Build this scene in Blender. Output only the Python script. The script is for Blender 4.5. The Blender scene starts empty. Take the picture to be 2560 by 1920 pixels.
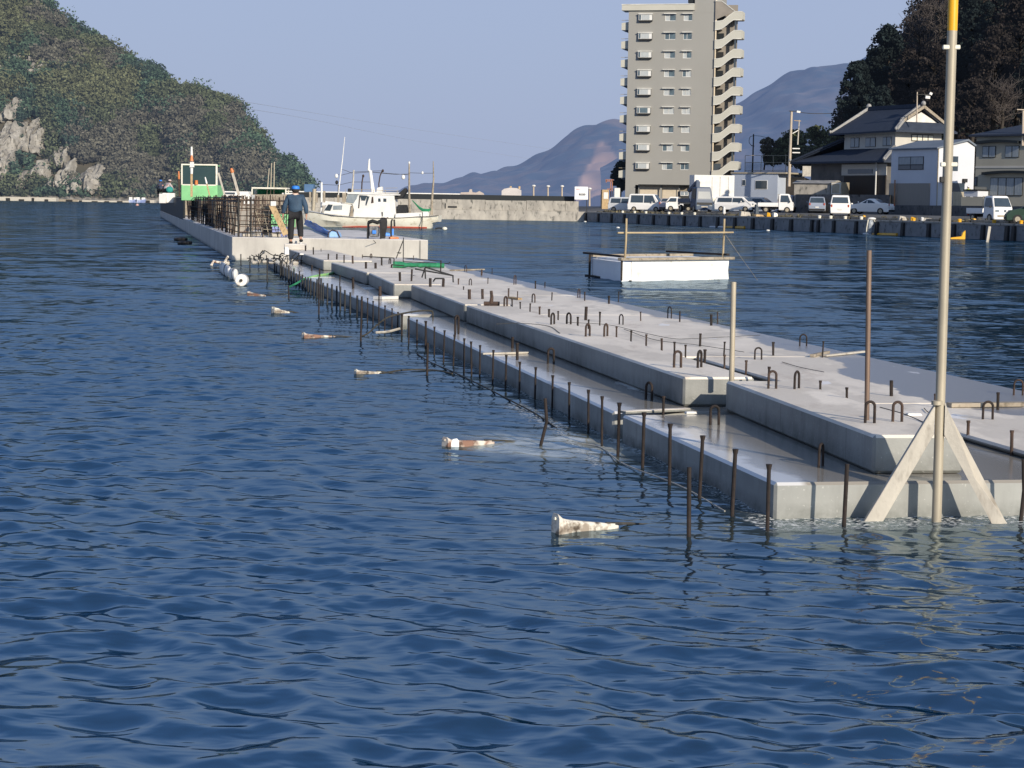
import bpy, bmesh, math, random
import numpy as np
from mathutils import Vector, Matrix, noise
random.seed(7); RNG = np.random.RandomState(7)
SC = bpy.context.scene; COL = SC.collection
PI = math.pi; R = math.radians

# ------------------------------------------------------------------ camera
FPX = 5000.0; CAMH = 1.9
PITCH = math.atan(450 / FPX); ROLL = 0.0155
CM = Matrix.Translation((0, 0, CAMH)) @ Matrix.Rotation(PI / 2 - PITCH, 4, 'X') @ Matrix.Rotation(ROLL, 4, 'Z')
cd = bpy.data.cameras.new('camera'); cam = bpy.data.objects.new('camera', cd); COL.objects.link(cam)
cd.sensor_width = 36; cd.lens = 36 * FPX / 2560; cd.clip_start = 0.1; cd.clip_end = 60000
cam.matrix_world = CM; SC.camera = cam
def ray(px, py):
    d = CM.to_3x3() @ Vector(((px - 1280) / FPX, -(py - 960) / FPX, -1.0)); return d
O3 = Vector((0, 0, CAMH))
def W(px, py, z=0.0):                       # point of the photo that lies at height z
    d = ray(px, py); return O3 + d * ((z - CAMH) / d.z)
def D(px, py, dist):                        # point of the photo that lies dist metres out
    d = ray(px, py); return O3 + d * (dist / d.y)

# ------------------------------------------------------------------ mesh helpers
class MB:
    def __init__(s): s.v = []; s.f = []; s.c = []
    def add(s, vs, fs):
        n = len(s.v); s.v += [tuple(v) for v in vs]; s.f += [tuple(i + n for i in f) for f in fs]; return s
    def hexa(s, b, t):                      # 4 bottom points, 4 top points, counter-clockwise from above
        return s.add(list(b) + list(t), [(3,2,1,0),(4,5,6,7),(0,1,5,4),(1,2,6,5),(2,3,7,6),(3,0,4,7)])
    def box(s, x0, x1, y0, y1, z0, z1):
        return s.hexa([(x0,y0,z0),(x1,y0,z0),(x1,y1,z0),(x0,y1,z0)], [(x0,y0,z1),(x1,y0,z1),(x1,y1,z1),(x0,y1,z1)])
    def ext(s, poly, y0, y1):               # polygon in x,z pushed along y
        n = len(poly); vs = [(p[0], y0, p[1]) for p in poly] + [(p[0], y1, p[1]) for p in poly]
        return s.add(vs, [tuple(range(n)), tuple(range(2*n-1, n-1, -1))] + [(i, i+n, (i+1) % n + n, (i+1) % n) for i in range(n)])
    def extx(s, poly, x0, x1):              # polygon in y,z pushed along x
        n = len(poly); vs = [(x0, p[0], p[1]) for p in poly] + [(x1, p[0], p[1]) for p in poly]
        return s.add(vs, [tuple(range(n-1, -1, -1)), tuple(range(n, 2*n))] + [(i, (i+1) % n, (i+1) % n + n, i+n) for i in range(n)])
    def prism(s, poly, z0, z1):             # polygon in x,y pushed up
        n = len(poly); vs = [(p[0], p[1], z0) for p in poly] + [(p[0], p[1], z1) for p in poly]
        return s.add(vs, [tuple(range(n-1, -1, -1)), tuple(range(n, 2*n))] + [(i, (i+1) % n, (i+1) % n + n, i+n) for i in range(n)])
    def tube(s, pts, r, n=8, cap=True):
        pts = [Vector(p) for p in pts]; rs = r if isinstance(r, (list, tuple)) else [r] * len(pts)
        vs = []; up = None
        for i, p in enumerate(pts):
            t = (pts[min(i+1, len(pts)-1)] - pts[max(i-1, 0)]).normalized()
            if up is None: up = Vector((0,0,1)) if abs(t.z) < .9 else Vector((1,0,0))
            a = t.cross(up).normalized(); b = a.cross(t).normalized(); up = b
            for k in range(n):
                th = 2*PI*k/n; vs.append(p + (a*math.cos(th) + b*math.sin(th)) * rs[i])
        fs = [(i*n+k, i*n+(k+1) % n, (i+1)*n+(k+1) % n, (i+1)*n+k) for i in range(len(pts)-1) for k in range(n)]
        if cap: fs += [tuple(range(n-1, -1, -1)), tuple(range((len(pts)-1)*n, len(pts)*n))]
        return s.add(vs, fs)
    def bar(s, a, b, w, h, up=(0,0,1)):     # rectangular bar from a to b
        a, b = Vector(a), Vector(b); t = (b-a).normalized(); up = Vector(up)
        sd = t.cross(up).normalized() * w/2; u2 = sd.cross(t).normalized() * h/2
        q = lambda p: [p - sd - u2, p + sd - u2, p + sd + u2, p - sd + u2]
        return s.hexa(q(a), q(b))
    def ball(s, c, rx, ry=None, rz=None, nu=12, nv=8):
        ry = ry or rx; rz = rz or rx; c = Vector(c); vs = [c + Vector((0,0,-rz))]
        for j in range(1, nv):
            ph = -PI/2 + PI*j/nv
            for i in range(nu):
                th = 2*PI*i/nu; vs.append(c + Vector((rx*math.cos(ph)*math.cos(th), ry*math.cos(ph)*math.sin(th), rz*math.sin(ph))))
        vs.append(c + Vector((0,0,rz))); L = len(vs)-1
        fs = [(0, 1+(i+1) % nu, 1+i) for i in range(nu)] + [(L, L-nu+i, L-nu+(i+1) % nu) for i in range(nu)]
        fs += [(1+j*nu+i, 1+j*nu+(i+1) % nu, 1+(j+1)*nu+(i+1) % nu, 1+(j+1)*nu+i) for j in range(nv-2) for i in range(nu)]
        return s.add(vs, fs)
    def loft(s, rings, cap=True):           # rings of equal length, closed round
        n = len(rings[0]); vs = [v for r_ in rings for v in r_]
        fs = [(i*n+k, i*n+(k+1) % n, (i+1)*n+(k+1) % n, (i+1)*n+k) for i in range(len(rings)-1) for k in range(n)]
        if cap: fs += [tuple(range(n-1, -1, -1)), tuple(range((len(rings)-1)*n, len(rings)*n))]
        return s.add(vs, fs)
    def build(s, name, mat, parent=None, smooth=False, bevel=0, segs=1):
        me = bpy.data.meshes.new(name); me.from_pydata(s.v, [], s.f)
        bm = bmesh.new(); bm.from_mesh(me)
        bmesh.ops.recalc_face_normals(bm, faces=bm.faces)
        if bevel: bmesh.ops.bevel(bm, geom=[e for e in bm.edges if e.calc_face_angle(0) > .5], offset=bevel, segments=segs, affect='EDGES', clamp_overlap=True)
        if smooth:
            for f in bm.faces: f.smooth = True
            for e in bm.edges:
                if e.calc_face_angle(0) > .7: e.smooth = False
        bm.to_mesh(me); bm.free()
        me.materials.append(mat); o = bpy.data.objects.new(name, me); COL.objects.link(o)
        if parent is not None: o.parent = parent
        return o

def tag(o, label=None, cat=None, group=None, kind=None):
    if label: o['label'] = label
    if cat: o['category'] = cat
    if group: o['group'] = group
    if kind: o['kind'] = kind
    return o
def empty(name, loc=(0,0,0), rz=0.0, label=None, cat=None, group=None):
    o = bpy.data.objects.new(name, None); o.empty_display_size = .2; COL.objects.link(o)
    o.location = loc; o.rotation_euler = (0, 0, rz); return tag(o, label, cat, group)
def children(o): return [c for c in bpy.data.objects if c.parent == o]
def copy_tree(o, parent=None):
    c = o.copy(); COL.objects.link(c)
    if parent is not None: c.parent = parent
    for ch in children(o): copy_tree(ch, c)
    return c
class Frame:                                # an upright plane with its own axes: x along, y back, z up
    def __init__(s, loc, yaw):
        s.loc = Vector(loc); s.yaw = yaw; s.M = Matrix.Translation(s.loc) @ Matrix.Rotation(yaw, 4, 'Z'); s.I = s.M.inverted()
        s.o = s.I @ O3
    def front(s, px, py, n=0.0):
        d = s.I.to_3x3() @ ray(px, py); t = (n - s.o.y) / d.y; p = s.o + d*t; return p.x, p.z
    def side(s, px, py, xc):
        d = s.I.to_3x3() @ ray(px, py); t = (xc - s.o.x) / d.x; p = s.o + d*t; return p.y, p.z

# ------------------------------------------------------------------ materials
def newmat(name):
    m = bpy.data.materials.new(name); m.use_nodes = True; nt = m.node_tree
    b = nt.nodes['Principled BSDF']; return m, nt, b
def node(nt, t, **kw):
    n = nt.nodes.new(t)
    for k, v in kw.items(): setattr(n, k, v)
    return n
def c4(c): return (c[0], c[1], c[2], 1)
def noise_fac(nt, scale, detail=4, rough=.6, coord='Object', sc3=None, lo=.35, hi=.65):
    tc = node(nt, 'ShaderNodeTexCoord'); mp = node(nt, 'ShaderNodeMapping')
    if sc3: mp.inputs['Scale'].default_value = sc3
    if coord == 'World':
        g = node(nt, 'ShaderNodeNewGeometry'); nt.links.new(g.outputs['Position'], mp.inputs['Vector'])
    else: nt.links.new(tc.outputs[coord], mp.inputs['Vector'])
    n = node(nt, 'ShaderNodeTexNoise'); n.inputs['Scale'].default_value = scale; n.inputs['Detail'].default_value = detail; n.inputs['Roughness'].default_value = rough
    nt.links.new(mp.outputs['Vector'], n.inputs['Vector'])
    mr = node(nt, 'ShaderNodeMapRange'); mr.inputs['From Min'].default_value = lo; mr.inputs['From Max'].default_value = hi
    nt.links.new(n.outputs['Fac'], mr.inputs['Value']); return mr.outputs['Result']
def mixc(nt, fac, a, b, bt='MIX'):
    m = node(nt, 'ShaderNodeMix', data_type='RGBA', blend_type=bt)
    if hasattr(fac, 'is_linked') or hasattr(fac, 'links'): nt.links.new(fac, m.inputs[0])
    else: m.inputs[0].default_value = fac
    for k, v in ((6, a), (7, b)):
        if isinstance(v, (tuple, list)): m.inputs[k].default_value = c4(v)
        else: nt.links.new(v, m.inputs[k])
    return m.outputs[2]
def math_n(nt, op, a, b=None):
    m = node(nt, 'ShaderNodeMath', operation=op)
    for k, v in ((0, a), (1, b)):
        if v is None: continue
        if isinstance(v, (int, float)): m.inputs[k].default_value = v
        else: nt.links.new(v, m.inputs[k])
    return m.outputs[0]
def bump(nt, b, h, strength=.3, dist=.01):
    n = node(nt, 'ShaderNodeBump'); n.inputs['Strength'].default_value = strength; n.inputs['Distance'].default_value = dist
    nt.links.new(h, n.inputs['Height']); nt.links.new(n.outputs['Normal'], b.inputs['Normal'])
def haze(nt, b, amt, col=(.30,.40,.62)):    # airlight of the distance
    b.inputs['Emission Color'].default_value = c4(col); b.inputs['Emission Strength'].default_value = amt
def plain(name, c1, c2=None, scale=3, rough=.7, metal=0, spec=None, hz=0, sc3=None, bmp=0, lo=.35, hi=.65, coord='Object', c3=None, s3=20):
    m, nt, b = newmat(name); c2 = c2 or tuple(x*.75 for x in c1)
    f = noise_fac(nt, scale, sc3=sc3, lo=lo, hi=hi, coord=coord); col = mixc(nt, f, c1, c2)
    if c3:
        f3 = noise_fac(nt, s3, sc3=sc3, lo=.55, hi=.7, coord=coord); col = mixc(nt, f3, col, c3)
    nt.links.new(col, b.inputs['Base Color'])
    b.inputs['Roughness'].default_value = rough; b.inputs['Metallic'].default_value = metal
    if spec is not None: b.inputs['Specular IOR Level'].default_value = spec
    if bmp: bump(nt, b, noise_fac(nt, scale*6, coord=coord, lo=.2, hi=.8), bmp, .02)
    if hz: haze(nt, b, hz)
    return m

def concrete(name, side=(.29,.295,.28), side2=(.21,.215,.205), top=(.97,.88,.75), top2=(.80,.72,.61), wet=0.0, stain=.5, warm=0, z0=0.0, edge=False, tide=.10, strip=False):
    m, nt, b = newmat(name)
    g = node(nt, 'ShaderNodeNewGeometry'); sx = node(nt, 'ShaderNodeSeparateXYZ'); nt.links.new(g.outputs['Normal'], sx.inputs[0])
    up = math_n(nt, 'GREATER_THAN', sx.outputs['Z'], .6)  # upward faces paler: light on the tops is put into the colour
    fs = noise_fac(nt, 1.6, 6, .65, 'World'); fine = noise_fac(nt, 22, 5, .7, 'World', lo=.25, hi=.75)
    sc = mixc(nt, fs, side, side2)
    streak = noise_fac(nt, 3.2, 5, .6, 'World', sc3=(2.2, 2.2, .35), lo=.48, hi=.7)
    sc = mixc(nt, math_n(nt, 'MULTIPLY', streak, stain), sc, tuple(x*.55 for x in side2))
    # dark weed line just above the water
    sp = node(nt, 'ShaderNodeSeparateXYZ'); nt.links.new(g.outputs['Position'], sp.inputs[0])
    mr = node(nt, 'ShaderNodeMapRange'); mr.inputs['From Min'].default_value = z0 + .02; mr.inputs['From Max'].default_value = z0 + tide
    mr.inputs['To Min'].default_value = 1; mr.inputs['To Max'].default_value = 0
    nt.links.new(sp.outputs['Z'], mr.inputs['Value'])
    nn = noise_fac(nt, 7, 5, .7, 'World', lo=.3, hi=.7)
    sc = mixc(nt, math_n(nt, 'MULTIPLY', mr.outputs['Result'], math_n(nt, 'ADD', nn, .15)), sc, (.045,.05,.04))
    # seams left by the form panels
    du_ = node(nt, 'ShaderNodeVectorMath', operation='DOT_PRODUCT'); nt.links.new(g.outputs['Position'], du_.inputs[0]); du_.inputs[1].default_value = tuple(UD0)
    fr_ = math_n(nt, 'FRACT', math_n(nt, 'MULTIPLY', math_n(nt, 'ADD', du_.outputs['Value'], .31), .62)); seam = math_n(nt, 'LESS_THAN', fr_, .006)
    sc = mixc(nt, math_n(nt, 'MULTIPLY', seam, .7), sc, (.06,.06,.055))
    pn = noise_fac(nt, .7, 1, .3, 'World', lo=.42, hi=.60); sc = mixc(nt, math_n(nt, 'MULTIPLY', pn, .35), sc, tuple(x*1.35 for x in side))
    # white salt specks
    speck = noise_fac(nt, 60, 2, .5, 'World', lo=.68, hi=.74); sc = mixc(nt, math_n(nt, 'MULTIPLY', speck, .5), sc, (.6,.6,.56))
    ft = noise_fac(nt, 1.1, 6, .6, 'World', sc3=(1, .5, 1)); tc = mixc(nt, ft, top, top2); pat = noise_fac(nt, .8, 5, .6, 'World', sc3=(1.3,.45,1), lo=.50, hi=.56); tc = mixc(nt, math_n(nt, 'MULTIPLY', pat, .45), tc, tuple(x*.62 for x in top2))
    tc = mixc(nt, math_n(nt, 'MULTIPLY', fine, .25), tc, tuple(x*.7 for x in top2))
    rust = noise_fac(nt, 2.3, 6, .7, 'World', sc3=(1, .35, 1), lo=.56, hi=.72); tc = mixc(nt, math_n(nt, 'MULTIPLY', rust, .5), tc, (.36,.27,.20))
    rough = math_n(nt, 'ADD', .62, 0.0)
    if wet:
        wn = noise_fac(nt, .9, 4, .5, 'World', sc3=(1.4, .45, 1), lo=.5-wet*.25, hi=.54-wet*.25)
        tc = mixc(nt, wn, tc, tuple(x*.42 for x in top2))
        rough = math_n(nt, 'SUBTRACT', .6, math_n(nt, 'MULTIPLY', math_n(nt, 'MULTIPLY', wn, up), .46))
    if strip:  # pale left edge band, a sky reflection painted into the colour
        dp = node(nt, 'ShaderNodeVectorMath', operation='DOT_PRODUCT'); nt.links.new(g.outputs['Position'], dp.inputs[0]); dp.inputs[1].default_value = tuple(VD0)
        vv = math_n(nt, 'ADD', math_n(nt, 'SUBTRACT', dp.outputs['Value'], UO0.dot(VD0)), math_n(nt, 'MULTIPLY', noise_fac(nt, 1.3, 5, .6, 'World', lo=.3, hi=.7), -.22))
        e_ = node(nt, 'ShaderNodeMapRange'); e_.inputs['From Min'].default_value = .10; e_.inputs['From Max'].default_value = .03; nt.links.new(vv, e_.inputs['Value']); tc = mixc(nt, math_n(nt, 'MULTIPLY', e_.outputs['Result'], .5), tc, (.86,.88,.92))
    if edge:
        dp = node(nt, 'ShaderNodeVectorMath', operation='DOT_PRODUCT'); nt.links.new(g.outputs['Position'], dp.inputs[0]); dp.inputs[1].default_value = tuple(VD0)
        vv = math_n(nt, 'SUBTRACT', dp.outputs['Value'], UO0.dot(VD0))
        en_ = math_n(nt, 'MULTIPLY', noise_fac(nt, .55, 5, .55, 'World', lo=.3, hi=.7, sc3=(1,.5,1)), 1.7)
        ym_ = node(nt, 'ShaderNodeMapRange'); ym_.inputs['From Min'].default_value = 18; ym_.inputs['From Max'].default_value = 27; ym_.inputs['To Min'].default_value = 1; ym_.inputs['To Max'].default_value = .35; nt.links.new(sp.outputs['Y'], ym_.inputs['Value']); yk_ = ym_.outputs['Result']
        e_ = node(nt, 'ShaderNodeMapRange'); e_.inputs['From Min'].default_value = 3.95; e_.inputs['From Max'].default_value = 4.02; nt.links.new(math_n(nt, 'ADD', vv, math_n(nt, 'MULTIPLY', en_, yk_)), e_.inputs['Value'])
        ew = e_.outputs['Result']; tc = mixc(nt, ew, tc, (.25,.25,.26)); rough = math_n(nt, 'SUBTRACT', .6, math_n(nt, 'MULTIPLY', ew, .3))
        sp_ = noise_fac(nt, 2.6, 4, .6, 'World', sc3=(1,.4,1), lo=.66, hi=.70); tc = mixc(nt, math_n(nt, 'MULTIPLY', sp_, .7), tc, (.9,.9,.92))
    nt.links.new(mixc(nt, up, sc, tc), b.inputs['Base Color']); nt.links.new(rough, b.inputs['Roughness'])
    if wet: bump(nt, b, math_n(nt, 'MULTIPLY', fine, math_n(nt, 'SUBTRACT', 1.0, math_n(nt, 'MULTIPLY', wn, .9))), .25, .006)
    else: bump(nt, b, fine, .3, .006)
    return m
M = {}
UO0 = W(1937, 1207, .22); UD0 = Vector((-.184, 1, 0)).normalized(); VD0 = Vector((UD0.y, -UD0.x, 0))
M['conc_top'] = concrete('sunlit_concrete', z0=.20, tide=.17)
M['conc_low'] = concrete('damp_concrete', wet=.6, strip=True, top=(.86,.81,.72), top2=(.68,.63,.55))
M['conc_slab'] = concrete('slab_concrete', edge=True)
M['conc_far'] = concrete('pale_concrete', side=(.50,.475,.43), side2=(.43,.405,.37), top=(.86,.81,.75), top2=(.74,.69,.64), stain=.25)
M['conc_wall'] = plain('old_wall_concrete', (.42,.39,.34), (.29,.27,.24), 1.3, .85, sc3=(1,1,.5), c3=(.10,.10,.09), s3=2.5)
M['quay_face'] = plain('quay_face_concrete', (.27,.27,.27), (.19,.195,.20), .8, .85, c3=(.06,.06,.06), s3=2)
M['asphalt'] = plain('quay_asphalt', (.12,.12,.12), (.085,.085,.085), .2, .9)
M['rust'] = plain('rusty_steel', (.042,.029,.025), (.018,.015,.014), 14, .8, .3)
M['rust_l'] = plain('brown_rusty_steel', (.085,.052,.038), (.035,.025,.022), 14, .8, .2)
M['dark_steel'] = plain('dark_steel', (.03,.032,.035), (.02,.02,.02), 8, .6, .3)
M['galv'] = plain('galvanised_pipe', (.44,.385,.29), (.34,.30,.23), 6, .5, .15, sc3=(1,1,.3))
M['rust_pole'] = plain('brown_pipe', (.22,.15,.11), (.14,.10,.08), 4, .6, .3, sc3=(3,3,.4))
M['yellow'] = plain('yellow_paint', (.80,.42,.015), (.72,.36,.01), 3, .4)
M['board'] = plain('grey_white_board', (.52,.48,.41), (.40,.37,.32), 5, .8, sc3=(1,1,.4), c3=(.28,.25,.21), s3=9, bmp=.15)
M['wood'] = plain('pale_timber', (.55,.40,.22), (.40,.28,.15), 3, .8, c3=(.2,.14,.08), s3=12)
M['bamboo'] = plain('bamboo', (.46,.36,.22), (.32,.25,.15), 3, .75)
M['wood_g'] = plain('weathered_timber', (.38,.33,.26), (.24,.20,.15), 3, .85, c3=(.12,.1,.07), s3=9)
M['white'] = plain('white_paint', (.78,.77,.74), (.68,.67,.64), 1.5, .5)
M['foam'] = plain('white_foam', (.92,.92,.92), (.88,.88,.88), 2, .85)
M['cream'] = plain('cream_gelcoat', (.80,.77,.66), (.73,.70,.59), .8, .35, c3=(.52,.47,.36), s3=2.2)
M['redpaint'] = plain('red_antifouling', (.42,.075,.04), (.30,.05,.03), 2, .6)
M['glass'] = plain('window_glass', (.05,.07,.09), (.03,.045,.06), .5, .12, spec=.8)
M['glass_l'] = plain('curtained_glass', (.30,.33,.35), (.20,.24,.27), 1.2, .2, spec=.7, sc3=(6,1,1))
M['black'] = plain('black_rubber', (.02,.02,.022), (.012,.012,.013), 5, .7)
M['green'] = plain('light_green_paint', (.24,.58,.26), (.20,.48,.22), 2, .55)
M['greennet'] = plain('green_net', (.03,.28,.13), (.02,.18,.09), 14, .8, bmp=.5)
M['blue'] = plain('blue_tarpaulin', (.08,.30,.85), (.05,.22,.68), 3, .45, bmp=.4)
M['orange'] = plain('orange_plastic', (.65,.22,.06), (.5,.15,.04), 3, .5)
M['teal'] = plain('teal_cloth', (.03,.32,.27), (.02,.22,.2), 5, .8)
M['rope'] = plain('dark_rope', (.06,.055,.045), (.03,.03,.028), 20, .9)
M['panel'] = plain('slate_formwork_panel', (.055,.075,.10), (.04,.055,.075), 2, .6)
M['blackwall'] = plain('black_sheeting', (.007,.012,.016), (.005,.009,.012), 1.2, .6, sc3=(8,8,.4))
SKYMUL=(.58,.80,1.10); VEIL=(3.7,4.35,6.25); SKYSTR=.110; WDEEP=(.0005,.019,.041); WREF=.38
# ------------------------------------------------------------------ light
SUN_EL, SUN_AZ = R(20.5), R(149)            # azimuth measured from +Y towards +X
sd = Vector((math.sin(SUN_AZ)*math.cos(SUN_EL), math.cos(SUN_AZ)*math.cos(SUN_EL), math.sin(SUN_EL)))
sl = bpy.data.lights.new('sun', 'SUN'); sl.energy = 5.0; sl.angle = R(.5); sl.color = (1, .885, .72)
so = bpy.data.objects.new('sun', sl); COL.objects.link(so); so.rotation_euler = sd.to_track_quat('Z', 'Y').to_euler(); so.location = (40, -60, 60)
wd = bpy.data.worlds.new('World'); SC.world = wd; wd.use_nodes = True; nt = wd.node_tree; bg = nt.nodes['Background']
sk = node(nt, 'ShaderNodeTexSky', sky_type='NISHITA', sun_disc=False); sk.sun_elevation = SUN_EL; sk.sun_rotation = SUN_AZ
sk.air_density = 1.3; sk.dust_density = 2.2; sk.ozone_density = 3.0; sk.altitude = 0
hs = node(nt, 'ShaderNodeMix', data_type='RGBA', blend_type='MULTIPLY'); hs.inputs[0].default_value = 1; hs.inputs[7].default_value = (SKYMUL[0], SKYMUL[1], SKYMUL[2], 1)
nt.links.new(sk.outputs[0], hs.inputs[6])
# winter haze: an even lavender veil, thinning towards the zenith
gm = node(nt, 'ShaderNodeNewGeometry'); sx = node(nt, 'ShaderNodeSeparateXYZ'); nt.links.new(gm.outputs['Incoming'], sx.inputs[0])
mr = node(nt, 'ShaderNodeMapRange'); mr.inputs['From Min'].default_value = -.11; mr.inputs['From Max'].default_value = -.50; mr.inputs['To Min'].default_value = .85; mr.inputs['To Max'].default_value = .10
nt.links.new(sx.outputs['Z'], mr.inputs['Value'])
gr = node(nt, 'ShaderNodeMix', data_type='RGBA', blend_type='MIX'); nt.links.new(mr.outputs['Result'], gr.inputs[0])
nt.links.new(hs.outputs[2], gr.inputs[6]); gr.inputs[7].default_value = (VEIL[0], VEIL[1], VEIL[2], 1)
nt.links.new(gr.outputs[2], bg.inputs['Color']); bg.inputs['Strength'].default_value = SKYSTR
SC.view_settings.view_transform = 'Standard'; SC.view_settings.look = 'None'; SC.view_settings.exposure = 0
SC.render.engine = 'CYCLES'; SC.cycles.max_bounces = 6; SC.cycles.glossy_bounces = 3; SC.cycles.diffuse_bounces = 3

# ------------------------------------------------------------------ the float's own frame
UO = W(1937, 1207, .22); UD = Vector((-.184, 1, 0)).normalized(); VD = Vector((UD.y, -UD.x, 0))
def F(u, v, z=0): p = UO + UD*u + VD*v; return Vector((p.x, p.y, z))
def uv(p): r_ = p - UO; return r_.dot(UD), r_.dot(VD)

# ------------------------------------------------------------------ water
def geo(a, b, q):
    n = max(2, int(math.log(b/a)/q)); return list(np.geomspace(a, b, n))
rr = np.array(geo(.4, 4.5, .08)[:-1] + geo(4.5, 70, .0026)[:-1] + geo(70, 1500, .02)[:-1] + geo(1500, 45000, .25))
tt = np.concatenate([np.linspace(-PI, -.5, 26)[:-1], np.linspace(-.5, -.275, 40)[:-1], np.linspace(-.275, .275, 880), np.linspace(.275, .5, 40)[1:], np.linspace(.5, PI, 26)[1:-1]])
RR, TT = np.meshgrid(rr, tt, indexing='ij'); X = RR*np.sin(TT); Y = RR*np.cos(TT); Z = np.zeros_like(X)
HX = np.zeros_like(X); HY = np.zeros_like(X)
drv = np.gradient(rr)[:, None]
NW = 110; base_dir = R(262)
X0 = X + .25*np.sin(Y*.45+1) + .12*np.sin(X*1.3+Y*.8); Y0 = Y + .22*np.sin(X*.55+.4) + .1*np.sin(Y*1.1-X*.9)
for i in range(NW):
    lam = 10 ** RNG.uniform(math.log10(.10), math.log10(1.7)); k = 2*PI/lam
    th = base_dir + RNG.normal(0, .58 if lam < .8 else .45)
    a = .0052 * (1.35 if .14 < lam < .42 else 1) * lam**1.0 * RNG.uniform(.5, 1.4) * (1 if lam < .5 else (.5/lam)**1.25) * min(1, (lam/.2)**.6)
    ph = RNG.uniform(0, 2*PI); fade = np.clip((lam/ (drv*2.2) - 1), 0, 1) * np.clip(90/np.maximum(RR, 1), 0, 1)
    arg = k*(X0*math.cos(th) + Y0*math.sin(th)) + ph
    mod = .75 + .5*np.sin(X*.21*(1+i % 3)+i) * np.sin(Y*.17*(1+i % 4)+i*2)
    s_ = np.sin(arg); Z += a*fade*mod*s_; c_ = np.cos(arg)*a*fade*mod*.75; HX += c_*math.cos(th); HY += c_*math.sin(th)
# calm the water just beside the float, where it is sheltered
UU = (X-UO.x)*UD.x + (Y-UO.y)*UD.y; VV = (X-UO.x)*VD.x + (Y-UO.y)*VD.y
du = np.maximum(0, np.maximum(-UU, UU-200)); dv = np.maximum(0, np.maximum(-VV, VV-4.1)); dd = np.hypot(du, dv)
lee = 1 - .55*np.exp(-(dd/2.5)**2) - .35*np.clip((VV-4)/4, 0, 1)*np.clip(UU/10, 0, 1); Z *= lee
X = X+HX*lee; Y = Y+HY*lee
n0, n1 = X.shape; co = np.stack([X, Y, Z], -1).reshape(-1, 3).astype(np.float32)
idx = np.arange(n0*n1).reshape(n0, n1); nx = np.roll(idx, -1, 1)
fc = np.stack([idx[:-1], idx[1:], nx[1:], nx[:-1]], -1).reshape(-1, 4)
me = bpy.data.meshes.new('water'); me.vertices.add(len(co)); me.vertices.foreach_set('co', co.ravel())
me.loops.add(fc.size); me.loops.foreach_set('vertex_index', fc.ravel().astype(np.int32)); me.polygons.add(len(fc))
me.polygons.foreach_set('loop_start', np.arange(0, fc.size, 4, dtype=np.int32)); me.polygons.foreach_set('loop_total', np.full(len(fc), 4, np.int32))
me.polygons.foreach_set('use_smooth', np.ones(len(fc), bool)); me.update(); me.validate()
foam = np.exp(-((-UU-.12)/.30)**2) * ((VV > -.2) & (VV < 4.6) & (UU < .06)) * 1.0
foam = np.maximum(foam, .75*np.exp(-(dv/.10)**2) * (VV < .02) * (UU > -.1) * (UU < 60))
for (a_, b_, s_, w_) in [((1386, 1068), (1290, 1010), .12, .6), ((1500, 1165), (1386, 1068), .07, .55)]:
    P, Q = W(*a_), W(*b_); t_ = np.clip(((X-P.x)*(Q.x-P.x)+(Y-P.y)*(Q.y-P.y))/((Q-P).length_squared), 0, 1)
    foam = np.maximum(foam, w_*np.exp(-(np.hypot(X-P.x-t_*(Q.x-P.x), Y-P.y-t_*(Q.y-P.y))/s_)**2))
murk = np.zeros_like(foam)
for (px, py, rx, ry, w_) in [(1390, 1115, 1.0, 1.1, 1), (1290, 1095, .7, .6, .8), (1500, 1135, .5, .6, .8), (2100, 1345, 2.0, .45, .55), (2400, 1350, 1.2, .5, .55), (1180, 1100, .8, .3, .35), (960, 845, 1.6, .9, .5), (800, 750, 2.5, 1.6, .4), (1850, 1310, .7, .35, .5), (640, 690, 3, 4, .45)]:
    p = W(px, py); murk = np.maximum(murk, w_*np.exp(-(((X-p.x)/rx)**2 + ((Y-p.y)/ry)**2)**1.5))
murk = np.maximum(murk, .55*np.exp(-(dd/.35)**2))
for nm, arr in (('foam', foam), ('murk', murk)):
    at = me.attributes.new(nm, 'FLOAT', 'POINT'); at.data.foreach_set('value', arr.astype(np.float32).ravel())
m, nt, b = newmat('sea_water')
def attr(nt, nm): a = node(nt, 'ShaderNodeAttribute'); a.attribute_name = nm; return a.outputs['Fac']
deep = mixc(nt, noise_fac(nt, .15, 3, .5, 'World'), WDEEP, tuple(x*.8 for x in WDEEP))
col = mixc(nt, math_n(nt, 'MINIMUM', 1.0, math_n(nt, 'MULTIPLY', attr(nt, 'murk'), 1.7)), deep, (.035,.045,.038)); mk2 = math_n(nt, 'MINIMUM', 1.0, math_n(nt, 'MAXIMUM', 0.0, math_n(nt, 'SUBTRACT', math_n(nt, 'MULTIPLY', attr(nt, 'murk'), 3.0), 1.7))); col = mixc(nt, math_n(nt, 'MULTIPLY', mk2, noise_fac(nt, 3.5, 6, .65, 'World', lo=.36, hi=.58, sc3=(.6,1,1))), col , (.50,.51,.46))
fn = noise_fac(nt, 15, 8, .72, 'World', lo=.46, hi=.56); ff = math_n(nt, 'MULTIPLY', attr(nt, 'foam'), fn)
fn2 = noise_fac(nt, 30, 3, .6, 'World', lo=.54, hi=.58)
fm = math_n(nt, 'MINIMUM', 1.0, math_n(nt, 'ADD', math_n(nt, 'MULTIPLY', ff, .45), math_n(nt, 'MULTIPLY', fn2, math_n(nt, 'MULTIPLY', attr(nt, 'foam'), .9))))
col = mixc(nt, fm, col, (.75,.75,.70))
nt.nodes.remove(b); b = node(nt, 'ShaderNodeGroup') if False else None
df = node(nt, 'ShaderNodeBsdfDiffuse'); gl = node(nt, 'ShaderNodeBsdfGlossy'); fz = node(nt, 'ShaderNodeFresnel'); mx = node(nt, 'ShaderNodeMixShader')
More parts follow.
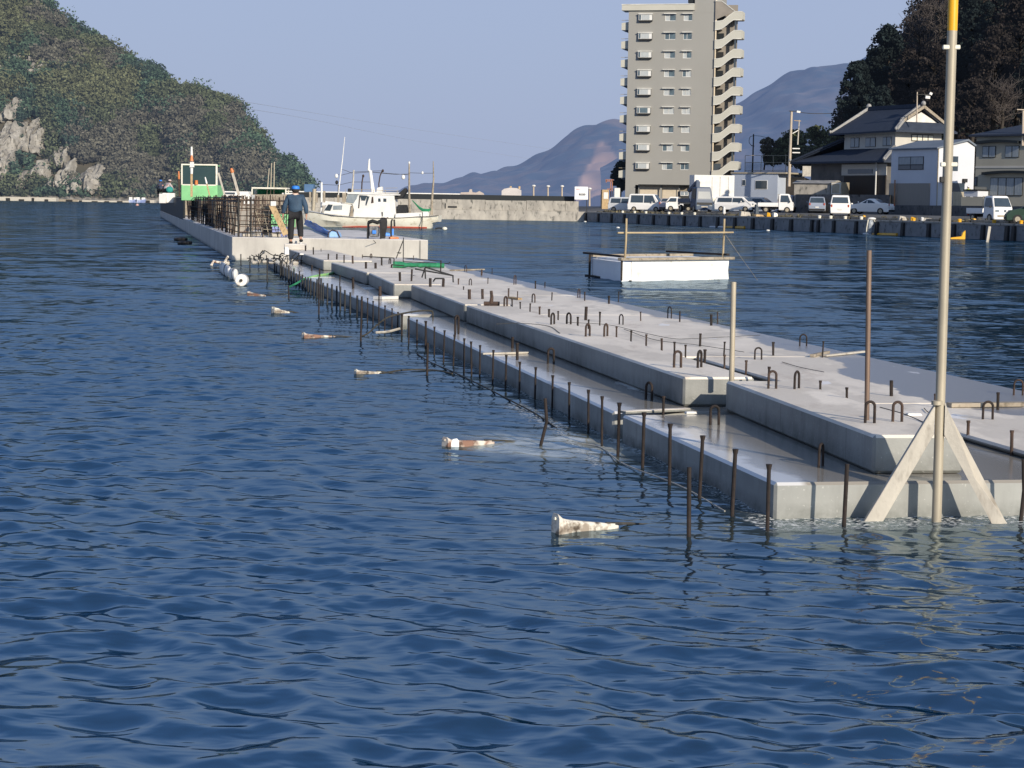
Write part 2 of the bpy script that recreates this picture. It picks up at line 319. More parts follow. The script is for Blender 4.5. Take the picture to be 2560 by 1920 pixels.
nt.links.new(col, df.inputs['Color']); gl.inputs['Color'].default_value = (.70, .84, .95, 1); fz.inputs['IOR'].default_value = 1.33
nt.links.new(math_n(nt, 'ADD', .08, math_n(nt, 'MULTIPLY', fm, .5)), gl.inputs['Roughness'])
nt.links.new(math_n(nt, 'MINIMUM', math_n(nt, 'MULTIPLY', math_n(nt, 'POWER', fz.outputs[0], 2.3), 1.35), math_n(nt, 'SUBTRACT', WREF, math_n(nt, 'MULTIPLY', fm, .3))), mx.inputs[0]); nt.links.new(df.outputs[0], mx.inputs[1]); nt.links.new(gl.outputs[0], mx.inputs[2])
nt.links.new(mx.outputs[0], nt.nodes['Material Output'].inputs['Surface'])
g = node(nt, 'ShaderNodeNewGeometry')
def wn(scale, det, sc3, dist=0):
    mp = node(nt, 'ShaderNodeMapping'); mp.inputs['Scale'].default_value = sc3; mp.inputs['Rotation'].default_value = (0, 0, .12); nt.links.new(g.outputs['Position'], mp.inputs['Vector'])
    n = node(nt, 'ShaderNodeTexNoise'); n.inputs['Scale'].default_value = scale; n.inputs['Detail'].default_value = det; n.inputs['Roughness'].default_value = .5; n.inputs['Distortion'].default_value = dist
    nt.links.new(mp.outputs[0], n.inputs['Vector']); return n.outputs['Fac']
b1 = node(nt, 'ShaderNodeBump'); b1.inputs['Strength'].default_value = 1; b1.inputs['Distance'].default_value = .013; nt.links.new(wn(6.5, 2, (.6, 1, 1), .4), b1.inputs['Height'])
# longer chop that the far mesh is too coarse to carry
ln = node(nt, 'ShaderNodeVectorMath', operation='LENGTH'); nt.links.new(g.outputs['Position'], ln.inputs[0])
fr = node(nt, 'ShaderNodeMapRange'); fr.inputs['From Min'].default_value = 22; fr.inputs['From Max'].default_value = 80; nt.links.new(ln.outputs['Value'], fr.inputs['Value'])
pt = noise_fac(nt, .035, 3, .5, 'World', sc3=(.5, 1, 1), lo=.3, hi=.7)
b2 = node(nt, 'ShaderNodeBump'); nt.links.new(math_n(nt, 'MULTIPLY', fr.outputs[0], math_n(nt, 'ADD', .5, pt)), b2.inputs['Strength']); b2.inputs['Distance'].default_value = .14; nt.links.new(wn(1.6, 3, (.55, 1, 1), .5), b2.inputs['Height'])
nt.links.new(b1.outputs[0], b2.inputs['Normal'])
def wcol(scale, det, sc3):
    mp = node(nt, 'ShaderNodeMapping'); mp.inputs['Scale'].default_value = sc3; nt.links.new(g.outputs['Position'], mp.inputs['Vector'])
    n = node(nt, 'ShaderNodeTexNoise'); n.inputs['Scale'].default_value = scale; n.inputs['Detail'].default_value = det; nt.links.new(mp.outputs[0], n.inputs['Vector']); return n.outputs['Color']
vs_ = node(nt, 'ShaderNodeVectorMath', operation='SUBTRACT'); nt.links.new(wcol(1.1, 4, (.5, 1, 1)), vs_.inputs[0]); vs_.inputs[1].default_value = (.5, .5, .5)
vm = node(nt, 'ShaderNodeVectorMath', operation='MULTIPLY'); nt.links.new(vs_.outputs[0], vm.inputs[0]); vm.inputs[1].default_value = (1, 1, 0)
big = noise_fac(nt, .05, 4, .6, 'World', sc3=(.22, 1, 1), lo=.3, hi=.7)
amp = math_n(nt, 'MULTIPLY', fr.outputs[0], math_n(nt, 'ADD', .8, math_n(nt, 'MULTIPLY', big, 1.1)))
vk = node(nt, 'ShaderNodeVectorMath', operation='SCALE'); nt.links.new(vm.outputs[0], vk.inputs[0]); nt.links.new(amp, vk.inputs['Scale'])
va = node(nt, 'ShaderNodeVectorMath', operation='ADD'); nt.links.new(b1.outputs[0], va.inputs[0]); nt.links.new(vk.outputs[0], va.inputs[1])
vn_ = node(nt, 'ShaderNodeVectorMath', operation='NORMALIZE'); nt.links.new(va.outputs[0], vn_.inputs[0]); [nt.links.new(vn_.outputs[0], q_.inputs['Normal']) for q_ in (df, gl, fz)]
me.materials.append(m); wo = bpy.data.objects.new('water', me); COL.objects.link(wo); tag(wo, kind='structure')

# ------------------------------------------------------------------ leafy masses
_at = {}
def leafmat(name, hz=0, rough=.85):
    m, nt, b = newmat(name); a = node(nt, 'ShaderNodeAttribute'); a.attribute_name = 'leafcol'
    nt.links.new(a.outputs['Color'], b.inputs['Base Color']); b.inputs['Roughness'].default_value = rough; b.inputs['Specular IOR Level'].default_value = .15
    if hz: haze(nt, b, hz)
    return m
def leaves(name, centres, radii, cols, per, size, mat, parent=None, flat=.8, core=True, spiky=False, rng=RNG, var=.4):
    """small leaf faces spread through every clump; centres (n,3), radii (n,3)"""
    C_ = np.repeat(np.array(centres, float), per, 0); Rr = np.repeat(np.array(radii, float), per, 0); K = np.repeat(np.array(cols, float), per, 0)
    n = len(C_); d = rng.normal(size=(n, 3)); d /= np.linalg.norm(d, axis=1)[:, None]; rad = rng.uniform(.55, 1.0, n)**.6
    lump = 1 + .22*np.sin(d[:, 0]*5+C_[:, 0]) + .18*np.sin(d[:, 2]*6+C_[:, 1]*3)
    P = C_ + d*Rr*(rad*lump)[:, None]
    nn = d*flat + rng.normal(size=(n, 3))*.55; nn /= np.linalg.norm(nn, axis=1)[:, None]
    t = np.cross(nn, rng.normal(size=(n, 3))); t /= np.linalg.norm(t, axis=1)[:, None]; bt = np.cross(nn, t)
    s = size*rng.uniform(.5, 1.3, n)[:, None]; s2 = s*(.22 if spiky else .8)
    V = np.stack([P - t*s - bt*s2*.6, P + t*s*.2 - bt*s2, P + t*s + bt*s2*.5, P - t*s*.3 + bt*s2], 1).reshape(-1, 3)
    K = K*rng.uniform(1-var, 1+var, (n, 1))*(1 + (.5 if var < .3 else .25)*d[:, 2:3]); K = np.repeat(np.clip(K, 0, 1), 4, 0)  # lighter above, darker below: shading of each clump put into the colour
    me = bpy.data.meshes.new(name); me.vertices.add(len(V)); me.vertices.foreach_set('co', V.astype(np.float32).ravel())
    li = np.arange(len(V), dtype=np.int32); me.loops.add(len(V)); me.loops.foreach_set('vertex_index', li)
    me.polygons.add(n); me.polygons.foreach_set('loop_start', np.arange(0, len(V), 4, dtype=np.int32)); me.polygons.foreach_set('loop_total', np.full(n, 4, np.int32)); me.update()
    ca = me.color_attributes.new('leafcol', 'FLOAT_COLOR', 'POINT'); ca.data.foreach_set('color', np.hstack([K, np.ones((len(K), 1))]).astype(np.float32).ravel())
    me.materials.append(mat); o = bpy.data.objects.new(name, me); COL.objects.link(o)
    if parent is not None: o.parent = parent
    return o
def interp(pts, x): return float(np.interp(x, [p[0] for p in pts], [p[1] for p in pts]))

# ------------------------------------------------------------------ wooded hill on the left
RIDGE = [(-1500,-900),(-900,-620),(-300,-260),(0,-90),(60,-40),(128,8),(165,40),(215,72),(262,98),(310,128),(350,152),(395,165),(432,198),(452,222),(470,214),(500,214),(522,230),(545,238),(575,245),(598,258),(606,280),(640,320),(655,352),(680,385),(694,405),(712,402),(735,415),(752,440),(762,462),(768,492)]
SHO = 905.0
def hillpt(px, t):
    ytop = interp(RIDGE, px); slope = 190 + 60*math.sin(px*.004)
    bot = D(px, 500, SHO); zt = D(px, ytop, SHO + slope*min(1, max(.12, (500-ytop)/420)))
    fold = 9*math.sin(px*.017+t*3.5) + 5*math.sin(px*.043+1.3+t*6)
    p = bot.lerp(zt, t); p.z = -1 + (zt.z+1) * (t**.92); p.y += (fold - 10*math.sin(t*PI)) * math.sin(t*PI)
    return p
nx_, nt_ = 190, 60; xs = np.linspace(-1500, 768, nx_); vs = []; fs = []
for i, px in enumerate(xs):
    for j in range(nt_):
        p = hillpt(px, j/(nt_-1)); n_ = noise.noise(p*.05)*4 + noise.noise(p*.15)*1.5; vs.append((p.x, p.y+n_, p.z - 1.5 + n_*.3))
for i in range(nx_-1):
    for j in range(nt_-1): fs.append((i*nt_+j, (i+1)*nt_+j, (i+1)*nt_+j+1, i*nt_+j+1))
hm = MB(); hm.v = vs; hm.f = fs
m = plain('hill_soil', (.05,.05,.035), (.09,.075,.055), .05, .95, hz=.045)
tag(hm.build('hill', m, smooth=True), kind='structure')
ROCKS0 = [(12,372,70,90,'t'),(30,300,40,50,'t'),(95,205,44,30,'s'),(36,176,26,14,'s'),(93,178,14,12,'s'),(60,452,24,46,'t'),(84,365,58,66,'t'),(92,335,30,40,'t'),(160,400,44,56,'t'),(150,455,52,34,'t'),(232,452,70,62,'t'),(12,420,40,70,'t'),(108,430,44,44,'t'),(175,432,36,44,'t'),(8,205,14,18,'s'),(228,358,14,8,'s'),(300,478,8,6,'s'),(70,300,26,12,'s')]
ROCKS = [(x, y, w*1.06, h*1.05, k) for (x, y, w, h, k) in ROCKS0]
def in_rock(px, py):
    for (x, y, w, h, k) in ROCKS:
        if abs(px-x)/(w*.5) < 1 and -1.25 < (py-y)/(h*.5) < 1.15: return True
    return False
BROWN = [(300,400,150,110),(390,350,110,80),(540,350,95,90),(610,430,110,60),(480,300,60,60),(160,130,60,50),(120,60,70,40),(150,170,60,40),(430,430,130,60),(270,160,40,40),(560,300,60,50)]
OLIVE = [(40,60,90,50),(250,260,90,50),(20,110,60,40),(300,230,60,50),(20,250,50,20),(110,180,50,30),(230,170,60,40),(180,240,60,40)]
cen, rad, colr = [], [], []; rg = random.Random(3)
for k in range(7600):
    px = rg.uniform(-700, 766) if k > 6000 else rg.uniform(-60, 766)
    t = rg.uniform(.02, 1.0)
    p = hillpt(px, t); py = 500 - (500-interp(RIDGE, px))*t**.92
    if in_rock(px, py + rg.uniform(-4, 4)): continue
    r_ = 1.5 + 3.8*rg.random()**2.2 * (1.15 if t > .9 else 1)
    c = (.032,.052,.032)
    g1 = noise.noise(Vector((px*.012, py*.014, 1.0)))
    if g1 > .12: c = (.048,.056,.030)
    if g1 < -.25: c = (.024,.038,.027)
    for (x, y, w, h) in OLIVE:
        if ((px-x)/w)**2+((py-y)/h)**2 < rg.uniform(.4, 1.3): c = (.062,.066,.034)
    for (x, y, w, h) in BROWN:
        if ((px-x)/w)**2+((py-y)/h)**2 < rg.uniform(.3, 1.1) and g1 < .33: c = (.062,.059,.044); r_ *= .8
    s_ = rg.uniform(.72, 1.3)
    cen.append((p.x, p.y - 1.5, p.z + r_*(rg.uniform(.2,.75) if t < .9 else rg.uniform(-.7,.1)))); rad.append((r_*1.25, r_, r_*rg.uniform(.7, 1))); colr.append(tuple(x*s_*1.25 for x in c))
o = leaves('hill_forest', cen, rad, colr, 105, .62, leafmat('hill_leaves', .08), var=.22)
tag(o, 'dense mixed green and brown wood covering the steep hill on the left', 'forest', kind='stuff')
rock_m = plain('pale_cliff_rock', (.36,.34,.30), (.21,.195,.17), .22, .9, hz=.03, sc3=(1.5,1,.5), c3=(.09,.085,.07), s3=.5, bmp=.6)
for (x, y, w, h, k) in ROCKS:
    mb = MB(); n_ = 30; yt = interp(RIDGE, x); t0 = min(.98, max(.01, (500-y)/(500-yt)))**(1/.92)
    base = hillpt(x, t0); pxm = base.y/FPX; cx, cz = base.x, base.z
    vs = []; fs = []
    for i in range(n_):
        for j in range(n_):
            a_, b_ = i/(n_-1)*2-1, j/(n_-1)*2-1
            narrow = 1 - (.55 if k == 't' else .15)*max(0, b_)
            q = Vector((cx + a_*w*.62*pxm*narrow + b_*w*.12*pxm, 0, cz + b_*h*.62*pxm))
            nz = noise.fractal(Vector((q.x*.09, q.z*.05, x)), 1, 2, 4)
            edge = max(abs(a_), abs(b_)); ridg = abs(noise.noise(Vector((q.x*.22+q.z*.1, q.z*.06, 3.)))) * 5
            tt_ = min(1, max(0, ((500-(y-b_*h*.6))/(500-yt))))**(1/.92)
            hp = hillpt(x + a_*w*.6, tt_)
            crag = (1-abs(noise.noise(Vector((q.x*.35+q.z*.12, q.z*.10, 9.)))))**3*3.2 + noise.noise(q*.7)*1.2; vs.append((q.x + nz*1.6 + noise.noise(q*.5)*.8, hp.y - 13*(1-edge**4) + 6.5 + ridg - crag + nz*2, q.z + noise.noise(Vector((q.x*.3, b_*3, 7.)))*2.5))
    for i in range(n_-1):
        for j in range(n_-1): fs.append((i*n_+j, (i+1)*n_+j, (i+1)*n_+j+1, i*n_+j+1))
    mb.v = vs; mb.f = fs; tag(mb.build('cliff_rock', rock_m), kind='structure')
# stony foreshore
mb = MB(); vs = []; fs = []; nn_ = 260
for i in range(nn_):
    px = -1200 + i*(1990)/(nn_-1); 
    for j, (dy, dz) in enumerate([(-14, -.6), (-9, .5), (-3, 1.2), (6, 2.6), (16, 3.4)]):
        b0 = D(px, 500, SHO + dy); vs.append((b0.x, b0.y + noise.noise(Vector((px*.03, j, 0)))*6, dz + noise.noise(Vector((px*.09, j*2.3, 5)))*1.3))
for i in range(nn_-1):
    for j in range(4): fs.append((i*5+j, (i+1)*5+j, (i+1)*5+j+1, i*5+j+1))
mb.v = vs; mb.f = fs; tag(mb.build('rocky_shore', plain('shore_stone', (.34,.31,.26), (.12,.11,.09), .25, .9, hz=.03), None), kind='structure')

# ------------------------------------------------------------------ far mountains
def mountain(name, prof, dist, dep, c1, c2, c3, hz, seed):  # blue of the distant air is put into the slope colours
    mb = MB(); n_, m_ = 240, 60; x0, x1 = prof[0][0], prof[-1][0]; vs = []
    for i in range(n_):
        px = x0 + (x1-x0)*i/(n_-1); yt = interp(prof, px)
        for j in range(m_):
            t = j/(m_-1); top = D(px, yt, dist + dep); bot = D(px, 505, dist); p = bot.lerp(top, t); p.z = -5 + (top.z+5)*t
            k = dist/1000
            p.y += (noise.fractal(Vector((p.x/(170*k), p.z/(260*k), seed)), 1, 2, 5)) * 75*k*math.sin(t*PI)*1.3; p.z += noise.noise(Vector((p.x/(16*k), t*20, seed)))*4.5*k*(t > .1)
            vs.append(tuple(p))
    mb.v = vs; mb.f = [(i*m_+j, (i+1)*m_+j, (i+1)*m_+j+1, i*m_+j+1) for i in range(n_-1) for j in range(m_-1)]
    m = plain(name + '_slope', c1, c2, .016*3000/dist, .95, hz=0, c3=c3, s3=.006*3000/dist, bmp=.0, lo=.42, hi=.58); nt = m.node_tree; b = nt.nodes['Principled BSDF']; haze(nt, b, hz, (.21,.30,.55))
    o = mb.build(name, m, smooth=True); sc = []
    for i in range(n_):
        px = x0 + (x1-x0)*i/(n_-1); yt = interp(prof, px)
        for j in range(m_):
            y = 505 - (505-yt)*j/(m_-1); l = interp([(352,1500),(375,1488),(405,1478),(440,1452),(505,1425)], y); r_ = interp([(352,1506),(375,1522),(410,1552),(505,1640)], y)
            w_ = noise.noise(Vector((px*.02, y*.03, 2)))
            sc.append(0 if (y < 352 or seed > 5) else max(0, min(1, min(px-l, r_-px)/10))*(.75+w_))
    at = o.data.attributes.new('scar', 'FLOAT', 'POINT'); at.data.foreach_set('value', sc)
    lk = b.inputs['Base Color'].links[0].from_socket
    nt.links.new(mixc(nt, attr(nt, 'scar'), lk, (.30,.19,.14)), b.inputs['Base Color'])
    return tag(o, kind='structure')
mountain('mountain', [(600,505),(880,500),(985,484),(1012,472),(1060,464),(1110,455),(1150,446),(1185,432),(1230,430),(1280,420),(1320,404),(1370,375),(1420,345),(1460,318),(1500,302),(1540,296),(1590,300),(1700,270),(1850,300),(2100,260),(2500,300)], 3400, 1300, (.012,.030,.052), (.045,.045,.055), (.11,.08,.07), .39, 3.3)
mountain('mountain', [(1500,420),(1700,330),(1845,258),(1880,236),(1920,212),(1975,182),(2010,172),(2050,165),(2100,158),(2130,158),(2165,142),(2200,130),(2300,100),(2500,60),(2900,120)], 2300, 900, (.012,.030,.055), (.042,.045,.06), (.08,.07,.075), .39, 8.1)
# ------------------------------------------------------------------ the pontoon under construction
def slab(P, Q, w0, w1, z0, z1):             # block whose left top edge runs P->Q, reaching w0..w1 to the right
    d = (Q-P); d.z = 0; d.normalize(); r_ = Vector((d.y, -d.x, 0)); a, b_ = P + r_*w0, P + r_*w1; c, e = Q + r_*w1, Q + r_*w0
    z = lambda p, h: (p.x, p.y, h)
    return [z(a, z0), z(b_, z0), z(c, z0), z(e, z0)], [z(a, z1), z(b_, z1), z(c, z1), z(e, z1)]
def slab_obj(name, P, Q, w0, w1, z0, z1, mat, par):
    mb = MB(); mb.hexa(*slab(P, Q, w0, w1, z0, z1)); o = mb.build(name, mat, par, bevel=.018, segs=1); return o
def pw(px, py, z): return W(px, py, z)
UNITS = []
GL = 'construction pontoon units joined in a line'
def unit(label, L, As, Bs):
    t = empty('pontoon_unit', (0,0,0), 0, label, 'pontoon', GL)
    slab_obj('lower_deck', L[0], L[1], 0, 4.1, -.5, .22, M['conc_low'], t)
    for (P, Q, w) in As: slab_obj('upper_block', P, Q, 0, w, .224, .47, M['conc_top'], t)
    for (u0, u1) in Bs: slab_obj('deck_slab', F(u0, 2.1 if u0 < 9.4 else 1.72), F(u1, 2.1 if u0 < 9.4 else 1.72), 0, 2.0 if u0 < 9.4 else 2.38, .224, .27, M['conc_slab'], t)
    UNITS.append(t); return t
U1 = unit('nearest pontoon unit, wet concrete deck with its end face behind the tall A-frame pole', (pw(1937,1207,.22), pw(1556,1037,.22)), [(pw(2184,1088,.47), pw(1815,952,.47), .60)], [(.4, 4.28)])
U2 = unit('long second pontoon unit with a high grey block carrying rusty lifting hoops', (pw(1532,1029,.22), pw(1018,793,.22)), [(pw(1709,943,.47), pw(1166,733+30,.47), .62), (pw(1160,761,.47), pw(1028,712,.47), .70)], [(4.3, 9.38), (9.4, 17.43)])
U3 = unit('third pontoon unit, its lower edge fenced by closely spaced dark stakes', (pw(1002,786,.22), pw(760,694,.22)), [(pw(984,710,.47), pw(922,682,.47), .85), (pw(916,681.5,.47), pw(828,656,.47), .95)], [(17.45, 23.6), (23.62, 31.05)])
U4 = unit('farthest low pontoon unit, meeting the sunlit caisson where the worker stands', (pw(757,693,.22), F(47.4, -.3, .22)), [(pw(808,651,.47), pw(724,624,.47), 1.2)], [(31.07, 39), (39.02, 47.2)])
# fix the left block edge of unit two so that both halves share one straight line
LIM = [4.15, 17.3, 33.5, 99]
def unit_of(p):
    u = uv(p)[0]
    for k, l in enumerate(LIM):
        if u < l: return UNITS[k]
rs = random.Random(5)
ZT = {'A': .47, 'B': .27, 'L': .22}
def stub(px, yt, yb, z, r=.011, mat=None):
    r *= .84
    p = W(px, yb, ZT[z]); h = (yb-yt)/FPX*p.y; dx, dy = rs.uniform(-.05, .05)*h, rs.uniform(-.05, .05)*h
    q = p + Vector((dx, dy, h)); mb = MB(); mb.tube([p - Vector((0,0,.05)), q], r*rs.uniform(.9, 1.15), 8)
    if r < .016: mb.tube([q - Vector((0,0,.012)), q + Vector((0,0,.004))], r*1.35, 8)
    mb.build('reinforcing_bar', mat or rs.choice([M['rust'], M['rust'], M['rust_l']]), unit_of(p), smooth=True)
def hoop(px, yt, yb, w, z, r=.011):
    r *= .82
    p = W(px, yb - 2, ZT[z]); h = (yb-yt)/FPX*p.y; ww = max(.03, w/FPX*p.y/2 - r); 
    yaw = 0 if w > 16 else R(rs.choice([60, 65, -60])); ww = max(ww, .045) if w <= 16 else ww
    c, s_ = math.cos(yaw), math.sin(yaw); pts = []
    for a_ in range(13):
        t_ = PI*a_/12; x = -math.cos(t_)*ww; zz = h - ww - r + math.sin(t_)*ww
        pts.append((p.x + x*c, p.y + x*s_, p.z + zz))
    pts = [(p.x - ww*1.04*c, p.y - ww*1.04*s_, p.z - .05)] + pts + [(p.x + ww*1.04*c, p.y + ww*1.04*s_, p.z - .05)]
    MB().tube(pts, r, 8).build('lifting_hoop', rs.choice([M['rust'], M['rust_l']]) if z != 'L' else M['rust'], unit_of(p), smooth=True)
def conv(s, ox, oy, items, fn):
    for it in items:
        x, a, b_ = it[0], it[1], it[2]; fn(ox + x/s, oy + a/s, oy + b_/s, *[(v/s if isinstance(v, (int, float)) else v) for v in it[3:]])
st = lambda x, a, b_, z, r=None: stub(x, a, b_, z, *( [r*4.424/1000] if r else []))
def S(sc, ox, oy, z, items):
    for it in items: stub(ox+it[0]/sc, oy+it[1]/sc, oy+it[2]/sc, z, it[3] if len(it) > 3 else .011)
def H(sc, ox, oy, z, items):
    for it in items: hoop(ox+it[0]/sc, oy+it[1]/sc, oy+it[2]/sc, it[3]/sc, z, it[4] if len(it) > 4 else .011)
S(4.424,1450,520,'B',[(52,930,1025),(320,975,1060,.016),(425,925,1025),(65,1090,1200,.02),(220,1150,1255),(672,1150,1250),(1103,1145,1260),(1452,1180,1300,.018),(1522,1155,1260),(1327,1390,1530,.014),(1590,1482,1640),(2138,1485,1630,.014)])
S(4.424,1450,520,'A',[(405,1315,1400),(563,1357,1448),(732,1400,1500),(905,1445,1555),(1045,1483,1590),(1167,1515,1635)])
H(4.424,1450,520,'B',[(455,1180,1298,65),(990,1095,1230,60),(1970,1545,1685,92)])
H(4.424,1450,520,'A',[(85,1280,1428,46,.014),(285,1280,1428,44,.014)])
H(3.687,1350,820,'A',[(1267,210,372,62,.014),(1470,205,372,56,.014)])
H(3.687,1350,820,'L',[(100,185,335,66,.013),(1003,497,672,30,.014),(1608,712,900,102,.013)])
S(3.687,1350,820,'A',[(1517,200,290,.014),(1700,250,350),(2108,360,480)])
S(3.687,1350,820,'L',[(1135,630,800,.013)]); S(3.687,1350,820,'B',[(1898,300,405)])
H(2.911,1800,760,'A',[(380,485,622,48,.012),(558,487,622,46,.012),(1090,705,872,62,.012),(1290,707,862,66,.012)])
H(2.911,1800,760,'B',[(605,222,312,60),(1948,707,845,88,.012),(2170,550,670,78,.011)])
H(2.911,1800,760,'L',[(733,1010,1190,26,.011)])
S(2.911,1800,760,'B',[(188,412,495),(387,278,375),(744,272,390),(1248,555,670,.020),(2022,645,770,.013),(1560,655,750)])
S(2.911,1800,760,'A',[(730,560,620),(924,610,682),(355,460,560)])
S(2.911,1800,760,'L',[(1803,850,1000,.013),(2122,922,1102,.013)])
H(4.424,1050,640,'B',[(557,258,332,46),(1050,218,325,52,.013),(1255,422,523,54,.013),(1757,372,470,56,.012),(505,110,180,36)])
H(4.424,1050,640,'A',[(1467,632,765,44,.014),(1645,630,762,56,.014),(947,448,565,38,.016)])
H(4.424,1050,640,'L',[(1447,1020,1200,76,.014)])
S(4.424,1050,640,'B',[(423,252,317),(750,242,307),(1277,278,360,.016),(1380,290,348),(797,138,188),(680,150,215,.022),(978,360,455,.015),(1078,393,487),(1457,405,492),(1822,402,495),(2090,442,528,.018)])
S(4.424,1050,640,'A',[(480,340,375),(548,368,478,.028),(693,365,475,.024),(1020,478,540),(1110,510,570),(1216,527,597),(1322,562,625,.014),(1427,590,655,.014),(1528,612,677),(1745,675,740,.014),(1833,562,668,.022),(1988,620,725),(2172,783,872),(1862,705,780),(113,245,340,.026),(255,250,340,.026)])
S(4.424,1050,640,'L',[(1020,895,1020,.02),(1076,965,1150,.018)])
S(4.424,700,560,'A',[(283,238,300,.024),(370,258,338,.022),(455,275,305),(533,328,392,.022),(628,330,392,.022),(708,345,430,.016),(806,350,438,.026),(951,420,493,.028),(1057,428,493,.028),(1328,533,632,.026),(1453,500,632,.022)])
S(4.424,700,560,'B',[(910,340,420),(1120,375,530,.016),(1232,455,530,.022),(1475,350,395),(1775,405,540,.016),(1972,605,670,.014),(2028,692,727),(2097,722,830,.026)])
H(4.424,700,560,'B',[(1215,388,450,28,.018),(2105,612,685,46),(1007,335,388,20,.018)])
S(4.424,700,560,'L',[(350,455,520,.02),(440,490,580,.02),(660,570,700,.014),(810,590,710,.03),(1110,690,830,.03),(195,395,440,.02),(235,395,440,.02)])
H(4.424,700,560,'L',[(1955,1010,1230,50,.018)])

# the row of stakes standing in the water along the left edge
GS = 'rusty steel stakes standing in the water along the pontoon edge'
def stake(px, yt, pxb, yb, label, r=.0098, bent=0, cap=True, grp=GS):
    p = W(pxb, yb, 0); t = D(px, yt, p.y); mb = MB(); mid = (p+t)*.5 + Vector((bent, 0, 0)); lo = p + (p-t)*.35
    o = empty('steel_stake', p, 0, label, 'stake', grp); q = lambda v: v - p
    pts = [q(lo), Vector((0,0,0)), q(mid), q(t)] if bent else [q(lo), q(t)]
    mb.tube(pts, r, 8).build('shaft', M['rust'] if r < .0165 else M['dark_steel'], o, smooth=True)
    if cap: MB().tube([q(t) - Vector((0,0,.02)), q(t) + Vector((0,0,.010))], [r*1.1, r*1.6], 8).build('head', M['rust'], o, smooth=True)
    return o
L6 = lambda x, y: (1350+x/3.687, 820+y/3.687)
L7 = lambda x, y: (1800+x/2.911, 760+y/2.911)
L4 = lambda x, y: (1050+x/4.424, 640+y/4.424)
L3 = lambda x, y: (700+x/4.424, 560+y/4.424)
near = [(L7(357,1178), L7(345,1645), 'stake at the front left corner of the nearest pontoon unit, with a flared head'),
 (L7(113,1068), L7(88,1545), 'stake second from the front left corner of the pontoon'), (L6(1800,1130), L6(1770,1668), 'stake third from the front left corner of the pontoon'),
 (L6(1500,1005), L6(1470,1575), 'stake fourth from the front left corner of the pontoon'), (L6(1200,895), L6(1193,1450), 'stake fifth from the front left corner, beside the puddled ledge'),
 (L6(960,790), L6(945,1290), 'stake sixth from the front left corner'), (L6(732,700), L6(718,1185), 'thick stake at the joint between the two nearest units'),
 (L6(573,640), L6(570,1080), 'stake just behind the joint of the two nearest units'), (L6(447,580), L6(445,965), 'stake second behind the joint, above pale foaming water'),
 (L6(270,510), L6(268,845), 'stake third behind the joint, left of the long shaded block'), (L6(118,445), L6(112,740), 'stake fourth behind the joint, next to a bent outer stake'),
 (L4(1280,1240), L4(1270,1600), 'stake fifth behind the nearest joint'), (L4(1105,1180), L4(1098,1525), 'stake sixth behind the nearest joint, left of the hoop on the ledge'),
 (L4(955,1105), L4(945,1465), 'stake seventh behind the nearest joint, below the loose white plank'), (L4(812,1050), L4(802,1410), 'stake beside the left end of the loose white plank')]
for (a_, b_, l) in near: stake(a_[0], a_[1], b_[0], b_[1], l, .012 if 'corner' in l or 'thick' in l else .0098)
mid_l = [(L4(665,995), L4(660,1340)), (L4(565,955), L4(570,1320)), (L4(490,920), L4(485,1305)), (L4(382,880), L4(368,1220)), (L4(272,830), L4(260,1178)), (L4(160,790), L4(157,1100)), (L4(68,730), L4(68,1010)),
 (L3(1612,1080), L3(1610,1370)), (L3(1515,1065), L3(1515,1345)), (L3(1425,1025), L3(1424,1325)), (L3(1350,1005), L3(1347,1240)), (L3(1305,980), L3(1300,1150)), (L3(1240,940), L3(1238,1160)), (L3(1162,908), L3(1158,1175)), (L3(1095,780), L3(1093,1130)), (L3(1030,858), L3(1028,1120)), (L3(970,825), L3(966,1100))]
for k, (a_, b_) in enumerate(mid_l):
    stake(a_[0], a_[1], b_[0], b_[1], 'thin rusty middle row stake, %s' % ['beside the short yellow post', 'left of the loose plank', 'left of the tall ladder shaped hoop', 'with a split head', 'beside the open ledge', 'near the left outer post', 'close to the outer post with pale wood', 'below the bent pipe end', 'at the foot of the bent pipe', 'at the third joint', 'thick and dark beside the third joint', 'in front of the bent hose', 'behind the bent hose', 'at the bent hose middle', 'tall with a rusty top', 'short and dark', 'left of the tall rusty stake'][k], .013 if k in (10, 7) else .0098, grp=GS)
far_x = [(905,800,1035),(855,790,1030),(778,755,1000),(718,730,960),(668,690,950),(628,685,945),(575,665,930),(525,655,890),(478,650,850),(455,600,840),(410,610,815),(378,640,800),(340,600,780),(312,590,760),(280,585,735),(250,560,715),(215,520,700),(182,545,680),(155,490,655),(125,520,640),(95,455,640),(65,490,615),(35,470,600),(8,480,590)]
for k, (x, a_, b_) in enumerate(far_x):
    A_, B_ = L3(x, a_), L3(x-2, b_); stake(A_[0], A_[1], B_[0], B_[1], 'dark stake in the dense far end of the row along the pontoon', .017, cap=False, grp='dark stakes crowded along the far pontoon edge')
xf = [(1110,480,690),(1130,500,700),(1055,560,665),(1160,560,700),(1030,540,655),(1200,520,720),(1230,580,800),(930,470,800),(690,440,625),(810,410,565),(745,450,510),(565,415,560)]
for k, (x, a_, b_) in enumerate(xf):
    stake(500+x/5.53, 560+a_/5.53, 500+x/5.53, 560+b_/5.53, ['thin dark stake standing before the sunlit caisson face', 'dark stake at the far head of the crowded row'][k < 7], .017, cap=False, grp='dark stakes in front of the caisson face' if k >= 7 else 'dark stakes at the head of the crowded row')
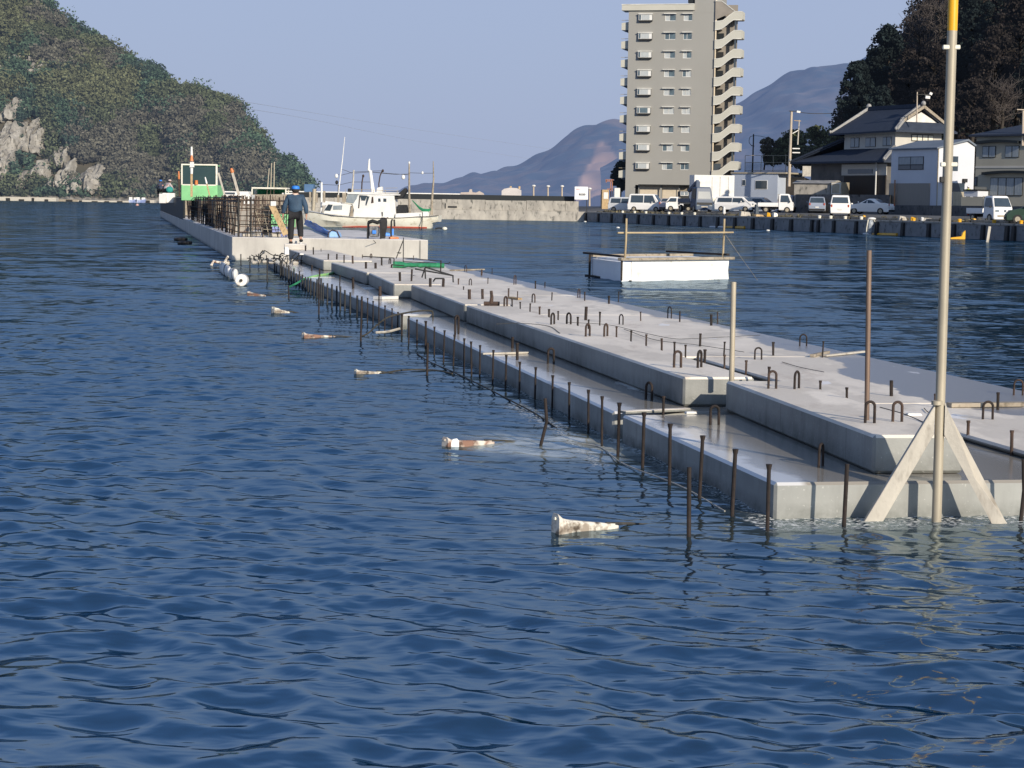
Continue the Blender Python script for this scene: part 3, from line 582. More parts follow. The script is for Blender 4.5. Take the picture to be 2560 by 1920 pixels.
outer = [((1723,1168), (1722,1345), 'lone copper brown stake standing out in the water left of the front corner', 0), (L6(47,648), L6(8,1075), 'bent outer stake leaning in the pale foaming water', .03),
 (L4(85,960), L4(78,1325), 'outer stake with a pale wooden top, mid row', 0), (L3(905,830), L3(893,1300), 'outer stake crossed by the bent pipe', 0), (L3(430,590), L3(430,1005), 'tall outer stake lashed with weathered timber', 0), (L3(95,680), L3(97,825), 'short outer post holding the green hose end', 0),
 ((2559,1148), (2552,1303), 'stake with a knot of rope at the right edge of the picture', .012), ((2118,1160), (2110,1312), 'stake in front of the pontoon end face, left of the A-frame', 0)]
for (a_, b_, l, bt) in outer: stake(a_[0], a_[1], b_[0], b_[1], l, .013, bt, cap=False, grp='outer stakes standing clear of the row')

# tall poles
def pole(px, yt, pxb, yb, z, r, mat, name, label, cat):
    p = W(pxb, yb, z); t = D(px, yt, p.y); o = MB().tube([(0,0,-.02), Vector(t-p)*.5, Vector(t-p)], r, 20).build(name, mat, None, smooth=True); o.location = p; return tag(o, label, cat)
pole(1834, 705, 1829, 950, .47, .0225, M['galv'], 'steel_pipe', 'short pale grey pipe with a rounded top standing on the long block by the joint', 'pipe')
pole(2173, 626, 2167, 1050, .47, .0175, M['rust_pole'], 'steel_pipe', 'brown rusty pipe standing behind a lifting hoop on the nearest block', 'pipe')
# the A-frame pole
pb = W(2340, 1303, 0); pt_ = D(2383, 0, pb.y); ax = (pt_ - pb); T = empty('marker_pole', pb, 0, 'tall grey pole with a yellow top, braced by two flat boards before the pontoon', 'pole')
lp = lambda px, py, off=0: D(px, py, pb.y + off) - pb
MB().tube([lp(2336.5,1420), lp(2342,1280), lp(2362,640), lp(2380.5,77)], .0298, 24).build('pole_shaft', M['galv'], T, smooth=True)
MB().tube([lp(2380.5,77), lp(2383,0), lp(2388,-160)], .0302, 24).build('yellow_top', M['yellow'], T, smooth=True)
def board(a, b_, name):
    mb = MB(); (ax0, ay0), (ax1, ay1), (bx0, by0), (bx1, by1) = a[0], a[1], b_[0], b_[1]
    f = [lp(ax0, ay0, -.034), lp(ax1, ay1, -.034), lp(bx1, by1, -.07), lp(bx0, by0, -.07)]
    bk = [v + Vector((0, .045, 0)) for v in f]
    mb.add([tuple(v) for v in f + bk], [(0,1,2,3), (7,6,5,4), (0,4,5,1), (1,5,6,2), (2,6,7,3), (3,7,4,0)])
    return mb.build(name, M['board'], T, bevel=.003)
board((L7(1568,728), L7(1556,952)), (L7(1010,1650), L7(1148,1650)), 'brace_board')
board((L7(1642,735), L7(1636,952)), (L7(1995,1640), L7(2122,1640)), 'brace_board')
for (y, xl, xr) in [(118, 2357, 2400), (411, 2351, 2393)]:
    mb = MB(); mb.bar(lp(xl, y, -.01), lp(xr, y, -.01), .028, .026); mb.build('clamp_bolt', M['cream'], T, bevel=.004)
mb = MB(); mb.bar(lp(2349, 449, -.01), lp(2360, 449, -.01), .03, .035); mb.build('clamp_bolt', M['dark_steel'], T, bevel=.004)
mb = MB(); mb.tube([lp(2342.2,1012,-.034), lp(2342.6,1002,-.034)], .034, 20).build('collar', M['galv'], T, smooth=True)

# loose timber and scraps on the deck
def plank(a, b_, z, w, h, mat, name, label, cat, group=None, lift=0):
    A_, B_ = W(a[0], a[1], z), W(b_[0], b_[1], z); A_.z += h/2 + .002; B_.z += h/2 + .002 + lift; c = (A_+B_)*.5
    o = MB().bar(A_-c, B_-c, w, h).build(name, mat, None, bevel=.003); o.location = c; return tag(o, label, cat, group)
plank(L4(1190,1080), L4(685,1092), .22, .06, .02, M['board'], 'plank', 'loose white plank lying across the ledge by two rusty bars', 'plank')
plank(L6(1362,765), L6(764,790), .22, .09, .022, M['conc_top'], 'joint_strip', 'pale strip bridging the joint between the two nearest pontoon units', 'strip')
plank((2372,1018), (2640,1015), .272, .10, .035, M['wood_g'], 'joint_strip', 'weathered board across the deck joint right of the A-frame', 'board')
plank((2060,892), (2163,881), .272, .07, .02, M['board'], 'plank', 'short pale plank lying at the far right edge of the deck', 'plank')
plank((2070,884), (2030,893), .272, .05, .03, M['wood_g'], 'plank', 'small offcut beside the pale plank at the deck edge', 'plank')
plank(L4(1000,470), L4(1100,485), .272, .10, .03, M['wood'], 'plank', 'small timber offcut behind the round lump on the deck', 'plank')
plank(L4(355,165), L4(690,155), .272, .16, .03, M['wood_g'], 'plank', 'long weathered plank along the far right edge of the deck', 'plank')
plank(L3(1080,835), L3(1260,828), .22, .22, .05, M['white'], 'plank', 'white board lying on the ledge at the third joint', 'plank')
def scrap(name, px, py, z, sx, sy, sz, mat, label, cat, rot=.3):
    p = W(px, py, z); mb = MB(); mb.hexa([(-sx,-sy,0),(sx,-sy*.8,0),(sx*.9,sy,0),(-sx,sy*.9,0)], [(-sx*.9,-sy*.9,sz),(sx*.8,-sy*.7,sz*.8),(sx*.7,sy,sz),(-sx*.9,sy*.7,sz*.9)])
    o = mb.build(name, mat, None, bevel=min(sx,sy,sz)*.2); o.location = p; o.rotation_euler = (0,0,rot); return tag(o, label, cat)
scrap('block', *L7(482,612), .27, .020, .03, .045, M['white'], 'small white block between two hoops on the nearest block', 'block')
scrap('block', *L7(1410,812), .27, .07, .03, .022, M['white'], 'small white block lying at the joint behind the A-frame', 'block')
scrap('block', *L6(1390,790), .22, .05, .03, .02, M['white'], 'white scrap at the right end of the joint strip', 'scrap')
# rusty lump
p = W(*L4(785,550), .47); mb = MB(); mb.ball((0,0,.0), .10, .06, .035); mb.tube([(0,0,0),(.01,0,.12),(.0,.01,.21)], [.032,.024,.02], 8); mb.tube([(-.1,0,.03),(.12,.02,.03)], .03, 7)
o = mb.build('rope_lump', M['rust_l'], None, smooth=True); o.location = p; tag(o, 'rusty stump with brown rope wound round its foot on the long block', 'stump')
# white and green debris on the deck
def wire(pts, r, mat, name, label, cat, n=6):
    P0 = pts[0]; o = MB().tube([p - P0 for p in pts], r, n).build(name, mat, None, smooth=True); o.location = P0; return tag(o, label, cat)
def curve(ctrl, n=24):
    P_ = [Vector(c) for c in ctrl]; out = []
    P_ = [P_[0]*2-P_[1]] + P_ + [P_[-1]*2-P_[-2]]
    for i in range(1, len(P_)-2):
        for k in range(n // (len(P_)-3) + 1):
            t = k/(n // (len(P_)-3) + 1); a_, b_, c_, d_ = P_[i-1:i+3]
            out.append(.5*((2*b_) + (c_-a_)*t + (2*a_-5*b_+4*c_-d_)*t*t + (3*b_-a_-3*c_+d_)*t**3))
    return out + [P_[-2]]
y0 = W(724, 722, .0).y
wire(curve([D(724,717,y0), D(742,708,y0), D(760,697,y0+.5)]), .022, M['greennet'], 'green_hose', 'dark green sleeve drooping over the crowded stakes', 'hose')
m_hose = plain('lime_hose', (.35,.62,.18), (.2,.5,.25), 3, .5)
wire(curve([D(762,698,y0+.5), D(790,690,y0+1.5), D(830,683,y0+3), D(874,667,y0+6)]), .03, m_hose, 'green_hose', 'bright lime green hose sagging across the ledge to the deck', 'hose')
yy = W(*L3(905,1240), 0).y
wire(curve([D(*L3(900,1245),yy), D(*L3(985,1200),yy), D(*L3(1080,1110),yy), D(*L3(1200,1030),yy), D(*L3(1380,985),yy+.3), D(*L3(1560,960),yy+.6), D(*L3(1670,962),yy+.8), D(*L3(1690,990),yy+.8), D(*L3(1690,1110),yy+.8)], 60), .013, M['rope'], 'bent_pipe', 'long thin bent pipe arching from the water over the stakes to the ledge', 'pipe')
wire(curve([D(*L3(1060,1200),yy), D(*L3(1190,1190),yy), D(*L3(1330,1155),yy)], 30), .018, M['board'], 'bent_pipe', 'pale split pipe curving low at the foot of the stakes', 'pipe')
wire(curve([W(1042,884,.01), W(1075,905,.015), W(1131,929,.01), W(1200,962,.015), W(1276,1001,.01), W(1340,1035,.012), W(1392,1071,.0)], 60), .007, M['rope'], 'floating_rope', 'dark weed grown rope floating beside the pontoon', 'rope')
wire(curve([W(950,934,.01), W(1010,925,.012), W(1080,925,.01), W(1131,934,.0)], 30), .010, M['rope'], 'floating_rope', 'thin dark line floating from the third outrigger float to the stakes', 'rope')
wire(curve([W(1440,1108,.0), W(1500,1118,.01), W(1560,1160,.01), W(1700,1215,.005), W(1812,1278,.0)], 60), .005, M['board'], 'floating_rope', 'pale line in the water along the nearest unit', 'rope')
# electrical wires lying over the deck
for k, pts in enumerate([[(1330,802),(1420,806),(1520,812),(1600,830),(1680,846),(1740,846),(1900,838)], [(1560,823),(1640,850),(1740,862),(1860,880)], [(1240,810),(1300,808),(1370,815),(1400,833)]]):
    wire(curve([W(x, y, .475 if k == 2 else .29) for x, y in pts], 50), .0035, M['rope'], 'cord', ['long brown cord lying along the middle of the deck', 'thin cord running to the short grey pipe', 'short cord looped at the hoops of the long block'][k], 'cord')
for k, pts in enumerate([[(2200,1018),(2260,1035),(2310,1056)], [(1955,905),(2000,918),(2060,930)], [(2310,1020),(2320,1030),(2335,1034)]]):
    wire(curve([W(x, y, .475 if k < 1 else .28) for x, y in pts], 30), .0035, M['dark_steel'], 'cord', ['dark cord by the two hoops of the nearest block', 'thin cord on the deck between two stubs', 'short dark cord behind the A-frame'][k], 'cord')
# green net and steel frames near the far end of the deck
p = W(1055, 668, .30); mb = MB()
mb.loft([[(-.72+i*.075, .02*math.sin(i*1.3)+math.cos(q)*(.07+.045*math.sin(i*.16+.2)+.018*noise.noise(Vector((i*.9,q,1)))), .05+math.sin(q)*(.055+.025*noise.noise(Vector((i*.7,q*1.5,4)))+(.03 if i < 4 else 0))) for q in [2*PI*j/14 for j in range(14)]] for i in range(18)])
o = mb.build('net_bundle', M['greennet'], None, smooth=True); o.location = p; tag(o, 'rolled bundle of bright green netting on the deck', 'net bundle')
def frame_thing(px, py, z, bars, r, label):
    p = W(px, py, z); t = empty('scrap_rack', p, 0, label, 'rack')
    k = p.y/FPX
    for (x0, y0_, d0, x1, y1, d1) in bars:
        MB().tube([((x0-px)*k, d0, (py-y0_)*k), ((x1-px)*k, d1, (py-y1)*k)], r, 6).build('frame_bar', M['dark_steel'], t, smooth=True)
frame_thing(1075, 712, .30, [(1037,673,0,1132,688,0),(1132,688,0,1133,705,0),(1052,702,0,1078,712,-.2),(1052,702,0,1062,670,0),(1078,712,-.2,1088,696,0),(1088,696,0,1110,696,0),(1062,670,0,1064,705,0),(1062,668,0,1132,690,.3),(1032,690,0,1052,702,0)], .016, 'low skewed frame of dark steel angle beside the green net')
frame_thing(1008, 654, .30, [(1008,655,0,1008,594,0),(1008,600,0,990,647,0),(1008,654,0,1120,657,0),(1120,657,0,1126,653,0),(1008,645,0,1100,652,.4)], .014, 'thin dark tripod stand with a long bar against the caisson face')
frame_thing(975, 665, .40, [(955,645,0,955,675,0),(905,642,0,985,645,0),(985,645,0,985,660,0),(977,662,.1,1010,664,.1)], .014, 'small dark rod frame left of the green net')

# ------------------------------------------------------------------ half-sunk outrigger floats
mot = plain('barnacled_white', (.66,.62,.54), (.30,.25,.20), 16, .8, c3=(.07,.05,.035), s3=11, coord='Object', lo=.45, hi=.6)
motr = plain('rusty_white', (.66,.60,.52), (.25,.14,.10), 7, .8, c3=(.10,.06,.045), s3=11, lo=.45, hi=.58)
GF = 'half sunk outrigger floats left of the pontoon'
def outrigger(a, b_, w, label, block=False, mt=None, hf=.8):
    A_, B_ = W(a[0], a[1], 0), W(b_[0], b_[1], 0); L_ = (B_-A_).length; ang = math.atan2(B_.y-A_.y, B_.x-A_.x)
    t = empty('outrigger_float', A_, ang, label, 'float', GF); k = A_.y/FPX
    h0 = w*hf; rings = []
    for i in range(11):
        s_ = i/10; x = s_*L_; hw = w*(1-.8*s_)*.5; z1 = h0*(1-s_)**.8 + .012 + (.5*h0*max(0, .12-s_)/.12); th = .25*h0*(1-s_)+.012
        nz = noise.noise(Vector((s_*5, w*9, a[0])))*.12*h0
        rings.append([(x, -hw, -.10), (x, hw, -.10), (x, hw, z1*.7+nz), (x, hw*.6, z1+nz), (x, -hw*.6, z1+nz*.5), (x, -hw, z1*.8)])
    MB().loft(rings).build('beam', mt or mot, t, smooth=False, bevel=.004)
    mb = MB(); mb.tube([(-.1*w, 0, h0*1.25), (.25*w, 0, h0*1.15), (.9*w, .0, h0*.95), (L_*.5, 0, h0*.55), (L_*.95, 0, .02)], [w*.10, w*.13, w*.11, w*.08, w*.04], 7).build('top_rail', M['cream'] if not mt else mt, t, smooth=True)
    MB().tube([(L_*.8, 0, .03), (L_*1.25, .03, .01), (L_*1.6, 0, -.01)], w*.10, 6).build('tail_line', M['rope'], t, smooth=True)
    if block: MB().hexa([(w*.3,-w*.75,-.1),(w*1.3,-w*.75,-.1),(w*1.3,-w*.1,-.1),(w*.3,-w*.1,-.1)], [(w*.4,-w*.7,w*.75),(w*1.3,-w*.7,w*.8),(w*1.25,-w*.1,w*.8),(w*.4,-w*.1,w*.7)]).build('foam_block', M['foam'], t, bevel=.02)
    return t
outrigger((1388,1332), (1545,1318), .085, 'nearest outrigger float, white trough crusted with barnacles, rope at its tail')
outrigger((1112,1118), (1235,1108), .085, 'second outrigger float with a rusty beam over a pale square foam block', True, motr, .55)
outrigger((888,936), (955,934), .07, 'third outrigger float, small pale prow on the end of a dark line', hf=.5)
outrigger((757,845), (838,843), .095, 'fourth outrigger float, long rusty beam with a white knob', False, motr, .5)
outrigger((682,783), (724,782), .12, 'fifth outrigger float, white wedge with a brown spot', hf=.6)
outrigger((622,738), (664,740), .11, 'sixth outrigger float, far thin white and brown beam', False, motr, .4)
# the string of white buoys
bm_ = plain('stained_buoy', (.86,.84,.80), (.78,.75,.70), 1.5, .6, c3=(.30,.24,.18), s3=3.5)
GB = 'white buoys in a string off the caisson corner'
for (a, b_, r, l) in [((554,668), (573,681), .15, 'long stained white buoy, farthest of the string with two dark rings'), ((577,685), (590,687), .14, 'middle white buoy of the string, lying on its side')]:
    A_, B_ = W(a[0], a[1], .12), W(b_[0], b_[1], .12); d = (B_-A_); t = empty('buoy', A_, 0, l, 'buoy', GB)
    MB().loft([[tuple(d*s_ + Vector((math.cos(q)*r*k*.3, math.cos(q)*r*k*.95, math.sin(q)*r*k))) for q in [2*PI*j/16 for j in range(16)]] for s_, k in [(-.08,.3),(-.03,.8),(.05,1),(.5,1.05),(.95,1),(1.04,.8),(1.08,.25)]]).build('drum', bm_, t, smooth=True)
    MB().loft([[tuple(d*s_ + Vector((math.cos(q)*r*1.03*.3, math.cos(q)*r*1.0, math.sin(q)*r*1.07))) for q in [2*PI*j/16 for j in range(16)]] for s_ in (.62,.7)]).build('ring', M['rope'], t, smooth=True)
p = W(602, 701, .12); t = empty('buoy', p, 0, 'nearest white buoy of the string, round face with a dark hub towards us', 'buoy', GB)
MB().loft([[(math.cos(q)*.135*k, y, math.sin(q)*.135*k) for q in [2*PI*j/18 for j in range(18)]] for y, k in [(-.02,.85),(0,1),(.3,1.05),(.36,.8)]]).build('drum', bm_, t, smooth=True)
MB().tube([(.01,-.05,.0),(.01,.02,.0)], .035, 10).build('hub', M['rope'], t, smooth=True)
p = W(532, 665, 0); t = empty('debris', p, 0, 'tangle of pale and rusty scrap at the head of the buoy string', 'debris')
mb = MB(); mb.tube([(-.05,0,.0),(.0,.1,.13),(.25,.2,.08)], .04, 7); mb.build('pale_scrap', motr, t, smooth=True)
mb = MB(); mb.tube([(.3,0,.0),(.36,0,.15),(.42,.1,.28)], .035, 7); mb.tube([(.2,0,.05),(.45,.1,.1)], .07, 7); mb.build('pale_scrap', mot, t, smooth=True)
for (x, y, l) in [(462,607,'nearer of two black tyres floating at the foot of the grey side'), (452,598,'farther of two black tyres floating at the foot of the grey side')]:
    p = W(x, y, .06); mb = MB(); n1, n2 = 16, 8
    mb.v = [tuple(Vector(((.22+.09*math.cos(b_))*math.cos(a), (.22+.09*math.cos(b_))*math.sin(a)*2, .08*math.sin(b_)))) for a in [2*PI*i/n1 for i in range(n1)] for b_ in [2*PI*j/n2 for j in range(n2)]]
    mb.f = [(i*n2+j, ((i+1) % n1)*n2+j, ((i+1) % n1)*n2+(j+1) % n2, i*n2+(j+1) % n2) for i in range(n1) for j in range(n2)]
    o = mb.build('tyre', M['black'], None, smooth=True); o.location = p; tag(o, l, 'tyre', 'tyres floating by the caisson')
# ------------------------------------------------------------------ caisson at the far end
CZ = .73
cA = W(580, 592.5, CZ); cB = W(1070, 600, CZ); cD = W(457, 545.5, CZ); cU = (cD-cA); cU.z = 0; cU.normalize(); cV = (cB-cA); cV.z = 0; CW_ = cV.length; cV.normalize()
def C(u, v, z=0): p = cA + cU*u + cV*v; return Vector((p.x, p.y, z))
def cbox(name, u0, u1, v0, v1, z0, z1, mat, par=None, bevel=.015):
    return MB().hexa([C(u0,v0,z0), C(u0,v1,z0), C(u1,v1,z0), C(u1,v0,z0)], [C(u0,v0,z1), C(u0,v1,z1), C(u1,v1,z1), C(u1,v0,z1)]).build(name, mat, par, bevel=bevel)
T = empty('caisson', (0,0,0), 0, 'long pale concrete caisson beyond the low pontoons, with a sunlit end face', 'caisson')
LC = (cD-cA).length
cbox('hull_block', 0, 19.5, 0, CW_, -.8, CZ-.003, M['conc_far'], T)
cbox('hull_block', 19.55, 40, 0, 2.6, -.8, CZ-.006, M['conc_far'], T)
cbox('hull_block', 40.05, LC, 0, 2.6, -.8, CZ-.003, M['conc_far'], T)
cbox('end_block', -.16, -.005, 1.85, 2.06, -.3, CZ-.09, M['conc_far'], T)
# beyond: black sheeted wall on a grey base
e0, e1 = W(457, 552+22, 0), W(386, 541, 0)
far_d = (C(LC, 0) - C(0, 0)).length
def farwall():
    t = empty('sheeted_wall', (0,0,0), 0, 'black sheeted wall rising from the grey far end of the caisson', 'wall')
    cbox('grey_base', LC+.05, LC+34, 0, 2.6, -.8, CZ-.12, M['conc_far'], t); cbox('grey_base', LC+34.1, LC+94, 0, 2.6, -.8, CZ-.14, M['conc_far'], t)
    cbox('sheeting', LC+.05, LC+94, .03, .15, CZ-.11, 1.96, M['blackwall'], t)
    cbox('coping', LC+.05, LC+94, .0, .2, 1.965, 2.02, M['galv'], t, 0)
farwall()
# reinforcement cage
def cage():
    t = empty('reinforcement_cage', (0,0,0), 0, 'rusty reinforcement cage with slate panels standing on the caisson behind its edge', 'rebar cage')
    H0, H1 = CZ, 1.97; cr_ = plain('tan_rusty_bars', (.26,.20,.15), (.14,.10,.08), 4, .8)
    def grid(name, a, b_, nv, nh, r, mat, lean=0, z0=H0, z1=H1):
        mb = MB(); rg_ = random.Random(int(a.x*10)+nv)
        for i in range(nv+1):
            p = a.lerp(b_, i/nv); j = rg_.uniform(-.06, .06)
            mb.tube([(p.x+j, p.y, z0), (p.x+lean-j, p.y, z1+rg_.uniform(-.02, .12))], r, 4, False)
        for i in range(nh):
            z = z0 + (z1-z0)*(i+.6)/nh; s_ = (z-z0)/(z1-z0)*lean
            mb.tube([(a.x+s_, a.y, z+rg_.uniform(-.02,.02)), ((a.x+b_.x)/2+s_, (a.y+b_.y)/2, z+rg_.uniform(-.03,.03)), (b_.x+s_, b_.y, z)], r, 4, False)
        return mb.build(name, mat, t)
    grid('bar_mesh', C(.5,.25), C(.5,1.75), 6, 5, .014, M['rust']); grid('bar_mesh', C(.5,.25), C(24,.25), 24, 6, .016, M['rust']); grid('bar_mesh', C(24,.25), C(LC-1,.25), 36, 6, .018, M['rust'])
    grid('bar_mesh', C(4.0,.3), C(4.0,1.8), 8, 7, .013, cr_); grid('bar_mesh', C(10,.3), C(10,2.0), 12, 8, .018, cr_)
    grid('bar_mesh', C(18,.3), C(18,2.0), 10, 7, .024, M['rust_l']); grid('bar_mesh', C(30,.3), C(30,2.0), 10, 7, .03, cr_)
    grid('bar_mesh', C(1.4,2.0), C(20,2.0), 26, 6, .016, cr_)
    grid('bar_mesh', C(.62,1.05), C(.62,1.9), 4, 6, .012, M['galv'], -.35, H0, 1.7)
    mb = MB(); 
    for (u, v) in [(.48,.22),(.48,.62),(9,.22),(18,.22),(28,.22)]: mb.tube([C(u,v,H0), C(u,v,H1+.02)], .026, 6)
    mb.tube([C(.45,.22,H1), C(LC-1,.22,H1)], .022, 6); mb.tube([C(.45,.2,H1-.12), C(LC-1,.2,H1-.14)], .014, 6); mb.build('corner_post', M['dark_steel'], t, smooth=True)
    # formwork panels within
    for (u0, u1, v, z0, z1, mt) in [(12, 17, .45, 1.25, 1.86, 'panel'), (40, 52, .35, .9, 1.9, 'panel'), (26, 34, .5, .8, 1.9, 'wood_g'), (18, 24, .8, .8, 1.7, 'panel'), (5, 11, 1.7, .8, 1.75, 'conc_wall'), (22, 30, 1.4, .8, 1.8, 'conc_wall')]:
        cbox('formwork_panel', u0, u1, v, v+.04, z0, z1, M[mt], t, 0)
    for (u, v0, v1, z1, mt) in [(4.5, 1.25, 2.3, 1.75, 'black'), (8, .4, 1.0, 1.5, 'conc_wall'), (13, .5, 1.5, 1.75, 'conc_wall'), (20, .3, 1.3, 1.8, 'wood_g'), (30, .3, 2, 1.85, 'black')]:
        cbox('formwork_panel', u, u+.04, v0, v1, CZ, z1, M[mt], t, 0)
    for (u, v) in [(1.2,.4),(2.2,.7),(1.6,1.3)]: MB().hexa([C(u,v,CZ),C(u,v+.35,CZ),C(u+.5,v+.35,CZ),C(u+.5,v,CZ)],[C(u,v,CZ+.12),C(u,v+.35,CZ+.18),C(u+.5,v+.3,CZ+.13),C(u+.5,v,CZ+.1)]).build('spacer_block', M['board'], t, bevel=.01)
cage()
# low walls and clutter behind the worker
o = cbox('screen_board', 3.2, 3.28, 1.45, 2.25, CZ+.3, CZ+.72, M['green'], None, 0); tag(o, 'light green board just left of the worker', 'board')
o = cbox('lilac_panel', 2.2, 2.28, 1.42, 1.9, CZ, CZ+.32, plain('lilac_board', (.30,.34,.62), (.25,.29,.55), 2), None, 0); tag(o, 'lilac board standing low beside the worker\'s leg', 'board')
def upbar(a, b_, dist, w, h, mat, name, label, cat, tip=None, group=None):
    A_, B_ = D(a[0], a[1], dist), D(b_[0], b_[1], dist); t = empty(name, A_, 0, label, cat, group)
    MB().bar((0,0,0), B_-A_, w, h, (0,1,0)).build('post', mat, t, bevel=.004)
    if tip: 
        q = (B_-A_); n_ = q.normalized(); MB().tube([q - n_*tip[0], q - n_*tip[0]*.5, q + n_*tip[1]], [w*.62, w*.78, w*.45], 8).build('tip', M[tip[2]], t, smooth=True)
    return t
dC = cA.y
upbar((715,587), (679,512), dC+.25, .19, .05, M['wood'], 'leaning_board', 'pale yellow timber board leaning against the cage front, left of the worker', 'board')
upbar((677,509), (690,509), dC+.25, .0+.15, .1, M['white'], 'white_block', 'white block on top of the leaning timber board', 'block')
d1 = C(34,0).y
upbar((479,492), (479,385), d1, .10, .06, M['yellow'] if False else M['wood'], 'signal_post', 'tall yellow post with white cap and orange cone before the green cabin', 'post', (.95,.35,'white'))
mb = MB(); k = d1/FPX; mb.tube([D(479,403,d1-.1), D(479,388,d1-.1)], [.10,.04], 8); o = mb.build('traffic_cone', M['orange'], None, smooth=True); tag(o, 'small orange cone fixed near the top of the yellow post', 'cone')
MB().hexa([D(474,418,d1-.12),D(486,418,d1-.12),D(486,418,d1),D(474,418,d1)],[D(475,405,d1-.12),D(485,405,d1-.12),D(485,405,d1),D(475,405,d1)]).build('lamp_box', M['white'], None); tag(bpy.data.objects['lamp_box'], 'small white lamp box fixed on the yellow post', 'lamp')
upbar((524,488), (515,452), d1, .06, .05, M['wood'], 'marker_post', 'thin brown post with a white tip in front of the green cabin', 'post', (.15,.18,'white'))
upbar((562,489), (546,432), d1+6, .09, .06, M['board'], 'leaning_post', 'white post leaning at the right side of the green cabin', 'post')
upbar((597,487), (579,424), C(24,0).y, .11, .07, M['board'], 'leaning_post', 'pale leaning post with an orange cap, right of the green cabin', 'post', (.14,.06,'orange'))
upbar((449,492), (447,436), d1+30, .09, .07, M['rust_l'], 'rusty_post', 'rusty brown post at the left edge of the green cabin', 'post', (.3,.2,'orange'))
mb = MB(); mb.hexa([C(22,1.0,1.98),C(22,1.6,1.98),C(23,1.6,1.98),C(23,1.0,1.98)],[C(22,1.0,2.08),C(22,1.6,2.06),C(23,1.6,2.05),C(23,1.0,2.08)]); tag(mb.build('black_bag', M['black'], None, bevel=.02), 'low black bags lying on top of the cage', 'bag')
# green work cabin
dG = C(46, 0).y; Fg = Frame(D(453, 492, dG), 0); T = empty('work_boat_cabin', Fg.loc, 0, 'light green cabin with a big tinted windscreen in a white frame', 'cabin')
P = lambda px, py: Fg.front(px, py, 0)
x0, z0 = P(453, 494); x1, z1 = P(543.5, 414); xm, zm = P(500, 462.5)
MB().ext([(x0,z0-.15),(x1,z0-.15),(x1,zm),(x0,zm)], 0, 2.2).build('lower_body', M['green'], T, bevel=.02)
MB().box(x0+.06, x1-.06, .05, .07, zm, z1-.05).build('windscreen', plain('tinted_screen', (.030,.060,.055), (.02,.045,.045), .5, .08, spec=.9), T)
mb = MB(); mb.box(x0, x0+.07, 0, .1, zm, z1); mb.box(x1-.09, x1, 0, .1, zm, z1); mb.box(x0, x1, -.01, .11, z1-.001, z1+.07); mb.box(x0+.07, x1-.09, -.006, .1, zm-.03, zm+.03); mb.build('screen_frame', M['cream'], T)
MB().box(x0+.06, x1-.06, 1.2, 1.24, zm, z1-.05).build('rear_screen', M['panel'], T)
MB().box(x0+.03, x1-.03, .12, 1.25, z1-.03, z1+.03).build('cabin_roof', M['green'], T)
mb = MB(); mb.tube([(x0+(x1-x0)*.42,-.04,zm+.02),(x0+(x1-x0)*.42,-.04,zm+.25)], .09, 10); mb.build('orange_lamp', M['orange'], T, smooth=True)
# low white work vessels behind the cage
dW = C(62, 0).y
def frame_poly(name, loc, yaw, label, cat, group=None): return Frame(loc, yaw), empty(name, loc, yaw, label, cat, group)
def lowboat(pxs, ytop, ybot, dist, label, mats=('white','galv')):
    Fr, t = frame_poly('work_boat', D(pxs[0], ybot, dist), 0, label, 'boat'); a = Fr.front(pxs[0], ybot); b_ = Fr.front(pxs[1], ytop)
    L_ = b_[0]-a[0]; h = b_[1]-a[1]; fb = Fr.loc.z
    MB().ext([(0, -fb-.3),(L_*.94, -fb-.3),(L_, h*.35),(L_*.98,h*.4),(0,h*.3)], 0, 1.9).build('hull', M[mats[0]], t, bevel=.02)
    return Fr, t, L_, h
Fr, t, L_, h = lowboat((545, 628), 478, 492, dW, 'low white work boat behind the cage, with a pale blue gunwale')
MB().box(.1, L_*.9, .2, 1.6, h*.3, h*.95).build('deck_house', M['white'], t, bevel=.03); MB().box(L_*.2, L_*.5, .17, .2, h*.45, h*.75).build('window', M['glass'], t)
Fr, t, L_, h = lowboat((628, 740), 470, 494, dW+6, 'work barge with a cream canopy frame behind the cage', ('wood_g','galv'))
mb = MB(); k = (dW+6)/FPX; mb.box(.0, 89*k, .1, 1.7, 22*k, 26*k); mb.build('canopy', M['cream'], t, bevel=.02)
mb = MB(); [mb.box(x*k, (x+3)*k, y, y+.08, 0, 22*k) for x in (0, 84) for y in (.1, 1.6)]; mb.build('canopy_post', M['cream'], t)
MB().box(.2, 80*k, 1.5, 1.55, 4*k, 21*k).build('net_screen', M['greennet'], t); MB().box(30*k, 80*k, .3, .8, 0, 8*k).build('fish_box', M['board'], t, bevel=.02)
MB().box(75*k, 105*k, .3, .9, 8*k, 13*k).build('white_cover', M['white'], t, bevel=.02)
for (x0_, y0_, x1_, y1_) in [(672,484,674,405),(680,484,681,402),(663,484,668,418)]: MB().tube([((x0_-628)*k,.9,(492-y0_)*k),((x1_-628)*k,.9,(492-y1_)*k)], .035, 6).build('mast', M['galv'], t, smooth=True)
for (x0_, w_, y1_) in [(775, 5, 472), (782,4,468), (790,8,478), (810, 5, 470), (845, 5, 482), (860, 10, 476)]:
    p = D(x0_, 506, 108); o = MB().box(-w_*.01, w_*.01, 0, .25, 0, (506-y1_)*108/FPX*.8).build('mooring_post', M['wood_g'], None, bevel=.01); o.location = p; tag(o, 'weathered mooring post or crate in the clutter behind the white fishing boat bow', 'post', 'mooring posts behind the fishing boat bow')
o = MB().tube([D(783, 526, 100), D(786, 472, 100)], .10, 10).build('mooring_post', M['galv'], None, smooth=True); tag(o, 'leaning grey post right of the worker\'s head', 'post')
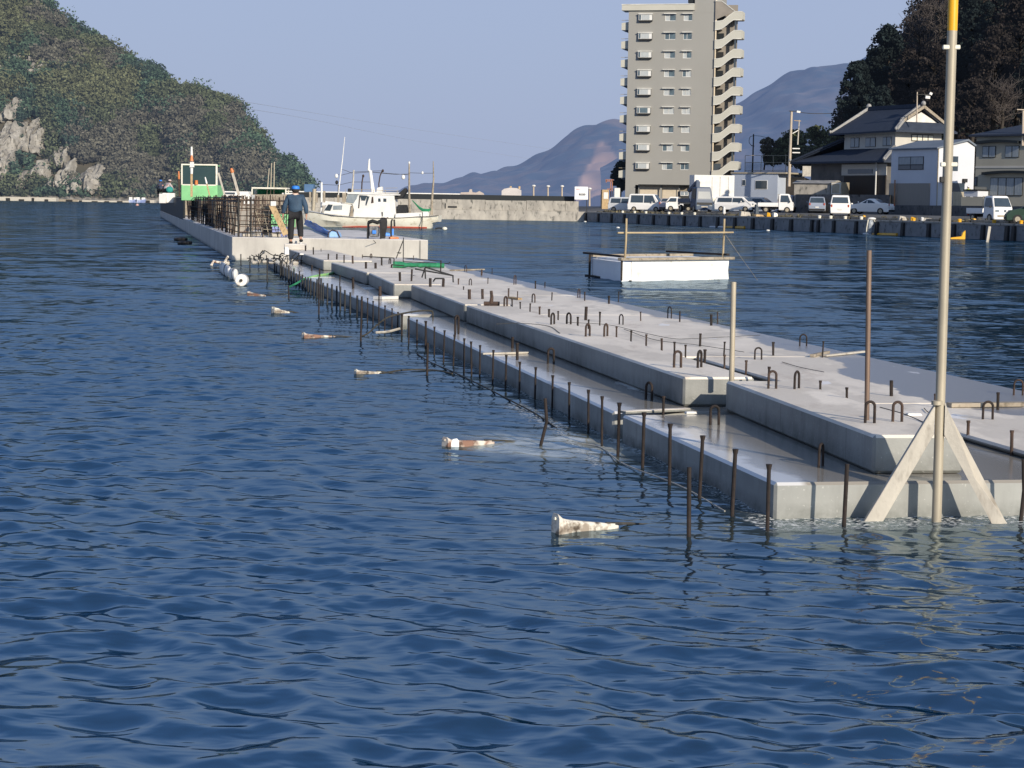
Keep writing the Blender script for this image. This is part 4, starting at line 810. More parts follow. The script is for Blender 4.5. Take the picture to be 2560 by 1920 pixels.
o = MB().box(0, .5, 0, 1, 0, .42).build('crate', plain('blue_crate', (.08,.17,.32), None, 2), None, bevel=.02); o.location = D(760, 480, 108); tag(o, 'dark blue crate under a thin canopy behind the worker', 'crate')

# ------------------------------------------------------------------ things on the caisson top
mb = MB(); n1, n2 = 18, 9; a, b_ = W(762, 560, CZ+.05), W(828, 590, CZ+.02)
vs = []
for i in range(n1):
    s_ = i/(n1-1); c_ = a.lerp(b_, s_); 
    for j in range(n2):
        q = j/(n2-1)*PI; wdt = .45 + .3*s_; hgt = (.30-.14*s_)*(1+.5*noise.noise(Vector((s_*5,q*2,1))))
        vs.append((c_.x - math.cos(q)*wdt*.35 + .12*noise.noise(Vector((s_*4,q,3))), c_.y + math.cos(q)*wdt*2.2, CZ + max(.005, math.sin(q)*hgt)))
mb.v = vs; mb.f = [(i*n2+j, (i+1)*n2+j, (i+1)*n2+j+1, i*n2+j+1) for i in range(n1-1) for j in range(n2-1)]
o = mb.build('tarpaulin', M['blue'], None, smooth=True); tag(o, 'crumpled bright blue tarpaulin spread on the caisson beside the worker', 'tarpaulin')
p = W(835, 594, CZ); t = empty('skiff_cover', p, 0, 'small pale blue hooped cover at the end of the blue tarpaulin', 'cover'); k = p.y/FPX
MB().ext([(-14*k,0),(14*k,0),(11*k,11*k),(2*k,17*k),(-9*k,17*k),(-13*k,10*k)], 0, .9).build('cloth', plain('pale_blue_cloth', (.30,.50,.80), (.25,.42,.7), 2, .6), t, bevel=.03)
MB().tube([(-15*k,-.03,0),(-13*k,-.03,13*k),(-4*k,-.03,19*k),(8*k,-.03,16*k),(15*k,-.03,0)], .018, 7).build('hoop', M['rust_l'], t, smooth=True)
p = W(878, 596, CZ); t = empty('pump_set', p, 0, 'dark portable pump in a tubular frame with a hose coiled over it', 'pump'); k = p.y/FPX; X_ = lambda x: (x-878)*k; Z_ = lambda y: (596-y)*k
mb = MB(); [mb.tube([(X_(918), yy_, 0), (X_(919), yy_, Z_(556)), (X_(924), yy_, Z_(553)), (X_(948), yy_, Z_(554)), (X_(950), yy_, Z_(560)), (X_(951), yy_, 0)], .02, 7) for yy_ in (0, .5)]; mb.build('frame', M['dark_steel'], t, smooth=True)
MB().box(X_(922), X_(946), .08, .42, Z_(592), Z_(565)).build('engine', plain('engine_grey', (.25,.25,.25), (.06,.07,.09), 9, .5), t, bevel=.03)
MB().box(X_(930), X_(940), .02, .08, Z_(584), Z_(575)).build('blue_cap', M['blue'], t, bevel=.01)
MB().tube([(X_(920),.2,Z_(556)),(X_(930),.15,Z_(552)),(X_(942),.2,Z_(556)),(X_(950),.2,Z_(552))], .06, 8).build('hose', M['black'], t, smooth=True)
p = W(957, 596, CZ); t = empty('outboard_motor', p, 0, 'black upright outboard motor standing on the caisson edge beside the pump', 'motor')
k = p.y/FPX; mb = MB(); mb.loft([[(x*k*s_, y*s_*.8+.2, z*k) for x, y in [(-8,-.14),(8,-.14),(9,.14),(-9,.14)]] for s_, z in [(.6,0),(.7,12),(.85,20),(1,24),(1.05,42),(.9,50),(.5,52)]]); mb.build('cowling', M['black'], t, bevel=.02)
MB().tube([(4*k,.1,48*k),(11*k,.1,52*k),(14*k,.1,50*k)], .015, 6).build('tiller', M['rust_l'], t, smooth=True)
MB().box(-5*k, 5*k, .05, .3, 0, 6*k).build('leg', M['dark_steel'], t, bevel=.01)
t = empty('bracket_stand', W(982, 596, CZ), 0, 'black inverted U bracket with a blue sleeve right of the motor', 'bracket')
MB().tube([(-4*k,0,0),(-4*k,0,42*k),(-2*k,0,47*k),(3*k,0,47*k),(4*k,0,30*k)], .03, 7).build('hook', M['black'], t, smooth=True)
MB().tube([(-.5*k,0,8*k),(-.5*k,0,24*k)], .035, 8).build('sleeve', M['blue'], t, smooth=True)
scrap('fuel_can', 967, 590, CZ, .12, .1, .12, M['blue'], 'small blue can between the motor and the bracket', 'can')
scrap('basket', 985, 597, CZ, .16, .12, .07, M['orange'], 'low pinkish basket with wire at the foot of the bracket', 'basket')
scrap('timber_offcut', 735, 552+36, CZ, .10, .5, .04, M['wood'], 'flat brown offcut beside the blue tarpaulin', 'offcut')
wire(curve([W(934, 601, .70)+Vector((0,-.03,0)), D(945,612,cA.y+.3), D(965,625,cA.y+.2), D(985,631,cA.y+.1), D(1003,632,cA.y)], 30), .01, M['rope'], 'cord', 'thin grey cord looping down the sunlit caisson face', 'cord')
wire(curve([W(652, 624, .3), D(665,628,cA.y-.3), D(680,637,cA.y-.4), D(700,640,cA.y-.4)], 24), .014, M['rope'], 'cord', 'dark cord curling at the foot of the caisson face', 'cord')
o = upbar((748,630), (752,607), cA.y-.5, .06, .04, M['orange'], 'orange_handle', 'orange tool standing on the deck by the worker\'s right foot', 'tool', (.16,.22,'white'))
scrap('white_shard', 717, 637, .47, .06, .05, .22, M['white'], 'white wedge shaped scrap on the block by the worker', 'scrap')
scrap('foam_shard', 754, 637, .47, .06, .05, .04, M['white'], 'small white scrap on the top edge of the farthest block', 'scrap')
pile = empty('rubble_pile', W(695, 657, .23), 0, 'tangle of twisted wire and broken concrete at the head of the ledge', 'rubble')
mb = MB(); rg = random.Random(11)
for i in range(36):
    a = Vector((rg.uniform(-.7,.7), rg.uniform(-1.5,1.5), rg.uniform(0,.05))); b_ = a + Vector((rg.uniform(-.2,.2), rg.uniform(-.2,.2), rg.uniform(.03,.3))); mb.tube([a, (a+b_)*.5+Vector((rg.uniform(-.1,.1),0,.05)), b_], .013, 5)
mb.build('wire_tangle', M['dark_steel'], pile)
for i in range(12): MB().ball((rg.uniform(-.7,.7), rg.uniform(-1.2,1.2), .03), rg.uniform(.04,.1), None, rg.uniform(.03,.07), 6, 4).build('broken_concrete', M['board'], pile)

# ------------------------------------------------------------------ people
SKIN = plain('skin', (.42,.24,.17), (.38,.21,.15), 6, .6)
def skin(name, pts, edges, mat, par, sub=2):
    keys = list(pts); me = bpy.data.meshes.new(name); me.from_pydata([pts[k][0] for k in keys], [(keys.index(a), keys.index(b_)) for a, b_ in edges], [])
    o = bpy.data.objects.new(name, me); COL.objects.link(o); o.parent = par
    md = o.modifiers.new('skin', 'SKIN'); md.use_smooth_shade = True
    if not me.skin_vertices: me.skin_vertices  # created with the modifier below
    bm = bmesh.new(); bm.from_mesh(me); ly = bm.verts.layers.skin.verify(); bm.verts.ensure_lookup_table()
    for i, k in enumerate(keys):
        r_ = pts[k][1]; bm.verts[i][ly].radius = (r_, r_) if not isinstance(r_, tuple) else r_; bm.verts[i][ly].use_root = (i == 0)
    bm.to_mesh(me); bm.free(); ss = o.modifiers.new('sub', 'SUBSURF'); ss.levels = sub; ss.render_levels = sub
    me.materials.append(mat); return o
def person(loc, rz, label, J, mats, height=1.0, hat=None, group=None, extra=None):
    t = empty('person', loc, rz, label, 'person', group); t.scale = (height,)*3
    V_ = lambda k: Vector(J[k])
    body = {'pelvis':(V_('pelvis'),.13),'waist':(V_('waist'),.125),'chest':(V_('chest'),.15),'neck':(V_('neck'),.055),'jaw':(V_('head')+Vector((0,.02,-.075)),.062),'head':(V_('head'),.09),'crown':(V_('head')+Vector((0,-.01,.08)),.07)}
    ed = [('pelvis','waist'),('waist','chest'),('chest','neck'),('neck','jaw'),('jaw','head'),('head','crown')]
    for s_ in 'lr':
        body['sh'+s_] = (V_('sh'+s_),.065); body['el'+s_] = (V_('el'+s_),.043); body['wr'+s_] = (V_('wr'+s_),.028); body['pa'+s_] = (V_('ha'+s_),.034)
        body['hip'+s_] = (V_('hip'+s_),.088); body['kn'+s_] = (V_('kn'+s_),.062); body['an'+s_] = (V_('an'+s_),.042); body['to'+s_] = (V_('to'+s_),.035)
        ed += [('chest','sh'+s_),('sh'+s_,'el'+s_),('el'+s_,'wr'+s_),('wr'+s_,'pa'+s_),('pelvis','hip'+s_),('hip'+s_,'kn'+s_),('kn'+s_,'an'+s_),('an'+s_,'to'+s_)]
        d = (V_('ha'+s_)-V_('wr'+s_)).normalized(); sd_ = d.cross(Vector((1,0,0))).normalized()
        for f in range(4):
            b0 = V_('ha'+s_) + d*.03 + sd_*(f-1.5)*.019; ln_ = (.06,.075,.08,.065)[f]
            body[f's{s_}{f}a'] = (b0, .009); body[f's{s_}{f}b'] = (b0+d*ln_*.5, .0085); body[f's{s_}{f}c'] = (b0+d*ln_*.9+Vector((.015 if s_ == 'l' else -.015,0,0)), .007)
            ed += [('pa'+s_, f's{s_}{f}a'), (f's{s_}{f}a', f's{s_}{f}b'), (f's{s_}{f}b', f's{s_}{f}c')]
        b0 = V_('ha'+s_) + sd_*.035; body[f's{s_}t'] = (b0, .011); body[f's{s_}u'] = (b0+d*.035+sd_*.02, .009); ed += [('pa'+s_, f's{s_}t'), (f's{s_}t', f's{s_}u')]
    skin('body', body, ed, SKIN, t)
    hd = V_('head')
    fc = MB(); fc.ball(hd+Vector((0,.095,-.02)), .016, .02, .028, 8, 6); [fc.ball(hd+Vector((sx*.088,.0,-.01)), .014, .022, .032, 8, 6) for sx in (-1,1)]
    fc.build('face_features', SKIN, t, smooth=True)
    ja = {k: body[k] for k in ()}
    jk = {'hem':(V_('pelvis')+Vector((0,0,-.02)),(.205,.15)),'belly':(V_('waist'),(.205,.165)),'ribs':(V_('chest')+Vector((0,0,-.08)),(.205,.15)),'up':(V_('chest')+Vector((0,0,.07)),(.15,.11)),'col':(V_('neck')+Vector((0,0,-.03)),.075)}
    je = [('hem','belly'),('belly','ribs'),('ribs','up'),('up','col')]
    for s_ in 'lr':
        jk['s'+s_] = (V_('sh'+s_),.085); jk['e'+s_] = (V_('el'+s_),.070); jk['w'+s_] = (V_('wr'+s_),.055); je += [('up','s'+s_),('s'+s_,'e'+s_),('e'+s_,'w'+s_)]
    skin('jacket', jk, je, mats[0], t)
    tk = {'p':(V_('pelvis')+Vector((0,0,-.03)),(.165,.13))}; te = []
    for s_ in 'lr':
        tk['h'+s_] = (V_('hip'+s_),.115); tk['k'+s_] = (V_('kn'+s_),.088); tk['a'+s_] = (V_('an'+s_)+Vector((0,0,.03)),.075); te += [('p','h'+s_),('h'+s_,'k'+s_),('k'+s_,'a'+s_)]
    skin('trousers', tk, te, mats[1], t)
    MB().ball(hd+Vector((0,-.015,.01)), .098, .105, .105, 14, 10).build('hair', mats[3], t, smooth=True)
    mb = MB(); mb.loft([[tuple(hd+Vector((math.cos(q)*r_*.98, math.sin(q)*r_*1.08-.01, z))) for q in [2*PI*j/18 for j in range(18)]] for r_, z in [(.103,.03),(.107,.045),(.104,.085),(.090,.115),(.055,.13),(.01,.132)]]); mb.ball(hd+Vector((0,.13,.045)), .075, .07, .012); mb.build('cap', mats[2], t, smooth=True)
    for s_ in 'lr':
        a, b_ = V_('an'+s_), V_('to'+s_); MB().ball((a+b_)*.5+Vector((0,.0,-.015)), .05, .135, .05, 12, 8).build('boot', M['black'], t, smooth=True)
    mb = MB(); mb.loft([[tuple(V_('neck')+Vector((math.cos(q)*r_, math.sin(q)*r_*.9, z))) for q in [2*PI*j/14 for j in range(14)]] for r_, z in [(.10,-.06),(.09,-.01),(.075,.03)]]); mb.build('scarf', mats[4], t, smooth=True)
    return t
J = dict(pelvis=(0,0,.88),waist=(0,-.01,1.05),chest=(0,0,1.27),neck=(0,.01,1.43),head=(0,.03,1.56),
 shl=(-.17,0,1.37),ell=(-.27,-.01,1.10),wrl=(-.315,.03,.86),hal=(-.325,.05,.79),shr=(.17,0,1.37),elr=(.265,-.01,1.10),wrr=(.28,.04,.86),har=(.275,.06,.78),
 hipl=(-.095,0,.84),knl=(-.11,.0,.46),anl=(-.115,-.03,.075),tol=(-.12,.13,.03),hipr=(.095,0,.84),knr=(.12,.07,.47),anr=(.15,-.10,.16),tor=(.16,.03,.06))
navy = plain('navy_jacket', (.035,.075,.13), (.022,.05,.09), 4, .75, bmp=.3); blk = plain('black_trousers', (.014,.014,.017), (.009,.009,.011), 5, .85)
capb = plain('bright_blue_cap', (.03,.22,.72), (.02,.17,.6), 5, .6); hair = plain('dark_hair', (.03,.025,.02), None, 20, .9); scarf = plain('pale_scarf', (.62,.50,.42), (.5,.42,.36), 9, .8)
pp = W(738, 608, .66); pp.z = .645
person(pp, 0, 'worker seen from behind in a bright blue cap, navy jacket and black trousers', J, (navy, blk, capb, hair, scarf), 1.0).scale = (1.14, 1.1, 1.0)
MB().box(-.3,.3,-.25,.35,-.18,0).build('step_block', M['conc_far'], None, bevel=.02); so_ = bpy.data.objects['step_block']; so_.location = pp; tag(so_, 'small concrete step under the worker\'s feet, against the caisson', 'step')
# crouching worker beyond the black wall
Jc = dict(pelvis=(0,-.10,.42),waist=(0,-.02,.58),chest=(.02,.12,.78),neck=(.02,.2,.90),head=(.03,.28,1.02),
 shl=(-.15,.16,.84),ell=(-.2,.3,.62),wrl=(-.12,.42,.45),hal=(-.10,.48,.42),shr=(.18,.14,.84),elr=(.26,.28,.62),wrr=(.2,.42,.48),har=(.18,.48,.45),
 hipl=(-.1,-.08,.40),knl=(-.18,.28,.45),anl=(-.17,.12,.08),tol=(-.17,.27,.03),hipr=(.1,-.08,.40),knr=(.2,.28,.45),anr=(.19,.12,.08),tor=(.19,.27,.03))
dP = 150; k = dP/FPX; pq = D(403, 490, dP)
person(pq, R(25), 'crouching worker in a blue hat and dark jacket at the far wall end', Jc, (plain('mottled_jacket', (.05,.06,.10), (.02,.03,.05), 9), blk, capb, hair, scarf), 1.05)
Jd = {k_: (v[0]+.0, v[1], v[2]*.97) for k_, v in Jc.items()}
person(D(416, 490, dP-.6), R(-40), 'crouching worker in grey with a pale hood, beside the teal bag', Jd, (plain('grey_jacket', (.45,.38,.38), (.35,.3,.3), 5), blk, plain('pale_hat', (.55,.45,.42), None, 5), hair, scarf), 1.1)
o = MB().ball((0,0,0), .28, .22, .23).build('bag', M['teal'], None, smooth=True); o.location = D(424, 474, dP-1); tag(o, 'round teal cloth bag by the crouching workers', 'bag')
o = MB().box(-.45,.45,-.2,.2,-.5,.22).build('box', M['white'], None, bevel=.02); o.location = D(422, 490, dP-1); tag(o, 'white box under the teal bag', 'box')
o = MB().box(-.25,.25,-.2,.2,-.5,.2).build('box', M['white'], None, bevel=.02); o.location = D(407, 491, dP-1.4); tag(o, 'small white box in front of the crouching worker', 'box')
o = cbox('staging', LC+26, LC+36, .2, 2.2, .7, 1.93, M['wood_g'], None, 0); tag(o, 'low timber staging under the crouching workers', 'staging')

# ------------------------------------------------------------------ fishing boat
BD = 148.0; Fb = Frame(D(1000, 566, BD), R(-6)); Fb.loc.z = 0; Fb = Frame((Fb.loc.x, Fb.loc.y, 0), R(-6)); T = empty('fishing_boat', Fb.loc, R(-6), 'white fishing boat with a cream hull, red waterline and crowded deck gear', 'boat')
P = lambda px, py, n=0: Fb.front(px, py, n)
top = [(742,520),(775,530),(830,540),(880,543.5),(950,546),(1000,545),(1040,542),(1075,541),(1096.5,538.5)]
xs_ = [P(x, 560)[0] for x, y in top]
rings = []; BH = 1.15
stations = np.linspace(xs_[0], P(1094, 560)[0], 26)
for i, x in enumerate(stations):
    px_tab = [P(a[0], a[1])[0] for a in top]; zt = float(np.interp(x, px_tab, [P(a[0], a[1])[1] for a in top]))
    s_ = (x-stations[0])/(stations[-1]-stations[0]); hb = BH*min(1, (max(0, s_)/.28)**.55+.04) if s_ < .28 else BH*(1-.12*max(0, s_-.75)/.25)
    xk = P(1072, 560)[0]; zb = -.5 if x < xk else float(np.interp(x, [xk, P(1080, 552)[0], stations[-1]], [.05, .42, .50]))
    chine = hb*(.75 if s_ > .3 else .55)
    rings.append([(x,-hb,zt),(x,-hb*.97,zt*.6+zb*.1 if zb < 0 else (zt+zb)/2),(x,-chine,min(.12, zt) if zb < 0 else zb+.02),(x,-chine*.6,zb),(x,chine*.6,zb),(x,chine,min(.12, zt) if zb < 0 else zb+.02),(x,hb*.97,zt*.6+zb*.1 if zb < 0 else (zt+zb)/2),(x,hb,zt)])
for r_ in rings: 
    for i in range(8): r_[i] = (r_[i][0], r_[i][1]+BH, r_[i][2])
MB().loft(rings).build('hull', M['cream'], T, smooth=True)
mb = MB(); mb.loft([[(x, y-(.012 if y < BH else -.012), z) for (x,y,z) in [r_[1],r_[2],r_[3],r_[4],r_[5],r_[6]]] for r_ in []]) if False else None
rb = []
for i, r_ in enumerate(rings):
    x = r_[0][0]
    if x < P(850,560)[0] or x > P(1071,560)[0]: continue
    s_ = (x-P(850,560)[0])/(P(1071,560)[0]-P(850,560)[0]); zt = .02 + .09*min(1, s_*5)
    yo = r_[2][1]-.03; yi = 2*BH-yo; yo2 = yo - .05
    rb.append([(x,yo2,zt),(x,yo,-.4),(x,yi,-.4),(x,yi+.05,zt)])
MB().loft(rb).build('red_bottom', M['redpaint'], T)
def rail_pts(off, n): return [P(a[0], a[1]+off, n) for a in top]
mb = MB(); mb.tube([(P(a[0],a[1])[0], float(BH - (BH*min(1,((P(a[0],a[1])[0]-stations[0])/(stations[-1]-stations[0])/.28)**.55+.04)) )-.02, P(a[0],a[1])[1]) for a in top], .022, 6); mb.build('rubbing_strake', M['rust'], T, smooth=True)
x_ = lambda px: P(px, 540)[0]; z_ = lambda py: P(950, py)[1]
def cab(name, poly, y0_, y1_, mat, bevel=.04): return MB().ext([P(a, b_, y0_) for a, b_ in poly], y0_, y1_).build(name, mat, T, bevel=bevel, segs=2)
cab('wheelhouse', [(882,543),(884,525),(880,512),(898,484),(902,481),(998,487),(985,489),(989,534),(984,546)], .42, 1.9, M['white'])
cab('wheelhouse_roof', [(868,482),(870,480),(1000,486),(1000,488.5),(868,485)], .36, 1.96, M['white'], .01)
cab('fore_cabin', [(808,534),(815,512),(822,508),(876,510),(882,514),(872,541)], .5, 1.75, M['white'])
cab('fore_deckhouse', [(803,515),(806,502),(850,506),(852,511)], .7, 1.5, M['white'])
def pan(name, poly, y, mat, d=.03): return MB().ext([P(a, b_, y) for a, b_ in poly], y-d, y+.01).build(name, mat, T)
pan('window', [(864,506),(870,484),(896,485),(886,509)], .46, M['glass_l'], .02)
MB().ext([P(862,508,.46), P(869,483,.46), P(899,484,.46), P(888,511,.46)], .46, 1.85).build('bridge_front', M['cream'], T)
for poly in [[(901,488),(918,489),(913,501.5),(904,501)], [(918,490),(924,491),(916,514),(914,512)], [(946,496),(951,496),(952,504),(946,504)], [(959,496),(966,496.5),(966,504.5),(959,504)], [(821,511),(832,512),(826,527),(811,526)], [(834,514),(856,513),(855,524),(833,524)]]: pan('window', poly, .41 if poly[0][0] > 890 else .49, M['glass'] if poly[0][0] != 834 else M['glass_l'])
pan('door_edge', [(899,488),(901,488),(898,520),(896,520)], .40, M['rust']); pan('doorway', [(878,514),(883,514),(882,541),(875,541)], .42, M['wood_g'])
pan('grab_rail', [(930,492),(933,492),(934,507),(928,508)], .40, M['rust_l'], .015); pan('mooring_slot', [(954,530),(957,530),(957,541),(955,541)], .40, M['dark_steel'], .02)
# stern well, machinery, posts
cab('stern_gear', [(990,533),(994,512),(1016,512),(1018,533)], .7, 1.4, M['dark_steel']); cab('stern_bulwark', [(988,544),(989,534),(1055,531),(1072,533),(1072,543)], .25, .33, M['white'], .01); cab('stern_box', [(1052,541),(1054,529),(1070,529),(1070,541)], .6, 1.4, M['white'])
cab('stern_awning', [(981,497),(1000,480),(1012,470),(1016,476),(1006,494),(990,498)], .6, 1.5, M['black'], .01)
def mast(pts, r, mat, name='mast', y=1.1, n=8): return MB().tube([(P(a, b_, y)[0], y, P(a, b_, y)[1]) for a, b_ in pts], r, n).build(name, mat, T, smooth=True)
mast([(931,480),(928,450),(926,428),(922,425),(923,400),(924.5,397)], [.10,.10,.13,.11,.06,.05], M['white'], 'main_mast'); mast([(936,480),(931,450),(928,428)], .05, M['white'])
mast([(844,508),(848,465),(856,400),(862,342)], [.05,.045,.035,.02], M['white'], 'antenna'); mast([(880,480),(883,455),(884,430),(884.5,425)], .06, M['board']); mast([(846,500),(846,462)], .045, M['rust_l'])
mast([(904,480),(905,456),(908,438)], .05, M['rust_l']); mast([(948,480),(947,460),(950,440),(955,428),(957,425)], .045, M['rust_l']); mast([(1024,534),(1023,480),(1023,410)], [.09,.08,.055], M['wood_g'], 'stern_mast'); mast([(1079,537),(1080,500),(1084,450),(1083,403)], [.10,.09,.06,.03], M['wood_g'], 'stern_mast')
mast([(803,532),(804,500),(804,456)], .075, M['white'], 'bow_post')
for c_, r_, mt, nm in [((841,440),.13,'white','lamp'), ((842,456),.12,'black','lamp'), ((1023,407),.08,'white','lamp'), ((1008,443),.14,'white','radar'), ((957,427),.09,'rust_l','lamp'), ((908,440),.09,'rust_l','lamp'), ((1056,432),.09,'white','lamp')]:
    a = P(c_[0], c_[1], 1.1); MB().ball((a[0], 1.1, a[1]), r_, r_, r_*1.3, 10, 7).build(nm, M[mt], T, smooth=True)
mb = MB()
for pts in [[(856,424),(866,427),(880,433)], [(853,438),(885,430),(925,428),(955,427)], [(885,433),(926,430),(1020,437)], [(804,461),(845,463),(880,455),(925,455)], [(925,430),(985,436),(1021,435)], [(1024,432),(1056,433),(1082,433)], [(1008,443),(1010,436)], [(841,440),(848,436)]]:
    mb.tube([(P(a,b_,1.1)[0],1.1,P(a,b_,1.1)[1]) for a,b_ in pts], .016, 5)
mb.build('rigging', M['rope'], T)
mb = MB(); 
for px in (860, 880, 900, 930, 960, 990): mb.tube([(x_(px),.5,z_(483)), (x_(px),.5,z_(474))], .018, 5)
mb.tube([(x_(880),.5,z_(474)),(x_(995),.5,z_(477))], .016, 5); mb.tube([(x_(960),.5,z_(470)),(x_(990),.5,z_(469))], .016, 5); mb.build('roof_rail', M['galv'], T)
mb = MB(); mb.loft([[(P(a,b_)[0], 1.1+dy, P(a,b_)[1]+dz) for dy, dz in [(-.05*w,0),(0,-.16*w),(.05*w,0),(0,.04*w)]] for a, b_, w in [(1025,500,.4),(1033,508,.7),(1042,517,1.1),(1052,523,1.3),(1065,524,1.2),(1073,521,.7)]]); mb.build('green_sling', M['greennet'], T, smooth=True)
mast([(1056,530),(1056,545),(1054,572)], .03, M['rope'], 'stern_line', -.05); cab('roof_box', [(869,481),(869,471),(876,471),(876,481)], .8, 1.2, M['black'])
cab('roof_unit', [(940,481),(942,470),(955,466),(956,481)], .9, 1.4, M['white'])
t = empty('buoy', W(1099, 572, .1), 0, 'cream buoy with a dark rope tail floating behind the fishing boat stern', 'buoy')
MB().ball((.35,0,.02), .18, .14, .12).build('float_body', M['cream'], t, smooth=True); MB().tube([(.2,0,.02),(-.05,0,.06),(-.25,0,.02),(-.3,0,-.03)], .05, 7).build('rope_tail', M['black'], t, smooth=True)

# ------------------------------------------------------------------ white foam raft with a post frame
a, b_, c_ = W(1578, 703, 0), W(1822, 698, 0), W(1487, 691, 0); hF = .53
T = empty('foam_raft', (0,0,0), 0, 'white foam raft with bamboo posts and a crossbar moored off the deck', 'raft')
dd_ = b_ + (c_-a)
def Z(p, z): return Vector((p.x, p.y, z))
mb = MB(); ring = []
for s_, inset in [(-.3,0),(.0,.0),(.25,.012),(.5,.0),(hF,.01)]: ring.append([Z(p, s_) + (Vector(((a+dd_)/2 - p).to_tuple())*inset) for p in (a, b_, dd_, c_)])
for r_ in ring:
    for p in r_: pass
MB().loft([[tuple(p) for p in r_] for r_ in ring]).build('foam_block', plain('raft_foam', (.90,.90,.89), (.80,.80,.79), 1.6, .85, c3=(.60,.58,.52), s3=4), T, bevel=.02, segs=2)
ex = (b_-a).normalized(); ey = (c_-a).normalized(); up = Vector((0,0,1))
mb = MB(); mb.bar(Z(a-ex*.45,hF+.03)-ey*.05, Z(b_+ex*.12,hF+.03)-ey*.05, .14, .07); mb.bar(Z(c_-ex*.15,hF+.03), Z(dd_+ex*.1,hF+.03), .14, .07); mb.build('deck_beam', M['wood_g'], T, bevel=.004)
mb = MB(); mb.bar(Z(a,hF+.10)-ex*.38-ey*.1, Z(c_,hF+.10)-ex*.38+ey*.05, .1, .05); mb.bar(Z(b_,hF+.12)-ex*.05, Z(dd_,hF+.13)-ex*.9, .1, .05); mb.build('cross_beam', M['rust'], T, bevel=.004)
mb = MB(); sl_ = a - ex*.35; mb.bar(Z(sl_,.02), Z(sl_,hF+.02), .05, .05, (1,0,0)); q_ = c_ - ex*.2 ; mb.bar(Z(q_,-.02), Z(q_,hF+.1), .06, .06, (1,0,0)); mb.bar(Z(q_+ey*.3,.02), Z(a-ex*.05-ey*.03,.0), .08, .05); mb.build('side_strut', M['rust'], T)
MB().hexa([Z(c_-ex*.12,-.3), Z(a-ex*.35,-.3), Z(a-ex*.02,-.3), Z(c_,-.3)], [Z(c_-ex*.12,hF-.05), Z(a-ex*.35,hF-.05), Z(a-ex*.02,hF-.05), Z(c_,hF-.05)]).build('side_block', M['foam'], T)
yb_ = a.y + .2
MB().tube([D(1562,652,yb_), D(1565,600,yb_), D(1566,546,yb_)], .028, 10).build('frame_post', M['bamboo'], T, smooth=True)
yb2 = b_.y + .1; MB().tube([D(1807,652,yb2), D(1809,600,yb2), D(1811,547,yb2)], .028, 10).build('frame_post', M['bamboo'], T, smooth=True)
MB().tube([D(1544,582,yb_-.05), D(1700,582,(yb_+yb2)/2), D(1833,581,yb2-.05)], .024, 10).build('crossbar', M['bamboo'], T, smooth=True)
MB().tube([D(1811,583,yb2), D(1850,640,yb2-1), D(1893,700,yb2-3)], .007, 5).build('stay_line', M['wood_g'], T)
# ------------------------------------------------------------------ breakwater
bw0 = W(1020, 546.5, 0); bw1 = W(1463, 553.5, 0); bdir = (bw1-bw0).normalized(); byaw = math.atan2(bdir.y, bdir.x)
Fw = Frame((bw1.x, bw1.y, 0), byaw); T = empty('breakwater', Fw.loc, byaw, 'long stained concrete breakwater with a dark parapet wall on top', 'breakwater')
PW = lambda px, py, n=0: Fw.front(px, py, n)
zc = PW(1350, 528)[1]; zt = PW(1350, 502)[1]; zp = PW(1350, 489.5, 2.5)[1]; xL = PW(672, 530)[0]; xR = 0
MB().extx([(-.35,-1),(6,-1),(6,zc),(.15,zc)], xL, xR).build('sloping_base', M['conc_wall'], T)
mb = MB(); rg = random.Random(4); x = xL
while x < xR-1:
    w = rg.uniform(3.5, 5.2); mb.box(x+.02, min(x+w, xR-.8)-.02, .35+rg.uniform(-.03,.03), 4, zc+.004, zt+rg.uniform(-.05,.03)); x += w
mb.build('upper_wall', M['conc_wall'], T)
MB().box(xL, xR-.8, .2, .34, zc+.01, zc+.10).build('ledge', M['conc_wall'], T)
MB().box(xL, PW(1436, 495, 2.5)[0], 2.5, 3.3, zt-.2, zp).build('dark_parapet', M['blackwall'], T)
MB().box(xL-1, PW(1150, 489, 2.5)[0], 2.4, 3.5, zp+.003, zp+.12).build('coping', M['white'], T)
mb = MB(); [mb.box(PW(x0,515)[0], PW(x1,515)[0], .30, .36, PW(x0, y1)[1], PW(x0, y0_)[1]) for x0, x1, y0_, y1 in [(1119.5,1142,515,519),(1112,1114,508,521),(1222,1226,535,544)]]; mb.build('recess', M['dark_steel'], T)
# sign board at the corner of breakwater and quay
sx0, sz0 = PW(1436, 499, .6); sx1, sz1 = PW(1470, 467, .6)
T = empty('sign_box', Fw.M @ Vector((sx0, .6, sz0)), byaw, 'white box sign with red lettering and a black name plate at the breakwater corner', 'sign')
MB().box(0, sx1-sx0, 0, .8, 0, sz1-sz0).build('panel', M['foam'], T, bevel=.04)
def text(s, size, x, y, z, mat, par, sx=1.0, name='lettering'):
    cu = bpy.data.curves.new(name, 'FONT'); cu.body = s; cu.size = size; cu.extrude = .004; cu.align_x = 'CENTER'; cu.align_y = 'CENTER'
    to = bpy.data.objects.new('t', cu); COL.objects.link(to); bpy.context.view_layer.update(); me = bpy.data.meshes.new_from_object(to.evaluated_get(bpy.context.evaluated_depsgraph_get()))
    bpy.data.objects.remove(to); o = bpy.data.objects.new(name, me); COL.objects.link(o); me.materials.clear(); me.materials.append(mat); o.parent = par
    o.location = (x, y, z); o.rotation_euler = (PI/2, 0, 0); o.scale = (sx, 1, 1); return o
wS = sx1-sx0; hS = sz1-sz0; redm = plain('red_letters', (.72,.07,.05), None, 3, .6)
text('EEM', hS*.17, wS*.27, -.012, hS*.79, redm, T, 1.2)
